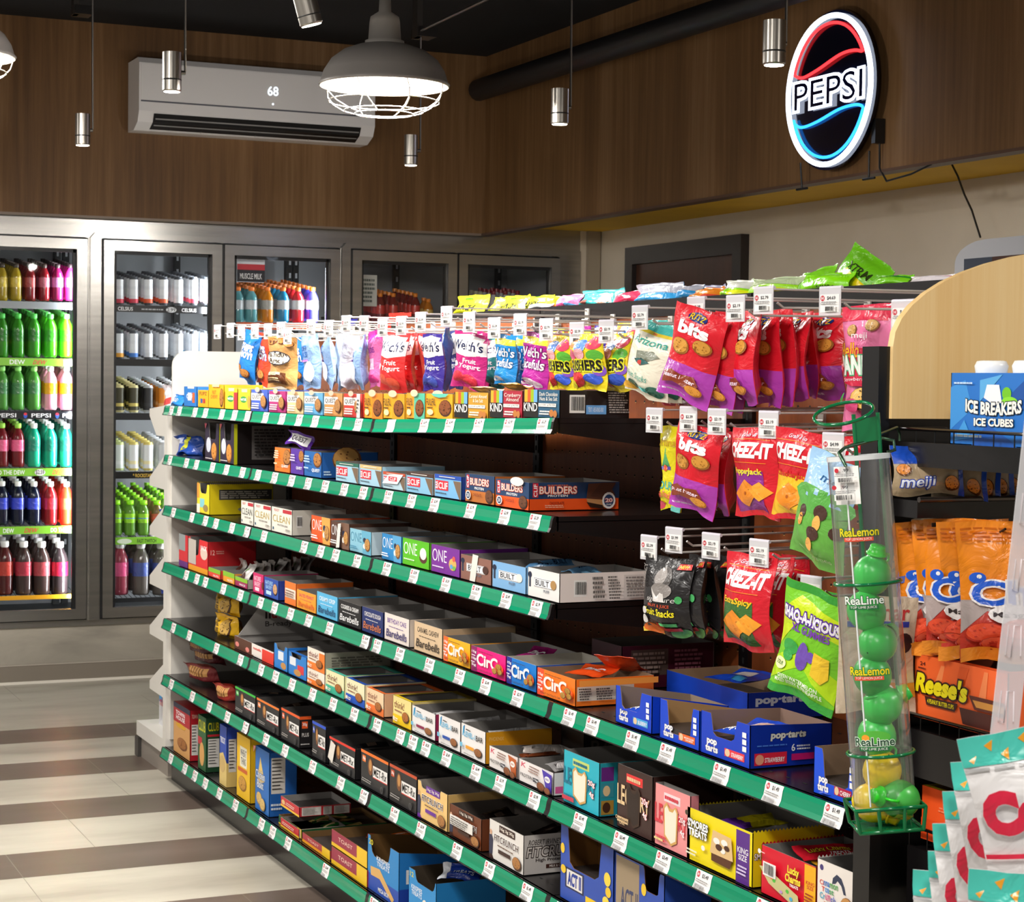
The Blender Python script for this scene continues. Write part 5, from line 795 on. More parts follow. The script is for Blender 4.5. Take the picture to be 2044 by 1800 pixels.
(6, 733, 796, 1695, '2888cc', [('r', '2850b0', 0, 0, 1, .3), t('f0f4f8', 'KRISPIES\nTREATS', .3, .52, .72, .7), ('p', 'e0b068', [.1, .44, .4, .48, .86, .1, .8, .02, .4, .3, .12, .28]), t('e8d830', '20', .05, .84, .18, .94), t('ffffff', 'MEGA BOX', .36, .06, .7, .14)], 'light blue crispy treat box with a big scooped front', {'cut': (.1, .72, .34), 'ic': '6a4c28', 'side': 940, 'sc': '2478c0', 'hb': .85, 'sd': [('r', 'e8e4dc', .1, .5, .3, .8), ('b', .12, .5, .26, .72), ('r', '2040a0', 0, 0, 1, .4)], 'H': .16}),
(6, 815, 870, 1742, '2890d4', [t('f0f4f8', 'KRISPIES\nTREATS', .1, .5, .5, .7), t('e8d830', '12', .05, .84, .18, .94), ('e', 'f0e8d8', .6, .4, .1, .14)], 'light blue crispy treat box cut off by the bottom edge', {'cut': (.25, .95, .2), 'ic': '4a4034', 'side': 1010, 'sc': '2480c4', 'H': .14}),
]
BOXTOP = {}
def place(it):
    s, a, b, yt, fc, ops, lab, o = it
    X = o.get('X', 1.984)+o.get('Xo', 0); zz = ZS[s]+CAMH+.0005; Ya = Yat(a, X, zz); Yb = Yat(b, X, zz); zz = zsh(s, (Ya+Yb)/2)+.0008+o.get('zb', 0)
    if lab.endswith('upper of two') and s == 4: zz += BOXTOP[(4, 613)]+.001
    w = (Ya-Yb)*.985; h = o.get('H') or max(.03, onX(a, yt, X).z-zz)
    if s == 4 and a == 613 and 'lower' in lab: BOXTOP[(4, 613)] = h
    d = o.get('D') or (Xat(o['side'], Yb, zz)-X if 'side' in o else .2 if s else .15); d = min(d, XB-.02-X)
    sdw = None; nx = [q[1] for q in ITEMS if q[0] == s and b-5 <= q[1] < o.get('side', 0)+9]
    if nx and 'D' not in o: sdw = d; d = max(d, .1 if s == 6 or h > .16 else .19)
    hb = h*o['hb'] if 'hb' in o else None
    mb = carton(w, d, h, ops, o.get('sd'), fc, o.get('sc'), o.get('ic', '8e8a86'), hb, o.get('cut'), o.get('top', 'open'), o.get('topc'), inner=True, sdw=sdw)
    ob = mb.obj('tray_box' if h < .06 else 'snack_box', None, (X, (Ya+Yb)/2, zz), (0, 0, -math.pi/2))
    tag(ob, lab+' on the '+SN[s], 'box'); return ob, (X, (Ya+Yb)/2, zz, w, d, h)
INFO = {}
for it in ITEMS: INFO[(it[0], it[1], it[3])] = place(it)[1]
# boxes standing behind the front row
def back(s, X, px0, px1, yt, fc, ops, lab, d=.12, sd=None, sc_=None, ic='8e8a86', **k):
    zz = ZS[s]+CAMH+.0008; Ya, Yb = Yat(px0, X, zz), Yat(px1, X, zz); h = onX(px1, yt, X).z-zz
    ob = carton(Ya-Yb, d, h, ops, sd, fc, sc_, ic, **k).obj('snack_box', None, (X, (Ya+Yb)/2, zz), (0, 0, -math.pi/2)); tag(ob, lab, 'box')
back(3, 2.26, 1330, 1492, 1383, '1040b8', None, 'royal blue toaster pastry box in the back row of the fourth shelf', .2, [t('c8ccd8', 'pop·tarts', .1, .5, .8, .85, b=.05)], '0a2c90', 'a08468')
back(3, 2.2, 1180, 1240, 1290, '4a1028', None, 'maroon box with a printed side at the back of the fourth shelf', .26, [('r', '5a4a44', .1, .3, .5, .9), ('l', 'a08c84', .12, .34, .48, .86, 5), ('l', '8a5060', .55, .4, .9, .9, 5)], '4a1028')
back(4, 2.2, 1120, 1165, 1455, '2a2422', None, 'dark protein box at the back of the fifth shelf', .2, [t('6a6058', 'BAR', .1, .3, .6, .7)], '2a2624')
# ------------------------------------------------------------------ loose wrapped bars, packets
def wrapper(loc, size, c, ops, lab, rot=(0, 0, 0), cat='bar', name='wrapped_bar', grp=None, fin='film', seed=2, wr=1.6):
    w, h, tt = size; flat = rot[0] < -1
    if flat: tt *= .55; wr = .8; w *= .84; h *= .9; loc = (loc[0], loc[1], loc[2]-.016)
    me = bagmesh(name, w, h, tt, ops, c, seed=seed, fin=fin, top=.12, bot=.12, wr=wr)
    for v in me.vertices: v.co.z += h/2
    o = mobj(name, me, None, loc, rot); tag(o, lab, cat, grp); return o
def inbox(key, fx, fy, dz, cl=.52):
    fy = max(fy, cl)                                   # a place in a box: fractions across the front and into the shelf
    X, Y, z, w, d, h = INFO[key]; return (X+d*fy, Y+w/2-w*fx, z+h+dz)
HZ = lambda yaw=0, tl=0: (math.radians(-90+tl), 0, math.radians(yaw))   # lying flat, print up
wrapper(inbox((1, 580, 894), .3, .1, .03, 0), (.13, .045, .02), '5a2c98', [('r', 'f0eef0', .1, .2, .9, .8), t('2a2430', 'QUEST', .16, .3, .8, .7)], 'purple and white protein bar sticking up from the purple cookie box', (0, .15, -1.2))
for i, (k, fx, fy, dz, yaw, c, tx) in enumerate([((2, 982, 1118), .5, .45, .006, -60, '5a90c0', 'BUILT'), ((2, 1053, 1131), .2, .25, .008, 30, '6aa0cc', 'BUILT'), ((2, 1053, 1131), .6, .5, .005, -100, '7ab0d4', ''), ((2, 982, 1118), .3, .8, .01, 10, '5a90c0', 'BUILT')]):
    wrapper(inbox(k, fx, fy, dz), (.13, .04, .018), c, [t('15203c', tx, .3, .25, .72, .75)] if tx else [], ['powder blue wrapped bar lying in the powder blue box', 'powder blue wrapped bar across the far edge of the white bar box', 'pale blue crumpled bar near the middle of the white bar box', 'dusky blue wrapped bar at the back of the powder blue box'][i], HZ(yaw, 12), seed=i)
for i, (fx, fy, yaw) in enumerate([(.3, .3, 20), (.6, .5, -10), (.4, .7, 40)]): wrapper(inbox((4, 1036, 1513), fx, fy, .004+i*.012), (.13, .045, .02), 'd8d4d4', [('r', '202434', .6, .2, .9, .8), t('4a4448', 'PROTEIN', .12, .35, .5, .65)], ['silver wrapped bar at the front of the purple cornered tray', 'silver wrapped bar in the middle of the purple cornered tray', 'silver wrapped bar topmost in the purple cornered tray'][i], HZ(yaw, 8), fin='foil', seed=i+3)
for i, (fx, fy, yaw) in enumerate([(.5, .3, 10), (.4, .6, -20)]): wrapper(inbox((4, 976, 1487), fx, fy, .002+i*.01), (.13, .045, .02), ['a0522c', 'd8cfc8'][i], [('r', 'e8e0d8', .2, .2, .5, .8)], ['brown wrapped bar in the rust cornered tray', 'pale wrapped bar in the rust cornered tray'][i], HZ(yaw, 8), fin='foil', seed=i+6)
for i, (k, fx, fy, yaw) in enumerate([((4, 822, 1406), .5, .5, -10), ((4, 875, 1424), .5, .45, 15), ((4, 920, 1441), .5, .6, 5)]): wrapper(inbox(k, fx, fy, .0), (.15, .05, .02), 'd4d2d2', [('l', '8a8684', .2, .3, .6, .7, 2)], ['white wrapped bar in the box with the maroon flavour bar', 'white wrapped bar in the box with the blue flavour bar', 'white wrapped bar in the box with the mustard side'][i], HZ(yaw, 10), seed=i+9)
for i, (k, fx, fy, yaw, c) in enumerate([((5, 469, 1368), .6, .35, -20, '1c1a1c'), ((5, 512, 1391), .5, .4, 30, '2a1c18'), ((5, 657, 1468), .5, .4, 10, '1c1a1c'), ((5, 897, 1602), .5, .4, 30, '1a1210'), ((5, 976, 1632), .5, .35, 35, '201412')]): wrapper(inbox(k, fx, fy, -.002), (.14, .05, .02), c, [('r', '5a4a40', .3, .3, .6, .6)], 'dark wrapped bar in the '+['green edged black box', 'orange edged black box, second from the far end', 'red edged black box', 'chestnut brown box', 'white box with the big lettered side'][i], HZ(yaw, 12), seed=i+12)
wrapper(inbox((3, 1072, 1331), .4, .35, .012), (.12, .1, .03), 'e8501c', [t('ffffff', 'CirC', .2, .3, .8, .7, b=.03)], 'orange bag of ball snacks lying in the orange box', HZ(-60, 10), cat='bag', name='snack_pouch')
wrapper(inbox((3, 1072, 1331), .5, .85, .03), (.12, .13, .03), 'e8501c', [t('ffffff', 'CirC', .2, .3, .8, .7, b=.03), ('e', '8a3018', .5, .15, .3, .1)], 'orange bag of ball snacks leaning out at the back of the orange box', HZ(-50, -20), cat='bag', name='snack_pouch')
wrapper(inbox((3, 940, 1287), .8, .3, .012), (.1, .08, .02), '8a1c60', [t('ffffff', 'CirC', .2, .3, .8, .7, b=.03)], 'magenta bag of ball snacks in the hot pink box', HZ(-70, 20), cat='bag', name='snack_pouch')
def pt_pack(key, fx, fy, dz, lab, yaw=0, c2='f0e8e4'): wrapper(inbox(key, fx, fy, dz+.02, 0), (.12, .14, .03), '1848c8', [t('ffffff', 'pop·tarts', .1, .12, .6, .3, b=.05), ('p', c2, [.3, .45, .95, .4, .9, .85, .4, .9]), ('e', 'e8c0b0', .6, .65, .2, .14)], lab, HZ(-80+yaw, 8), cat='packet', name='pastry_packet')
pt_pack((3, 1228, 1366), .45, .35, -.05, 'blue toaster pastry packet in the box with the light blue label')
pt_pack((3, 1398, 1416), .42, .4, -.035, 'blue toaster pastry packet in the strawberry box, upper of two', 5, 'f4dce0'); pt_pack((3, 1398, 1416), .5, .36, -.065, 'blue toaster pastry packet in the strawberry box, lower of two', -5)
pt_pack((3, 1623, 1488), .5, .3, -.08, 'blue toaster pastry packet in the cherry box'); 
p_ = (2.36, Yat(1480, 2.36, .95), ZS[3]+CAMH+.085); wrapper(p_, (.13, .15, .03), '1848c8', [('p', 'e8e4e4', [.2, .4, .8, .4, .7, .8, .3, .8]), ('r', '40a0d8', .6, .1, .9, .3)], 'blue toaster pastry packet in the back row box', HZ(-70, 5), cat='packet', name='pastry_packet')
wrapper(inbox((4, 1518, 1684), .5, .3, .012), (.17, .07, .03), 'b81828', [t('f0d030', 'Lucky Charms', .15, .4, .8, .85, o='701018'), t('f0f0f0', 'TREATS', .4, .15, .7, .32)], 'red wrapped cereal bar lying on the red cereal treat box', HZ(-10, 15))
wrapper(inbox((4, 1518, 1684), .6, .6, .004), (.17, .06, .03), 'd8a020', [('r', 'f0c838', .1, .3, .8, .7)], 'golden wrapped cereal bar behind the red one', HZ(15, 5))
wrapper(inbox((4, 1370, 1608), .4, .3, -.004), (.16, .06, .03), 'd8c818', [('r', '5a2a88', 0, 0, .3, 1)], 'yellow and purple wrapped bar in the marshmallow treat box', HZ(10, 15))
for i, (fx, fy, yaw) in enumerate([(.4, .3, -25), (.5, .6, 15)]): wrapper(inbox((6, 661, 1674), fx, fy, .006+i*.01), (.17, .045, .025), ['e88020', 'd86820'][i], [('r', 'f0d8c8', .4, .2, .8, .8), ('r', 'c03028', 0, 0, .15, 1)], ['orange cracker sleeve at the front of the upper maroon tray', 'orange cracker sleeve farther back in the upper maroon tray'][i], HZ(yaw, 6), cat='packet', name='cracker_sleeve')
wrapper(inbox((6, 603, 1676), .5, .3, .004), (.16, .045, .025), 'e88a20', [('r', 'f0e0d0', .35, .2, .85, .8)], 'orange cracker sleeve on the lone maroon and amber tray', HZ(-10, 6), cat='packet', name='cracker_sleeve')
for i in range(6): wrapper(inbox((6, 556, 1642), .12+.14*i, .3, .002), (.03, .15, .02), ['2f7a34', 'd8c070'][i % 2], [('r', 'e8dca0' if i % 2 == 0 else '2f7a34', .2, .1, .8, .4)], '%s cracker sleeve, %s from the far side of the green tray' % (['green', 'tan'][i % 2], CO[i]), HZ(-90, 4), cat='packet', name='cracker_sleeve', seed=i, grp='cracker sleeves in the green tray')
wrapper(inbox((6, 815, 1742), .6, .3, .0), (.12, .06, .03), '1c3c9c', [('r', 'e8ecf4', 0, 0, .2, 1), t('d8e4f4', 'TREATS', .3, .3, .85, .6)], 'dark blue wrapped treat sticking out of the nearest light blue box', HZ(-40, 40))
wrapper(inbox((0, 906, 782), .5, .3, .024, 0), (.14, .035, .02), 'c89048', [('r', 'e8d8b0', .1, .2, .5, .8)], 'gold wrapped bar lying on the gold nut bar box', HZ(-80, 0)); wrapper(inbox((0, 977, 779), .3, .3, .028, 0), (.13, .04, .022), 'd89830', [('r', 'e8c070', .3, .2, .8, .8)], 'orange gold wrapped bar lying on the crimson nut bar box', HZ(-85, 0))
for i in range(9): k = (3, 469, 1149); X, Y, z, w, d, h = INFO[k]; wrapper((X+.03+i*.028, Y+.01-.0*i, z+h+.0+i*.003), (.09, .1, .025), ['b8b4b0', '8a847e'][i % 2], [('e', '5a4038', .5, .4, .3, .28), ('e', '6a9a50', .5, .75, .12, .08)], 'silver nut packet, %s in the slanted row behind the maroon tray' % OR[min(i, 7)] if i < 8 else 'silver nut packet, rearmost in the slanted row behind the maroon tray', (-.25, 0, -math.pi/2), cat='packet', name='nut_packet', fin='foil', seed=i, grp='silver nut packets')
for i, k in enumerate([(3, 416, 1131), (3, 445, 1138)]): wrapper(inbox(k, .5, .2, .005), (.08, .06, .02), 'c8c4bc', [('e', '6a4a38', .5, .4, .3, .3)], 'silver nut packet standing in the %s and lime tray' % ['coral', 'orange'][i], (-.2, 0, -math.pi/2), cat='packet', name='nut_packet', fin='foil')
# odd packs on the far bay
def at(s, px, X, dz=0): zz = ZS[s]+CAMH; return (X, Yat(px, X, zz), zz+dz)
wrapper(at(0, 356, 2.02, .02), (.1, .05, .04), '2880d0', [t('ffffff', 'OREO', .3, .4, .7, .7)], 'small light blue packet at the far end of the top shelf', (0, 0, -1.4), cat='packet', name='biscuit_packet')
wrapper(at(1, 379, 2.05, .04), (.17, .085, .07), '1c4aa8', [('p', 'c8cc30', [.3, .3, .6, .5, .7, 1, .5, 1]), ('r', 'c0c8e0', .1, .6, .35, .85)], 'crumpled dark blue packet at the far end of the second shelf', (.3, 0, -1.2), cat='packet', name='biscuit_packet', wr=2.5)
for i in range(2): wrapper(at(4, 455, 2.05, .043+i*.086), (.21, .085, .08), 'e8b414', [('r', 'f0e8d0', .1, .3, .22, .8), ('e', 'b02838', .16, .6, .04, .14), t('3a2818', 'FUDGE\nSTRIPES', .28, .25, .48, .8), ('c', .72, .5, .16, .42, 'c8a050', '4a2c18')], 'bright yellow striped cookie pack, %s of two on the fifth shelf' % ['lower', 'upper'][i], (.15, 0, -1.45), cat='pack', name='cookie_pack', wr=.6)
for i, (px, X, dz, c) in enumerate([(405, 2.1, .13, '5a2024'), (415, 2.12, .09, '5a2024'), (404, 2.05, .045, '7a2428'), (452, 2.03, .03, 'a03028')]): wrapper(at(5, px, X, dz), (.24 if i < 3 else .14, .07, .06), c, [('p', 'd8a060', [.15, .45, .8, .5, .8, .9, .2, .85])]+[('r', '8a5a30', .2+.09*k, .46, .23+.09*k, .86) for k in range(6)], ['dark red pastry pack, topmost of the stack on the sixth shelf', 'dark red pastry pack in the middle of the stack on the sixth shelf', 'red striped danish pack at the front of the sixth shelf', 'small red pastry pack beside the green edged box'][i], (.5, 0, -1.3), cat='pack', name='pastry_pack', wr=.8)
# white hazelnut box with its raised lid
X = 1.99; z = ZS[4]+CAMH+.001; Ya, Yb = Yat(468, X, z), Yat(546, X, z); w = Ya-Yb; e = empty('snack_box', (X, (Ya+Yb)/2, z), -math.pi/2); tag(e, 'white hazelnut snack box with a tall raised lid and brown front on the fifth shelf', 'box')
mb = carton(w, .3, .045, [('r', '5a3424', 0, 0, .5, 1), ('r', 'f0e8e0', .46, .1, .74, 1), ('r', 'e84030', .72, 0, 1, .9), ('e', 'e88a80', .08, .4, .05, .2), ('e', 'e88a80', .35, .3, .05, .2), t('e84030', 'nutella', .5, .6, .7, .8)], [('r', 'e84030', 0, .3, 1, 1)], 'e8e4de', '3a2420', 'b8b4b0'); mb.obj('carton', e)
mb = MB(); mb.prism([(0, .0), (.34, .0), (.3, .115), (.09, .115)], (-w/2+.01, .01, .045), (0, 1, 0), (0, 0, 1), (.002, 0, 0), mat('bdb9b4', 'card')); lay(mb, [t('2a2422', 'n', .3, .5, .36, .8, b=.03), t('c8323a', 'utella', .37, .5, .68, .84, b=.03), t('3a3230', 'B-ready', .3, .2, .6, .42, b=0)], .34, .115, lambda u, v, e_: (-w/2+.0125+e_, .01+u, .045+v)); mb.obj('raised_lid', e)
# ------------------------------------------------------------------ peg hooks with price holders
XT = 2.06
def holder_mesh(price):
    k = 'H'+price
    if k in TAGM: return TAGM[k]
    mb = MB(); w, h = .056, .046; lay(mb, [('r', 'eeecea', .05, .04, .95, .78), ('e', 'c02c3a', .16, .62, .1, .12), t('ffffff', 'H', .11, .56, .21, .68), t('3a3a3e', price, .38, .54, .78, .7), ('l', 'a0a0a0', .1, .36, .9, .5, 2), ('b', .3, .06, .85, .3)], w, h, lambda u, v, e: (u-w/2, -.0036-e, v-h)); TAGM[k] = mb.mesh('price_label'); return TAGM[k]
HM_ = {}
def hook(px, py, price, lab, X=XT, L=None):
    p = onX(px, py, X); p.z += .024; L = L or XB-X; e = empty('peg_hook', p, -math.pi/2+.12*0); tag(e, lab, 'hook', 'steel peg hooks with price holders')
    if 'w' not in HM_:
        G = mat('c4c0ba', 'plast'); mb = MB(); mb.tube([(.0, .0, 0), (0, L, .004), (0, L, -.02)], .0024, G, 6); HM_['w'] = mb.mesh('label_wire')
        mb = MB(); mb.tube([(0, .03, -.026), (0, .045, -.036), (0, L, -.03)], .0028, G, 6); HM_['a'] = mb.mesh('bag_arm')
        mb = MB(); mb.box((-.012, L-.008, -.045), (.012, L, .01), G); mb.tube([(-.02, L-.012, -.022), (.02, L-.012, -.022)], .003, G, 6); HM_['b'] = mb.mesh('back_clip')
        mb = MB(); mb.box((-.029, -.0035, -.05), (.029, -.002, .002), TAGP); mb.tube([(-.029, 0, .002), (.029, 0, .002)], .0038, mat('dcd8e2', 'gloss'), 8); HM_['t'] = mb.mesh('tag_holder')
    mobj('label_wire', HM_['w'], e); mobj('bag_arm', HM_['a'], e); mobj('back_clip', HM_['b'], e); th = mobj('tag_holder', HM_['t'], e, (0, 0, 0), (0, 0, .18)); mobj('price_label', holder_mesh(price), th)
T1 = [(435, 663), (461, 660), (483, 665), (510, 662), (536, 662), (562, 659), (575, 672), (622, 655), (657, 657), (692, 648), (728, 649), (765, 655), (802, 651), (841, 643), (893, 632), (938, 644), (988, 656), (1040, 649), (1092, 659), (1153, 667), (1212, 663), (1279, 635), (1391, 619), (1470, 617), (1526, 601), (1659, 602), (1805, 630)]
for i, (x, y) in enumerate(T1): hook(x, y, '$4.69' if i > 24 else ['$2.79', '$2.39', '$2.19'][i % 3], 'steel peg hook with price holder, %s from left in the top row' % (['first', 'second', 'third', 'fourth', 'fifth', 'sixth', 'seventh', 'eighth', 'ninth', 'tenth', '11th', '12th', '13th', '14th', '15th', '16th', '17th', '18th', '19th', '20th', '21st', '22nd', '23rd', '24th', '25th', '26th', '27th'][i]))
for i, (x, y, pr) in enumerate([(1308, 840, '$2.39'), (1376, 838, '$2.39'), (1433, 843, '$2.19'), (1536, 849, '$2.19'), (1665, 894, '$4.99')]): hook(x, y, pr, 'steel peg hook with price holder, %s from left in the middle row' % CO[i])
for i, (x, y, pr) in enumerate([(1297, 1094, '$2.39'), (1347, 1079, '$1.99'), (1421, 1091, '$2.19'), (1517, 1105, '$2.19'), (1621, 1179, '$3.29')]): hook(x, y, pr, 'steel peg hook with price holder, %s from left in the lowest row' % CO[i])
# ------------------------------------------------------------------ hanging bags
bits = [('r', 'b040b0', 0, 0, 1, .38), ('e', '1c2c70', .5, .9, .2, .05), t('f0c020', 'RITZ', .34, .87, .66, .93), t('ffffff', 'bits', .2, .7, .8, .84, b=.05), ('c', .3, .56, .2, .09, 'd89a40', '9a6020'), ('c', .74, .62, .17, .08, 'd89a40', '9a6020'), ('p', '8a3a20', [.12, .26, .3, .3, .5, .27, .74, .3, .84, .22, .7, .14, .4, .17, .16, .14]), t('f4e0f0', 'peanut butter', .16, .2, .78, .26), ('c', .78, .16, .14, .05, 'e09a40', 'b06a20'), ('l', 'e8c8f0', .2, .06, .8, .1, 1)]
def cheez(mid, lo, wd_, wc): return [('r', mid, .0 if lo else .1, .04, 1 if lo else .78, .52), t('ffffff', 'CHEEZ-IT', .06, .66, .94, .84, s=.2, b=.05), ('r', 'f0a020', .1, .87, .9, .875), t('e8e0f0', 'Grab & Go', .3, .9, .7, .94), t(wc, wd_, .12, .46, .78, .55, b=.03, s=.1), ('p', 'e88a20', [.12, .26, .42, .42, .76, .28, .44, .1]), ('p', 'f0a030', [.5, .3, .7, .4, .92, .3, .72, .18]), ('e', 'b05a10', .44, .26, .02, .02), ('r', 'f0a020', .12, .61, .86, .615)]
welch = lambda c, c2: [('r', c, 0, 0, 1, 1), ('p', 'f4f0ee', [0, .62, 0, .92, .5, .97, 1, .92, 1, .62, .5, .57]), t('1c2450', "Welch's", .06, .68, .94, .86, s=.1), t('ffffff', 'Fruit\nYogurt', .3, .34, .9, .54), ('e', c2, .3, .2, .2, .1), ('e', c2, .65, .16, .22, .1), ('e', 'f0f0f0', .15, .42, .1, .05)]
gush = [('e', 'f08030', .2, .86, .2, .1), ('e', '5088e0', .5, .78, .16, .12), ('e', 'e04060', .8, .84, .18, .12), ('e', 'e8508a', .16, .62, .2, .12), ('e', '60b840', .84, .62, .16, .1), ('e', 'e03a40', .3, .2, .26, .14), ('e', '4060d0', .75, .2, .2, .1), ('e', 'f0a8b0', .5, .64, .14, .1), ('e', '8050c0', .9, .36, .12, .1), ('e', 'f0e030', .12, .12, .14, .08), t('1c1a10', 'GUSHERS', .04, .34, .96, .54, o='f0f030', ow=.08, b=.04, s=.05)]
famous = [('c', .2, .9, .16, .07), ('c', .55, .93, .18, .08), ('c', .85, .86, .14, .06), ('e', '3a3a44', .5, .58, .42, .14), ('e', 'f0ead8', .5, .58, .39, .12), t('3a2420', 'Famous\nAmos', .16, .48, .84, .7, s=.15), ('r', '5a3018', .18, .08, .8, .3), ('r', 'f0e0b8', .22, .24, .62, .3), t('6a3818', 'CHOCOLATE CHIP', .26, .25, .58, .29), ('l', 'e0c090', .26, .12, .7, .2, 2)]
soft = [('p', 'a890c0', [0, .1, .2, .1, .3, .3, 0, .3]), t('3a70b8', 'SOFT\nBAKED', .1, .58, .55, .8, b=.04), ('c', .16, .32, .12, .08), ('e', 'e8e8ee', .62, .3, .24, .2), ('r', '9a6ab0', .1, .5, .6, .54)]
chips = lambda c: [t('ffffff', 'CHIPS\nAHOY!', .1, .5, .9, .78, o='1c50a0', ow=.06, b=.05), ('c', .3, .26, .2, .09), ('c', .7, .22, .2, .09)]
ariz = [('r', '48c0b8', 0, .9, 1, 1), ('r', 'e8d040', 0, .86, 1, .9), ('r', 'e07a50', .1, .87, .2, .89), ('r', 'e07a50', .5, .87, .6, .89), t('2aa090', 'Arizona', .14, .72, .92, .82, b=.01), ('p', '8a9080', [.35, .62, .7, .66, .86, .6, .6, .5, .36, .52]), ('p', '3a6a6a', [.3, .5, .5, .54, .7, .5, .5, .44]), ('e', 'd04a40', .5, .48, .06, .03), t('38a090', 'Fruit Snacks', .14, .24, .7, .32, b=0), ('e', '3a7868', .3, .14, .14, .06), ('e', 'e8b040', .14, .08, .16, .06), ('e', '3a7868', .8, .12, .16, .08), ('r', '60c8c0', .5, .1, .66, .16)]
arizy = [('p', '58a868', [.3, .5, .5, .74, .7, .5]), ('r', '5a48a0', .3, .48, .72, .52), t('c8a020', 'Arizona', .2, .76, .9, .86), ('e', 'e05a30', .5, .5, .1, .04), t('3aa8a0', 'SOUR', .2, .24, .8, .34), t('e85a60', 'Fruit Snacks', .16, .14, .84, .22), ('e', 'd04a60', .2, .06, .1, .05), ('r', '60b8b0', .6, .0, 1, .06)]
pand = [('r', 'e03050', 0, .88, 1, 1), ('c', .3, .8, .11, .05, 'd8a860', '8a5a30'), ('c', .72, .84, .12, .05, 'd8a860', '8a5a30'), t('fff0f4', 'meiji', .36, .72, .7, .78), ('e', 'd02848', .5, .5, .55, .16), t('f0b020', 'Hello', .08, .58, .52, .7, s=.2, o='c02040', ow=.02), t('f0f8f0', 'PANDA', .02, .44, .98, .6, o='50b078', ow=.05, b=.05), t('f8e0e8', 'Strawberry', .14, .38, .66, .42, s=.15, b=0), ('c', .6, .24, .22, .1, 'e8b860', '4a3020'), ('e', 'd04878', .44, .18, .12, .06), ('p', '48b058', [.06, .26, .24, .3, .2, .2, .1, .2])]
blk = [('r', 'e8c848', 0, 0, .4, .06), ('e', 'e87020', .24, .06, .22, .07), ('e', 'c03030', .46, .12, .1, .05), ('e', '48884a', .8, .05, .2, .06), ('e', '5a5654', .52, .74, .17, .15), ('e', '9a9490', .48, .76, .12, .11), ('e', '8a8480', .52, .58, .22, .1), ('p', 'd8d4d0', [.3, .62, .4, .44, .62, .44, .56, .6, .46, .5]), t('e8e4e0', 'signature', .2, .42, .8, .5, b=-.01, s=.3), t('d05030', 'FRUIT & JUICE', .26, .36, .72, .41), t('f0e020', 'Fruit Snacks', .16, .26, .8, .35, b=.02), ('e', '48a860', .86, .48, .06, .05), ('e', 'e8e4e0', .12, .3, .09, .05), ('e', 'e8e4e0', .12, .18, .09, .06), ('r', '48a860', .5, .14, .82, .18), ('r', 'c03840', .48, .08, .86, .12), ('r', 'd02c28', .72, .86, .98, .93), t('f0e040', 'NEW!', .75, .875, .95, .915), t('8a8480', 'BREEZY', .0, .6, .1, .9, r=90)]
shaq = [('p', 'c8e020', [0, .4, .4, .7, 1, .6, 1, .8, .3, .9, 0, .7]), ('p', 'b0d818', [0, .1, .5, .3, 1, .1, 1, .3, .5, .5, 0, .3]), ('r', '389838', 0, .93, 1, 1), ('r', '389838', 0, 0, 1, .07), t('f4f0fa', 'SHAQ-A-LICIOUS', .05, .66, .95, .78, o='5a2c98', ow=.1, b=.05), t('7a3cb0', 'XL GUMMIES', .26, .59, .84, .66, b=.03), ('e', '38a048', .28, .44, .14, .07), ('e', '38a048', .26, .36, .1, .05), ('e', '7050b0', .5, .4, .09, .13), ('e', '7050b0', .62, .42, .06, .05), ('p', 'e8c030', [.66, .48, .88, .46, .9, .3, .82, .24, .66, .28]), ('e', 'f0f0b0', .16, .27, .13, .05), t('3a7830', 'SOUR', .08, .255, .24, .29), t('f4f8e8', 'GREEN WATERMELON\nMIXED BERRY & PINEAPPLE', .14, .11, .86, .19)]
mush = [('r', '9cc4e8', 0, .6, 1, 1), ('e', '5aa848', .5, .6, .6, .12), t('2a5a8a', 'meiji', .4, .76, .9, .84), ('e', '4a3028', .26, .46, .09, .06), ('e', 'e8a048', .26, .38, .06, .06), ('e', '4a3028', .62, .52, .12, .07), ('e', 'f0b058', .6, .42, .07, .07), ('e', '4a3028', .56, .32, .12, .06), ('e', 'f0b058', .54, .22, .07, .06), ('e', '4a3028', .9, .38, .1, .06), t('e8f0d8', 'NET WT 5 OZ (142g)', .24, .08, .84, .12, b=0)]
BM = {}
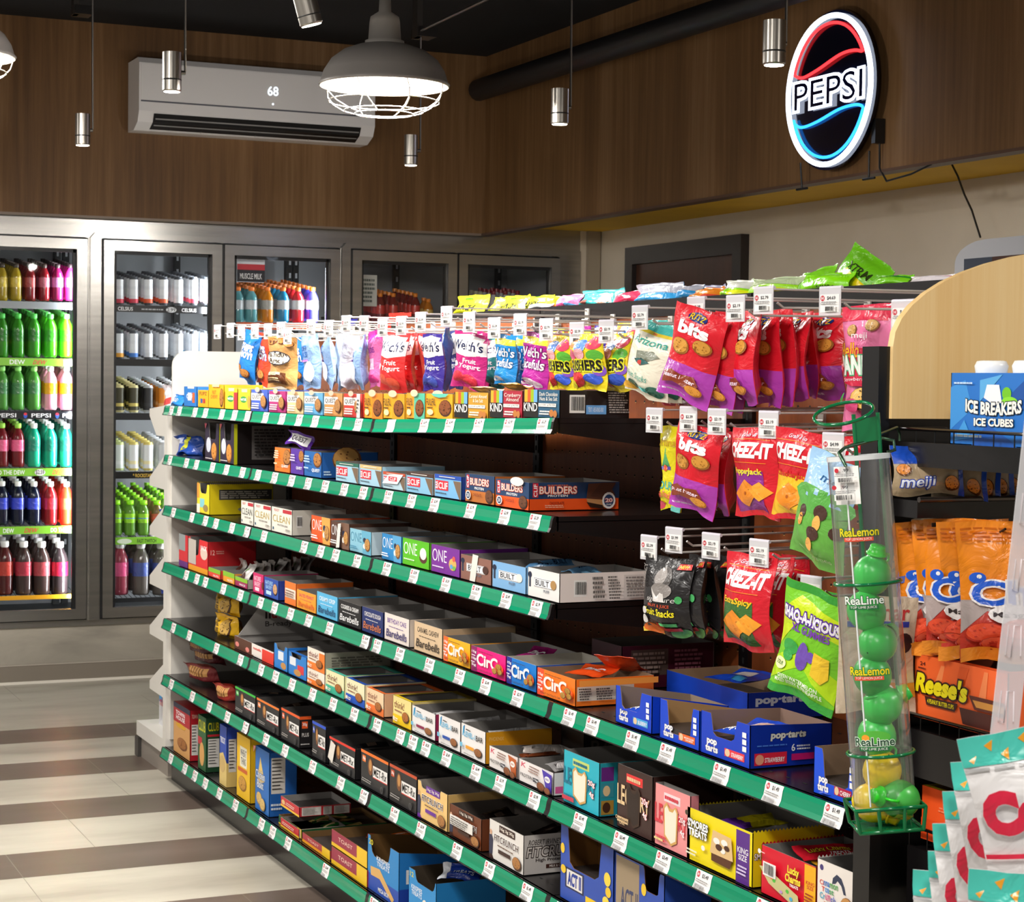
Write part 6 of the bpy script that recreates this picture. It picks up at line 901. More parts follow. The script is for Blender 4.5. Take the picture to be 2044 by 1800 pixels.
def bag(kind, x, y0, y1, X, wm, lab, yaw=0, roll=0, grp=None, pitch=0):
    spec = dict(bits=('d81c2c', bits, 'd02838', {}), cheezp=('d01c2c', cheez('8a2890', 0, 'PepperJack', 'f0e040'), None, {}), cheezc=('d01c2c', cheez('f0c028', 1, 'CheddarJack', 'd02020'), None, {}), cheezs=('d01c2c', cheez('3a6a30', 0, 'ExtraSpicy', 'f0c020'), None, {}),
      wred=('d83030', welch('d83030', 'e05a40'), None, {}), wpur=('3c2c90', welch('3c2c90', '3a4aa0'), None, {}), wblu=('2868b8', welch('2868b8', 'e87a40'), None, {}), wdkb=('2c3c80', welch('2c3c80', '3a4aa0'), None, {}), wmag=('c02878', welch('c02878', 'c83040'), None, {}), wpch=('f0a878', welch('f0a878', 'e87a30'), None, {}), wtea=('208888', welch('208888', '206868'), None, {}),
      juib=('2088d0', [('r', 'f0e030', 0, .8, 1, .92), t('ffffff', "Welch's\nJuicefuls", .06, .3, .94, .75, s=.2, o='1860a0'), ('e', 'e8e8f0', .4, .1, .3, .06)], None, {}), juim=('b02898', [('r', 'f0e030', 0, .8, 1, .92), t('ffffff', "Welch's\nJuicefuls", .06, .3, .94, .75, s=.2, o='701870'), ('e', 'f0d8e8', .5, .1, .4, .08), ('e', '3a3080', .2, .16, .12, .05)], None, {}),
      gush=('f0d828', gush, None, {}), fam=('c8955a', famous, None, {}), soft=('8cacd8', soft, None, {}), chb=('2878c8', chips(0), None, {}), chr=('e0482c', chips(0), None, {}), pink=('e070b0', [('p', 'c02890', [0, .7, .6, .9, 1, .8, 1, 1, 0, 1]), t('7a2890', 'COOKIES', .1, .6, .7, .7), ('r', 'f0c0e0', .1, .3, .6, .5), ('e', 'e03a90', .5, .12, .3, .08)], None, {}),
      ari=('f0ecd8', ariz, None, {}), ariy=('e0d420', arizy, None, {}), pan=('f080b0', pand, None, {}), blk=('211f20', blk, '2a2826', {}), shq=('78c828', shaq, None, {}), mus=('68b048', mush, None, {}), melon=('d83a48', [('e', '308840', .5, .2, .4, .1), ('r', 'f0c0c0', .3, .3, .6, .5)], None, {}), sil=('b8bcc8', [('r', '8a8ea0', .3, .2, .7, .7)], None, {}), cara=('c89058', [('r', 'e0b880', .1, .2, .8, .6)], None, {}))[kind]
    p = onX(x, y0, X); h = p.z-onX(x, y1, X).z; hm = .2; var = int(x) % 3; key = (kind, var, round(wm, 2))
    if key not in BM: BM[key] = bagmesh('bag_'+kind, wm, hm, .045, spec[1], spec[0], spec[2], seed=var+3, wr=1.2)
    o = mobj('snack_bag', BM[key], None, p, (math.radians(pitch), math.radians(roll), math.radians(-90+yaw))); o.scale = (1, 1, h/hm); tag(o, lab, 'bag', grp); return o
G1 = 'snack bags on the top row of hooks'
bag('chb', 505, 664, 766, 2.12, .13, 'blue cookie bag tilted at the far left of the top row', 10, 14, G1); bag('chb', 520, 664, 766, 2.18, .13, 'blue cookie bag just behind the tilted one', -6, 6, G1); bag('chr', 530, 666, 768, 2.15, .13, 'orange red cookie bag left of the gold one', 0, 10, G1)
bag('fam', 566, 672, 774, 2.08, .16, 'gold cookie bag with a dark oval name', 22, 2, G1); bag('chb', 600, 674, 770, 2.2, .12, 'blue cookie bag showing its edge right of the gold bag', 0, 0, G1)
for i, (x, yw, k, lb) in enumerate([(620, 10, 'soft', 'pale blue soft cookie bag next to the gold bag'), (660, -15, 'soft', 'pale blue soft cookie bag with a silver sheen'), (686, -40, 'soft', 'pale blue cookie bag turned edge on, left of the silver seam'), (703, -50, 'sil', 'silver seamed back of a cookie bag'), (724, -20, 'soft', 'pale blue cookie bag left of the pink bag')]): bag(k, x, 668, 776, 2.1+.02*(i % 2), .12, lb, yw, (i % 3-1)*5, G1)
bag('cara', 692, 672, 770, 2.3, .14, 'tan cookie bag behind the pale blue ones', 0, 0, G1)
bag('pink', 752, 660, 772, 2.12, .12, 'pink and magenta snack bag', 0, -4, G1)
bag('wred', 790, 664, 783, 2.09, .13, 'red fruit snack bag with a white name panel, foremost', 16, 3, G1)
for i, x in enumerate((814, 828, 842)): bag('wred', x, 666, 780, 2.15+.05*i, .13, 'red fruit snack bag, %s behind the foremost red one' % ['first', 'second', 'third'][i], -5, -2, G1)
bag('wpch', 836, 664, 770, 2.36, .12, 'peach coloured fruit snack bag at the back', 0, 0, G1)
bag('wpur', 866, 666, 780, 2.08, .11, 'deep purple fruit snack bag with a white name panel', 8, 0, G1); bag('wblu', 889, 654, 778, 2.13, .1, 'blue and orange fruit snack bag turned edgewise', -30, 3, G1); bag('wdkb', 911, 660, 776, 2.2, .13, 'navy fruit snack bag behind the white and magenta one', -5, -2, G1)
bag('wmag', 944, 664, 776, 2.09, .14, 'white and magenta fruit snack bag with cherries', 18, 8, G1); bag('wmag', 968, 662, 776, 2.2, .12, 'magenta fruit snack bag behind the cherry one', -10, 4, G1); bag('wtea', 988, 672, 776, 2.2, .12, 'teal fruit snack bag', 0, 0, G1)
bag('juib', 1013, 668, 768, 2.09, .11, 'bright blue fruit snack bag with a yellow band, foremost', 5, 5, G1); bag('juib', 1040, 668, 776, 2.16, .11, 'bright blue fruit snack bag with a yellow band, behind', 0, 2, G1)
bag('juim', 1073, 664, 776, 2.1, .13, 'magenta fruit snack bag with a yellow band', 6, 6, G1)
bag('gush', 1122, 670, 778, 2.1, .14, 'yellow splash pattern gummy bag, leftmost of three', 0, 3, G1); bag('gush', 1176, 667, 779, 2.07, .16, 'yellow splash pattern gummy bag, middle of three', 4, 0, G1); bag('gush', 1234, 665, 781, 2.12, .15, 'yellow splash pattern gummy bag, rightmost of three', -4, -2, G1)
bag('ari', 1312, 648, 796, 2.1, .15, 'white fruit snack bag with a turquoise band', 12, 13, G1); bag('ari', 1345, 648, 800, 2.22, .14, 'white fruit snack bag behind the front turquoise banded one', 0, 10, G1)
for i, x in enumerate((1330, 1360)): bag('melon', x, 690, 806, 2.3+.05*i, .13, 'red watermelon bag at the back, %s' % ['left', 'right'][i], 0, 8, G1)
for i in range(5): bag(['gush', 'juim', 'wpur', 'gush', 'ari'][i], 1110+50*i, 655+(-4)*i, 740, 2.38, .14, '%s bag hung near the pegboard, %s from the left' % (['yellow', 'magenta', 'purple', 'lemon', 'white'][i], CO[i]), 0, 0, G1)
bb = [(1406, 20, 17, 2.06, 618, 806), (1443, 6, 10, 2.1, 626, 816), (1466, 0, 8, 2.15, 626, 814), (1498, -18, 3, 2.13, 622, 806), (1533, -6, 2, 2.18, 624, 808), (1562, -12, -1, 2.22, 618, 808), (1588, -10, 0, 2.25, 624, 798), (1614, -20, -2, 2.3, 624, 794), (1648, 4, 0, 2.32, 624, 796)]
for i, (x, yw, rl, X, y0, y1) in enumerate(bb): bag('bits', x, y0, y1, X, (.145 if i else .15), 'red and purple cracker bits bag, %s' % (['foremost and tilted', 'second', 'third', 'fourth', 'fifth', 'sixth', 'seventh', 'eighth', 'ninth and rearmost'][i]), yw, rl, 'red and purple cracker bits bags')
bag('pan', 1736, 610, 858, 2.2, .155, 'pink cookie bag hanging behind the black post', 5, 0); bag('pan', 1772, 606, 800, 2.36, .16, 'pink and red cookie bag mostly hidden by the yellow wood panel', 0, 0); bag('wred', 1815, 655, 780, 2.4, .16, 'red bag peeping over the wood panel', 0, 0)
bag('ariy', 1343, 850, 1018, 2.1, .09, 'narrow yellow fruit snack bag on the middle row'); bag('bits', 1404, 852, 1026, 2.08, .14, 'red and purple bits bag tilted on the middle row, foremost', 14, 12); bag('bits', 1450, 858, 1026, 2.14, .12, 'red and purple bits bag on the middle row, behind', -25, 4)
bag('cheezp', 1512, 854, 1032, 2.07, .17, 'red cheese cracker bag with a purple panel', 2, 0); bag('cheezc', 1604, 858, 1044, 2.07, .17, 'red cheese cracker bag with a yellow panel', 4, 5); bag('cheezc', 1676, 868, 1010, 2.2, .16, 'red cheese cracker bag behind the juice strip', 0, 0)
bag('mus', 1672, 915, 1140, 2.0, .15, 'blue and green chocolate mushroom bag beside the juice strip', 8, 16); 
bag('blk', 1336, 1112, 1268, 2.07, .15, 'black fruit snack bag with a grey portrait, foremost', 16, 0, 'black fruit snack bags')
for i, x in enumerate((1390, 1416, 1438)): bag('blk', x, 1108, 1268, 2.12+.05*i, .13, 'black fruit snack bag, %s behind the foremost' % ['first', 'second', 'third'][i], -14, -3, 'black fruit snack bags')
bag('cheezs', 1498, 1108, 1296, 2.06, .17, 'red cheese cracker bag with a green panel, foremost', 4, 1, 'red cheese cracker bags on the lowest hooks'); bag('cheezs', 1552, 1108, 1298, 2.13, .15, 'red cheese cracker bag with a green panel, second', -10, 0, 'red cheese cracker bags on the lowest hooks'); bag('cheezs', 1592, 1110, 1292, 2.2, .15, 'red cheese cracker bag with a green panel, third', -10, 0, 'red cheese cracker bags on the lowest hooks')
bag('shq', 1640, 1176, 1412, 2.02, .17, 'lime green gummy bag with purple lettering, foremost', 14, 13); bag('shq', 1690, 1196, 1410, 2.12, .15, 'lime green gummy bag behind, by the juice strip', 0, 6)
# ------------------------------------------------------------------ packs along the gondola top
def topbag(x0, x1, yt, c, ops, lab, X=2.56, tt=.05, lean=-.25, fin='film', wr=1.2, z=None, roll=0, yaw=0):
    z = z or .222+CAMH-.012; Ya, Yb = Yat(x0, X, z), Yat(x1, X, z); h = (onX((x0+x1)/2, yt, X).z-z)*1.05; w = Ya-Yb
    me = bagmesh('sweet_bag', w, h, tt, ops, c, seed=int(x0) % 7, fin=fin, wr=wr)
    for v in me.vertices: v.co.z += h
    tag(mobj('sweet_bag', me, None, (X, (Ya+Yb)/2, z), (lean, roll, -math.pi/2+yaw)), lab+' on the gondola top', 'bag')
pun = [t('2a2a18', 'PUNCH', .2, .2, .8, .5, b=.05), ('l', '3a7a20', .4, .7, .7, .85, 1)]
topbag(905, 967, 590, 'dce020', pun, 'yellow green sour bag, farthest, standing alone'); topbag(982, 1000, 594, 'd0d830', [], 'thin edge of a yellow green bag'); topbag(1000, 1050, 590, 'dce020', pun, 'yellow green sour bag, first of the close pair'); topbag(1050, 1098, 589, 'dce020', pun, 'yellow green sour bag, second of the close pair'); topbag(1096, 1113, 590, 'd8dc28', [], 'yellow green sliver of a bag beside the pink one')
topbag(1058, 1100, 606, 'e8ecec', [], 'low white packet before the yellow green bags', X=2.53); topbag(1113, 1158, 587, 'f070a8', [t('d02878', 'SWEDISH', .05, .05, .6, .3), ('r', '60a8e0', .6, 0, 1, .3)], 'pink sweet bag'); topbag(1154, 1238, 578, '2c9a9a', [('e', '8a4a40', .3, .25, .1, .14), ('e', '8a5a40', .75, .3, .12, .14), ('r', '58c0c0', 0, .8, 1, .95)], 'teal sweet bag with a clear top'); topbag(1226, 1286, 580, 'd02850', [('e', 'f0b0c0', .4, .6, .1, .1), ('e', 'f0b0c0', .7, .4, .1, .1)], 'crimson candy bag')
topbag(1262, 1354, 566, '2888c0', [('r', '9a9ca8', 0, .5, 1, 1)], 'blue bag with a silver flap, wider'); topbag(1352, 1396, 568, '2880b8', [('r', '9a9ca8', 0, .55, 1, 1)], 'blue bag with a silver flap, narrower'); topbag(1392, 1440, 569, '9898b0', [], 'violet grey foil bag', X=2.62); topbag(1378, 1440, 574, 'd07820', [('r', 'c03a28', .6, 0, 1, .4)], 'orange candy bag')
topbag(1441, 1496, 559, '98e020', [('r', 'd8dcd0', 0, .5, 1, 1), ('r', 'e8f020', .5, .1, 1, .4)], 'lime bag with a pale top, left of two'); topbag(1492, 1597, 553, '98d828', [('r', 'b8c8a0', 0, .5, 1, 1), ('r', 'e0e828', .3, .1, 1, .3)], 'lime bag with a pale top, right of two'); topbag(1596, 1698, 545, '88e010', [t('2a3a10', 'SHARE SIZE', .5, .08, .96, .25)], 'bright lime share size bag')
topbag(1660, 1748, 505, '68b818', [('p', 'e8d010', [.2, .1, .9, .05, .8, .4, .3, .5]), t('2a3a10', 'XTRM', .3, .5, .8, .68), ('e', '9a4a20', .4, .25, .12, .08)], 'tall lime and yellow bag leaning up', roll=.45, X=2.6); topbag(1590, 1660, 534, '78c820', [], 'pointed lime bag tip behind the share size bag', X=2.66, roll=-.12)
topbag(1744, 1816, 549, '78cc20', [('p', 'e8d020', [0, 0, .3, .0, .1, .5]), ('r', '309030', 0, .7, 1, .8)], 'green bag right of the tall leaning one'); topbag(1812, 1903, 550, 'e0d8dc', [('r', 'c03050', 0, .8, 1, .84)], 'white bag with a red line, left of two', wr=.4); topbag(1866, 1903, 549, '70c020', [], 'green bag corner between the white bags', X=2.64); topbag(1902, 1980, 545, 'e4d4d4', [('r', 'c03050', 0, .86, 1, .92)], 'white bag with a red line, right of two', wr=.4); topbag(1970, 2060, 524, 'b8761c', [('p', 'b04018', [0, .2, .3, .6, .1, 1, 0, 1])], 'bronze foil bag at the right edge', fin='foil')
topbag(765, 808, 625, 'd83a30', [], 'small red packet lying at the far end', z=.152+CAMH, X=2.56); topbag(826, 884, 633, 'd03028', [], 'low red packet right of the small one', z=.15+CAMH, X=2.56); topbag(676, 700, 636, '3a3a9a', [], 'low blue packet at the far end', z=.15+CAMH, X=2.56)
# ------------------------------------------------------------------ white far end of the gondola
ec = empty('end_display', (2.0, 7.8, 0)); tag(ec, 'white end display with slanted shelf brackets at the far end of the gondola', 'shelving unit')
def ep(mb, name): o = mb.obj(name, ec); o.location = (-2.0, -7.8, 0); return o
zt = onY(400, 701, 7.8).z; mb = MB(); x0 = Xat(343, 7.8, zt-.1); r = .06
mb.prism([(x0, .16), (XB+.6, .16), (XB+.6, zt)]+[(x0+r-r*math.sin(t*math.pi/12), zt-r+r*math.cos(t*math.pi/12)) for t in range(7)], (0, 7.79, 0), (1, 0, 0), (0, 0, 1), (0, .012, 0), WHT); ep(mb, 'end_panel')
mb = MB(); mb.box((1.985, 7.803, .12), (2.03, 7.85, ZS[0]+CAMH-.02), WHT); ep(mb, 'post')
Yl = Yat(287, 2.02, .5); zb = onX(287, 1437, 2.02).z
mb = MB(); mb.box((1.99, 7.81, .09), (2.9, Yl, zb), WHT); mb.box((2.0, 7.82, .0), (2.9, Yl-.02, .09), mat('8e857c', 'paint')); mb.box((1.985, Yl-.05, 0), (2.05, Yl+.01, .085), mat('3a3734', 'paint')); ep(mb, 'base_cabinet')
for s in range(6):
    z = ZS[0]+CAMH-.03 if s == 0 else onX(301, [0, 952, 1050, 1148, 1248, 1357][s], 2.0).z; Y2 = Yat(301, 2.0, z); mb = MB()
    if s == 0: poly = [(7.85, z+.03), (Y2, z+.01), (Y2, z-.02), (Y2-.12, z-.1), (7.85, z-.1)]
    else: poly = [(7.85, z+.115), (Y2, z), (Y2, z-.035), (7.85, z-.04)]
    mb.prism(poly, (1.995, 0, 0), (0, 1, 0), (0, 0, 1), (.004, 0, 0), WHT)
    a, b = poly[0], poly[1]; mb.add([(1.999, a[0], a[1]-.02), (1.999, b[0], b[1]), (2.9, b[0], b[1]), (2.9, a[0], a[1]-.02)], [(0, 1, 2, 3)], WHT); ep(mb, 'slanted_shelf')
for i, (px, z) in enumerate([(332, -.70), (330, -.94), (338, -.16)]):
    X = 2.1; Y = Yat(px, X, z+CAMH); wrapper((X, Y, z+CAMH+.06), (.12, .13, .05), ['2848b0', '2848b0', 'e8e0e8'][i], [('p', 'e05050', [.2, .3, .9, .4, .9, .6, .2, .5]), ('p', 'f0f0f4', [.2, .6, .8, .7, .8, .8, .2, .75])], ['blue and red snack packet on the far end display, upper', 'blue and red snack packet on the far end display, lower', 'white and pink packet at the top of the far end display'][i], (.2, 0, -1.57), cat='packet', name='snack_packet')
Y = Yat(325, 2.06, zb)+.08; carton(.13, .2, .2, [('r', 'e4e4e8', 0, 0, 1, .5), t('d84048', 'milk', .1, .42, .7, .62), ('e', '3a3438', .7, .35, .14, .14), ('p', '2458b8', [0, .6, .5, 1, 0, 1])], None, '3a9ad8', top='part').obj('snack_box', None, (2.06, Y-.08, zb), (0, 0, -math.pi/2)); tag(bpy.data.objects[[o.name for o in bpy.data.objects if o.name.startswith('snack_box')][-1]], 'small blue and white box on the white base at the far end of the gondola', 'box')
# ------------------------------------------------------------------ near end: black post, wooden arch, side rack
YE = 2.80
ne = empty('end_fixture', (2.0, YE, 0)); tag(ne, 'black end fixture with a pale wooden arched header at the near end of the gondola', 'shelving unit')
def np_(mb, name): o = mb.obj(name, ne); o.location = (-2.0, -YE, 0); return o
mb = MB(); mb.box((1.962, YE, 0), (1.985, YE+.05, .067+CAMH), BLK); np_(mb, 'post'); mb = MB(); mb.box((3.0, YE, 0), (3.05, YE+.05, .067+CAMH), BLK); np_(mb, 'post')
xa, xc_ = 1.985, 2.5; z0 = -.058+CAMH; ztop = .067+CAMH
arc = [(xa, z0), (3.015, z0)]+[(xc_+(xc_-xa)*math.cos(a), ztop+.19*math.sin(a)) for a in [math.pi*i/24 for i in range(25)]]
mb = MB(); mb.prism(arc, (0, YE-.008, 0), (1, 0, 0), (0, 0, 1), (0, .016, 0), MAPLE); o = np_(mb, 'arched_header'); o['label'] = 'pale maple arched header board'
mb = MB(); mb.box((1.985, YE+.02, .05), (3.0, YE+.03, z0), BLK); np_(mb, 'back_panel')
mb = MB(); mb.box((1.99, 2.35, ZS[6]+CAMH-.2), (3.0, YE, ZS[6]+CAMH-.02), BLKS); np_(mb, 'base_deck')
def rack(px0, pxb, y0, X, depth, lab, fence=None, th=.045):       # a shelf of the side rack facing the aisle
    z = onX(px0, y0, X).z; Ya, Yb = min(Yat(px0, X, z), 2.79), Yat(pxb, X, z); e = empty('rack_shelf', (X, (Ya+Yb)/2, z), -math.pi/2); tag(e, lab, 'shelf', 'black shelves of the near end rack'); w = Ya-Yb
    mb = MB(); mb.box((-w/2, 0, -th), (w/2, depth, 0), BLKS); mb.box((-w/2, -.006, -th*1.1), (w/2, 0, .004), BLKS); mb.obj('deck', e)
    if fence:
        mb = MB(); K = mat('121010', 'gloss')
        for hz in fence: mb.tube([(-w/2, .1, hz), (-w/2, -.004, hz), (w/2, -.004, hz)], .0032, K, 6)
        n = int(w/.05)
        for i in range(n+1): u = -w/2+w*i/n; mb.tube([(u, -.002, 0), (u, -.002, fence[-1])], .0012, K, 5)
        mb.obj('wire_fence', e)
    return X, Ya, Yb, z
rack(1778, 2160, 884, 2.0, .42, 'upper black rack shelf with a wire fence holding the blue mint packs', (.026,), .034)
rack(1790, 2130, 1448, 2.02, .42, 'middle black rack shelf with wire fence holding the orange peanut cup case', (.03,), .07)
rack(1760, 2090, 1668, 2.04, .42, 'lower black rack shelf with a wire fence by the juice strip', (.04,), .09)
mb = MB(); Ym = 2.72; z = onY(1800, 1000, Ym).z; mb.box((1.99, Ym, z-.03), (3.0, YE, z), BLKS); mb.tube([(1.99, Ym-.004, z+.002), (3.0, Ym-.004, z+.002)], .005, mat('6a6460', 'metal'), 8)
for k in range(26): mb.box((2.02+k*.03, Ym-.002, z-.045), (2.03+k*.03, Ym, z-.038), mat('4a4a46', 'metal'))
tag(mb.obj('rack_shelf'), 'black end shelf with a grey front edge below the blue and tan bags', 'shelf')
zm = z
ib = [('p', '3c90d8', [0, .2, .3, .5, .2, .9, 0, .8]), ('p', '1c58b0', [.3, 0, .5, .3, .8, .1, .9, 0]), ('p', '58a8e0', [.4, .6, .7, .98, .4, .9]), ('p', '1450a0', [.7, .6, .98, .9, .98, .5]), ('p', '4098dc', [.05, .05, .3, .1, .2, .35]), ('p', 'f0f0f0', [.46, .66, .5, .84, .66, .84, .7, .6, .6, .56]), ('e', '70c020', .76, .72, .06, .09), ('e', '88d830', .8, .62, .1, .06), t('f4f2e8', 'ICE BREAKERS', .22, .42, .96, .6, o='10243c', ow=.05, b=.04, arc=-.25), t('f4f2e8', 'ICE CUBES', .34, .27, .86, .38, o='10243c', ow=.04, b=.04), ('l', 'c8e0f4', .06, .84, .34, .88, 1), ('l', 'd8ecf8', .08, .1, .5, .16, 1)]
def rackbox(X, px0, px1, yt, yb, fc, ops, lab, d=.1, **k):
    z = onX(px0, yb, X).z; Ya, Yb = Yat(px0, X, z), Yat(px1, X, z); h = onX(px0, yt, X).z-z
    ob = carton(Ya-Yb, d, h, ops, k.pop('sd', None), fc, None, **k).obj('display_case', None, (X, (Ya+Yb)/2, z), (0, 0, -math.pi/2)); tag(ob, lab, 'box'); return X, (Ya+Yb)/2, z+h, Ya-Yb
for i, (a, b) in enumerate([(1896, 2046), (2048, 2200)]):
    q = rackbox(2.012, a, b, 744, 886, '2070c4', ib, 'icy blue mint pack on the upper rack shelf, %s' % ['fully seen', 'cut off by the right edge'][i], .09, top='closed', topc='3a84cc')
    for k in (-.25, .25):
        mb = MB(); mb.lathe([(.026, 0), (.028, .012), (.024, .02), (.018, .021), (.018, .018), (0, .018)], mat('f0f0ee', 'plast'), 24, Matrix.Translation((q[0]+.045, q[1]+k*q[3], q[2])))
        tag(mb.obj('mint_bottle'), 'white round bottle top on the %s mint pack, %s one' % (['fully seen', 'cut off'][i], 'right' if k < 0 else 'left'), 'bottle')
reese = [('p', 'f88a50', [.2, .45, .3, .9, .34, .9, .28, .4]), ('p', 'e8581c', [.44, .5, .5, .95, .6, .95, .52, .5]), ('p', 'f88850', [.7, .5, .76, .95, .8, .95, .78, .5]), t('6a2418', '24', .07, .84, .13, .9), ('l', '6a2418', .05, .78, .15, .82, 1), t('f0e010', "Reese's", .04, .42, .6, .74, o='3a1410', ow=.07, b=.05, s=.2), ('p', '3a1410', [.14, .38, .5, .38, .47, .25, .16, .25]), t('f0e010', '4 PEANUT BUTTER CUPS', .17, .28, .46, .35), ('p', '4a1c14', [.52, .34, .88, .34, .84, .1, .56, .1]), ('p', '5a2418', [.62, .56, .98, .56, .98, .36, .68, .36]), ('p', 'c8883c', [.66, .5, .98, .5, .98, .4, .7, .4])]
rackbox(2.03, 1823, 2010, 1303, 1430, 'f4652a', reese, 'orange peanut cup case on the middle rack shelf', .22, top='part', topc='d84a1c', sd=None, ic='7a3018')
rackbox(2.05, 1838, 1960, 1565, 1672, 'f2551c', [('r', 'e84c18', 0, 0, 1, .4), ('l', 'f48a60', .3, .6, .7, .7, 2)], 'plain orange case on the lower rack shelf behind the white pretzel bags', .22, top='part', topc='f0d020', ic='7a5a30')
rackbox(2.08, 1752, 1870, 1762, 1850, 'e4dcd4', [('e', '4a3c78', .28, .88, .04, .06), ('r', '2890c8', 0, 0, .16, 1), t('3a78c8', 'Cinnamon', .3, .6, .8, .72), ('p', '303850', [.55, .8, .6, .96, .8, .96, .86, .78, .82, .78, .76, .9, .64, .9])], 'white cinnamon box low at the near end behind the post', .2, top='zig')
mei = [('r', '1c4cb8', 0, .62, 1, 1), ('r', 'f0d820', .5, .68, .98, .84), ('r', '1c4cb8', .92, 0, 1, 1), t('e8ecf8', 'meiji', .1, .1, .56, .36, o='2848b8', ow=.05), ('c', .12, .5, .1, .12, 'e8903a', '6a3a18'), ('c', .8, .22, .12, .16, 'e8903a', '6a3a18')]
for i, px in enumerate((1852, 1925, 1960, 1995, 2030)):
    Y = Ym+.012; X = Xat(px, Y, zm+.03); w = .13 if i == 0 else .1; me = bagmesh('cookie_pouch', w, .085 if i == 0 else .095, .03, mei, 'b09a7c', seed=i)
    for v in me.vertices: v.co.z += .09
    tag(mobj('cookie_pouch', me, None, (X, Y+.012*i, zm+.004), (-.1, 0, -.3 if i == 0 else -.9)), 'blue and tan cookie pouch on the end shelf, %s from the left' % CO[i], 'bag', 'blue and tan cookie pouches')
def arm(p, what):
    mb = MB(); mb.tube([(p.x, p.y-.012, p.z-.012), (p.x, p.y, p.z-.018), (p.x, YE+.02, p.z-.012)], .0022, mat('1a1818', 'plast'), 6); tag(mb.obj('peg_hook'), 'thin black peg hook of the end fixture carrying the '+what, 'hook', 'black peg hooks of the end fixture')
orb = [('r', 'f08a1c', 0, .44, 1, 1), ('p', 'b4a4a2', [0, .2, .3, .36, .6, .26, 1, .38, 1, .44, 0, .44]), ('l', 'd06a10', .05, .86, .95, .96, 4), t('1c5ad0', 'Chuck', .14, .4, .98, .56, b=.06, o='f0e8e8', ow=.05), ('e', '1c5ad0', .2, .6, .1, .04), ('e', 'f0f0f0', .22, .61, .03, .015), ('e', 'f0eaea', .6, .34, .3, .07), t('3a3034', 'Mango', .36, .31, .8, .36), ('c', .3, .2, .26, .08, 'e85030', 'c03020'), ('c', .7, .24, .26, .08, 'e85030', 'c03020'), ('c', .5, .12, .3, .07, 'e85838', 'b82c1c'), ('r', 'f09028', 0, 0, 1, .1)]
orb[3] = t('1c5ad0', 'Ch', .12, .4, .8, .58, b=.03, o='f0e8e8', ow=.05)
for i, (px, D, x1) in enumerate([(1850, 3.38, 0), (1886, 3.34, 0), (1905, 3.31, 0), (1938, 3.28, 0), (1978, 3.24, 0)]):
    p = onD(px+20, 1034+i*1.5+(i == 0)*6, D); me = bagmesh('fruit_bag', .15, .232, .038, orb, 'c83a2c', seed=i+2, wr=1.3); arm(p, '%s orange topped bag' % CO[i]); tag(mobj('fruit_bag', me, None, p, (0, math.radians(-3), math.radians(-24+[-14, -30, -34, -26, -10][i]))), 'orange topped dried fruit bag, %s from the left in the row behind the clip strip' % CO[i], 'bag', 'orange topped dried fruit bags')
p = onD(1800, 1040, 3.42); arm(p, 'tan cookie pouch'); tag(mobj('cookie_pouch', bagmesh('cp', .16, .215, .03, [('c', .2, .7, .16, .09, 'e8903a', '6a3a18'), ('c', .7, .4, .18, .1, 'e8903a', '6a3a18'), ('p', '2848b8', [0, 0, 1, 0, 1, .12, 0, .05]), ('l', '5a6ab8', .1, .5, .5, .6, 1)], 'bca688', seed=4), None, p, (0, -.25, -.5)), 'tan cookie pouch hanging between the juice strip and the orange topped bags', 'bag')
p = onD(1752, 1190, 3.36); arm(p, 'beige bag with red lettering'); tag(mobj('snack_bag', bagmesh('mc', .14, .2, .03, [t('b83030', 'Mechar', .1, .8, .9, .94), ('r', '2c3ca0', .1, .74, .9, .79), ('e', '2a2024', .75, .5, .12, .09), ('e', '2a2024', .85, .6, .12, .09), ('e', '2a2024', .7, .38, .12, .09), ('r', 'd88a30', .5, .14, 1, .26), t('f0f0e8', 'Do', .6, .16, .8, .24)], 'd0bca4', seed=5), None, p, (0, 0, -.4)), 'beige bag with red lettering and dark fruit behind the juice strip', 'bag')
# frosted clip strip with white pretzel bags
D = 1.93; a = onD(2062, 945, D-.0); b = onD(2000, 1560, D-.02); Fw = Vector((RM[0][2], RM[1][2], RM[2][2])); Rt = Vector((RM[0][0], RM[1][0], RM[2][0]))
yaw0 = math.atan2(Rt.y, Rt.x)
e = empty('clip_strip', a, yaw0+.15); tag(e, 'long frosted plastic clip strip hanging at the right edge', 'display strip'); L = (a-b).length
mb = MB(); mb.box((-.0145, 0, -L), (.0145, .0015, .12), HAZEP); so = mb.obj('strip', e); so.rotation_euler = (0, .092, 0)
for k in range(5): z = -.02-k*.066; mb = MB(); mb.tube([(-.009, -.002, z), (-.009, -.002, z-.03), (-.003, -.002, z-.032), (-.003, -.002, z), (.004, -.002, z+.001), (.007, -.002, z-.03)], .0006, mat('e8e0e4', 'gloss'), 5); mb.obj('hang_tab', so)
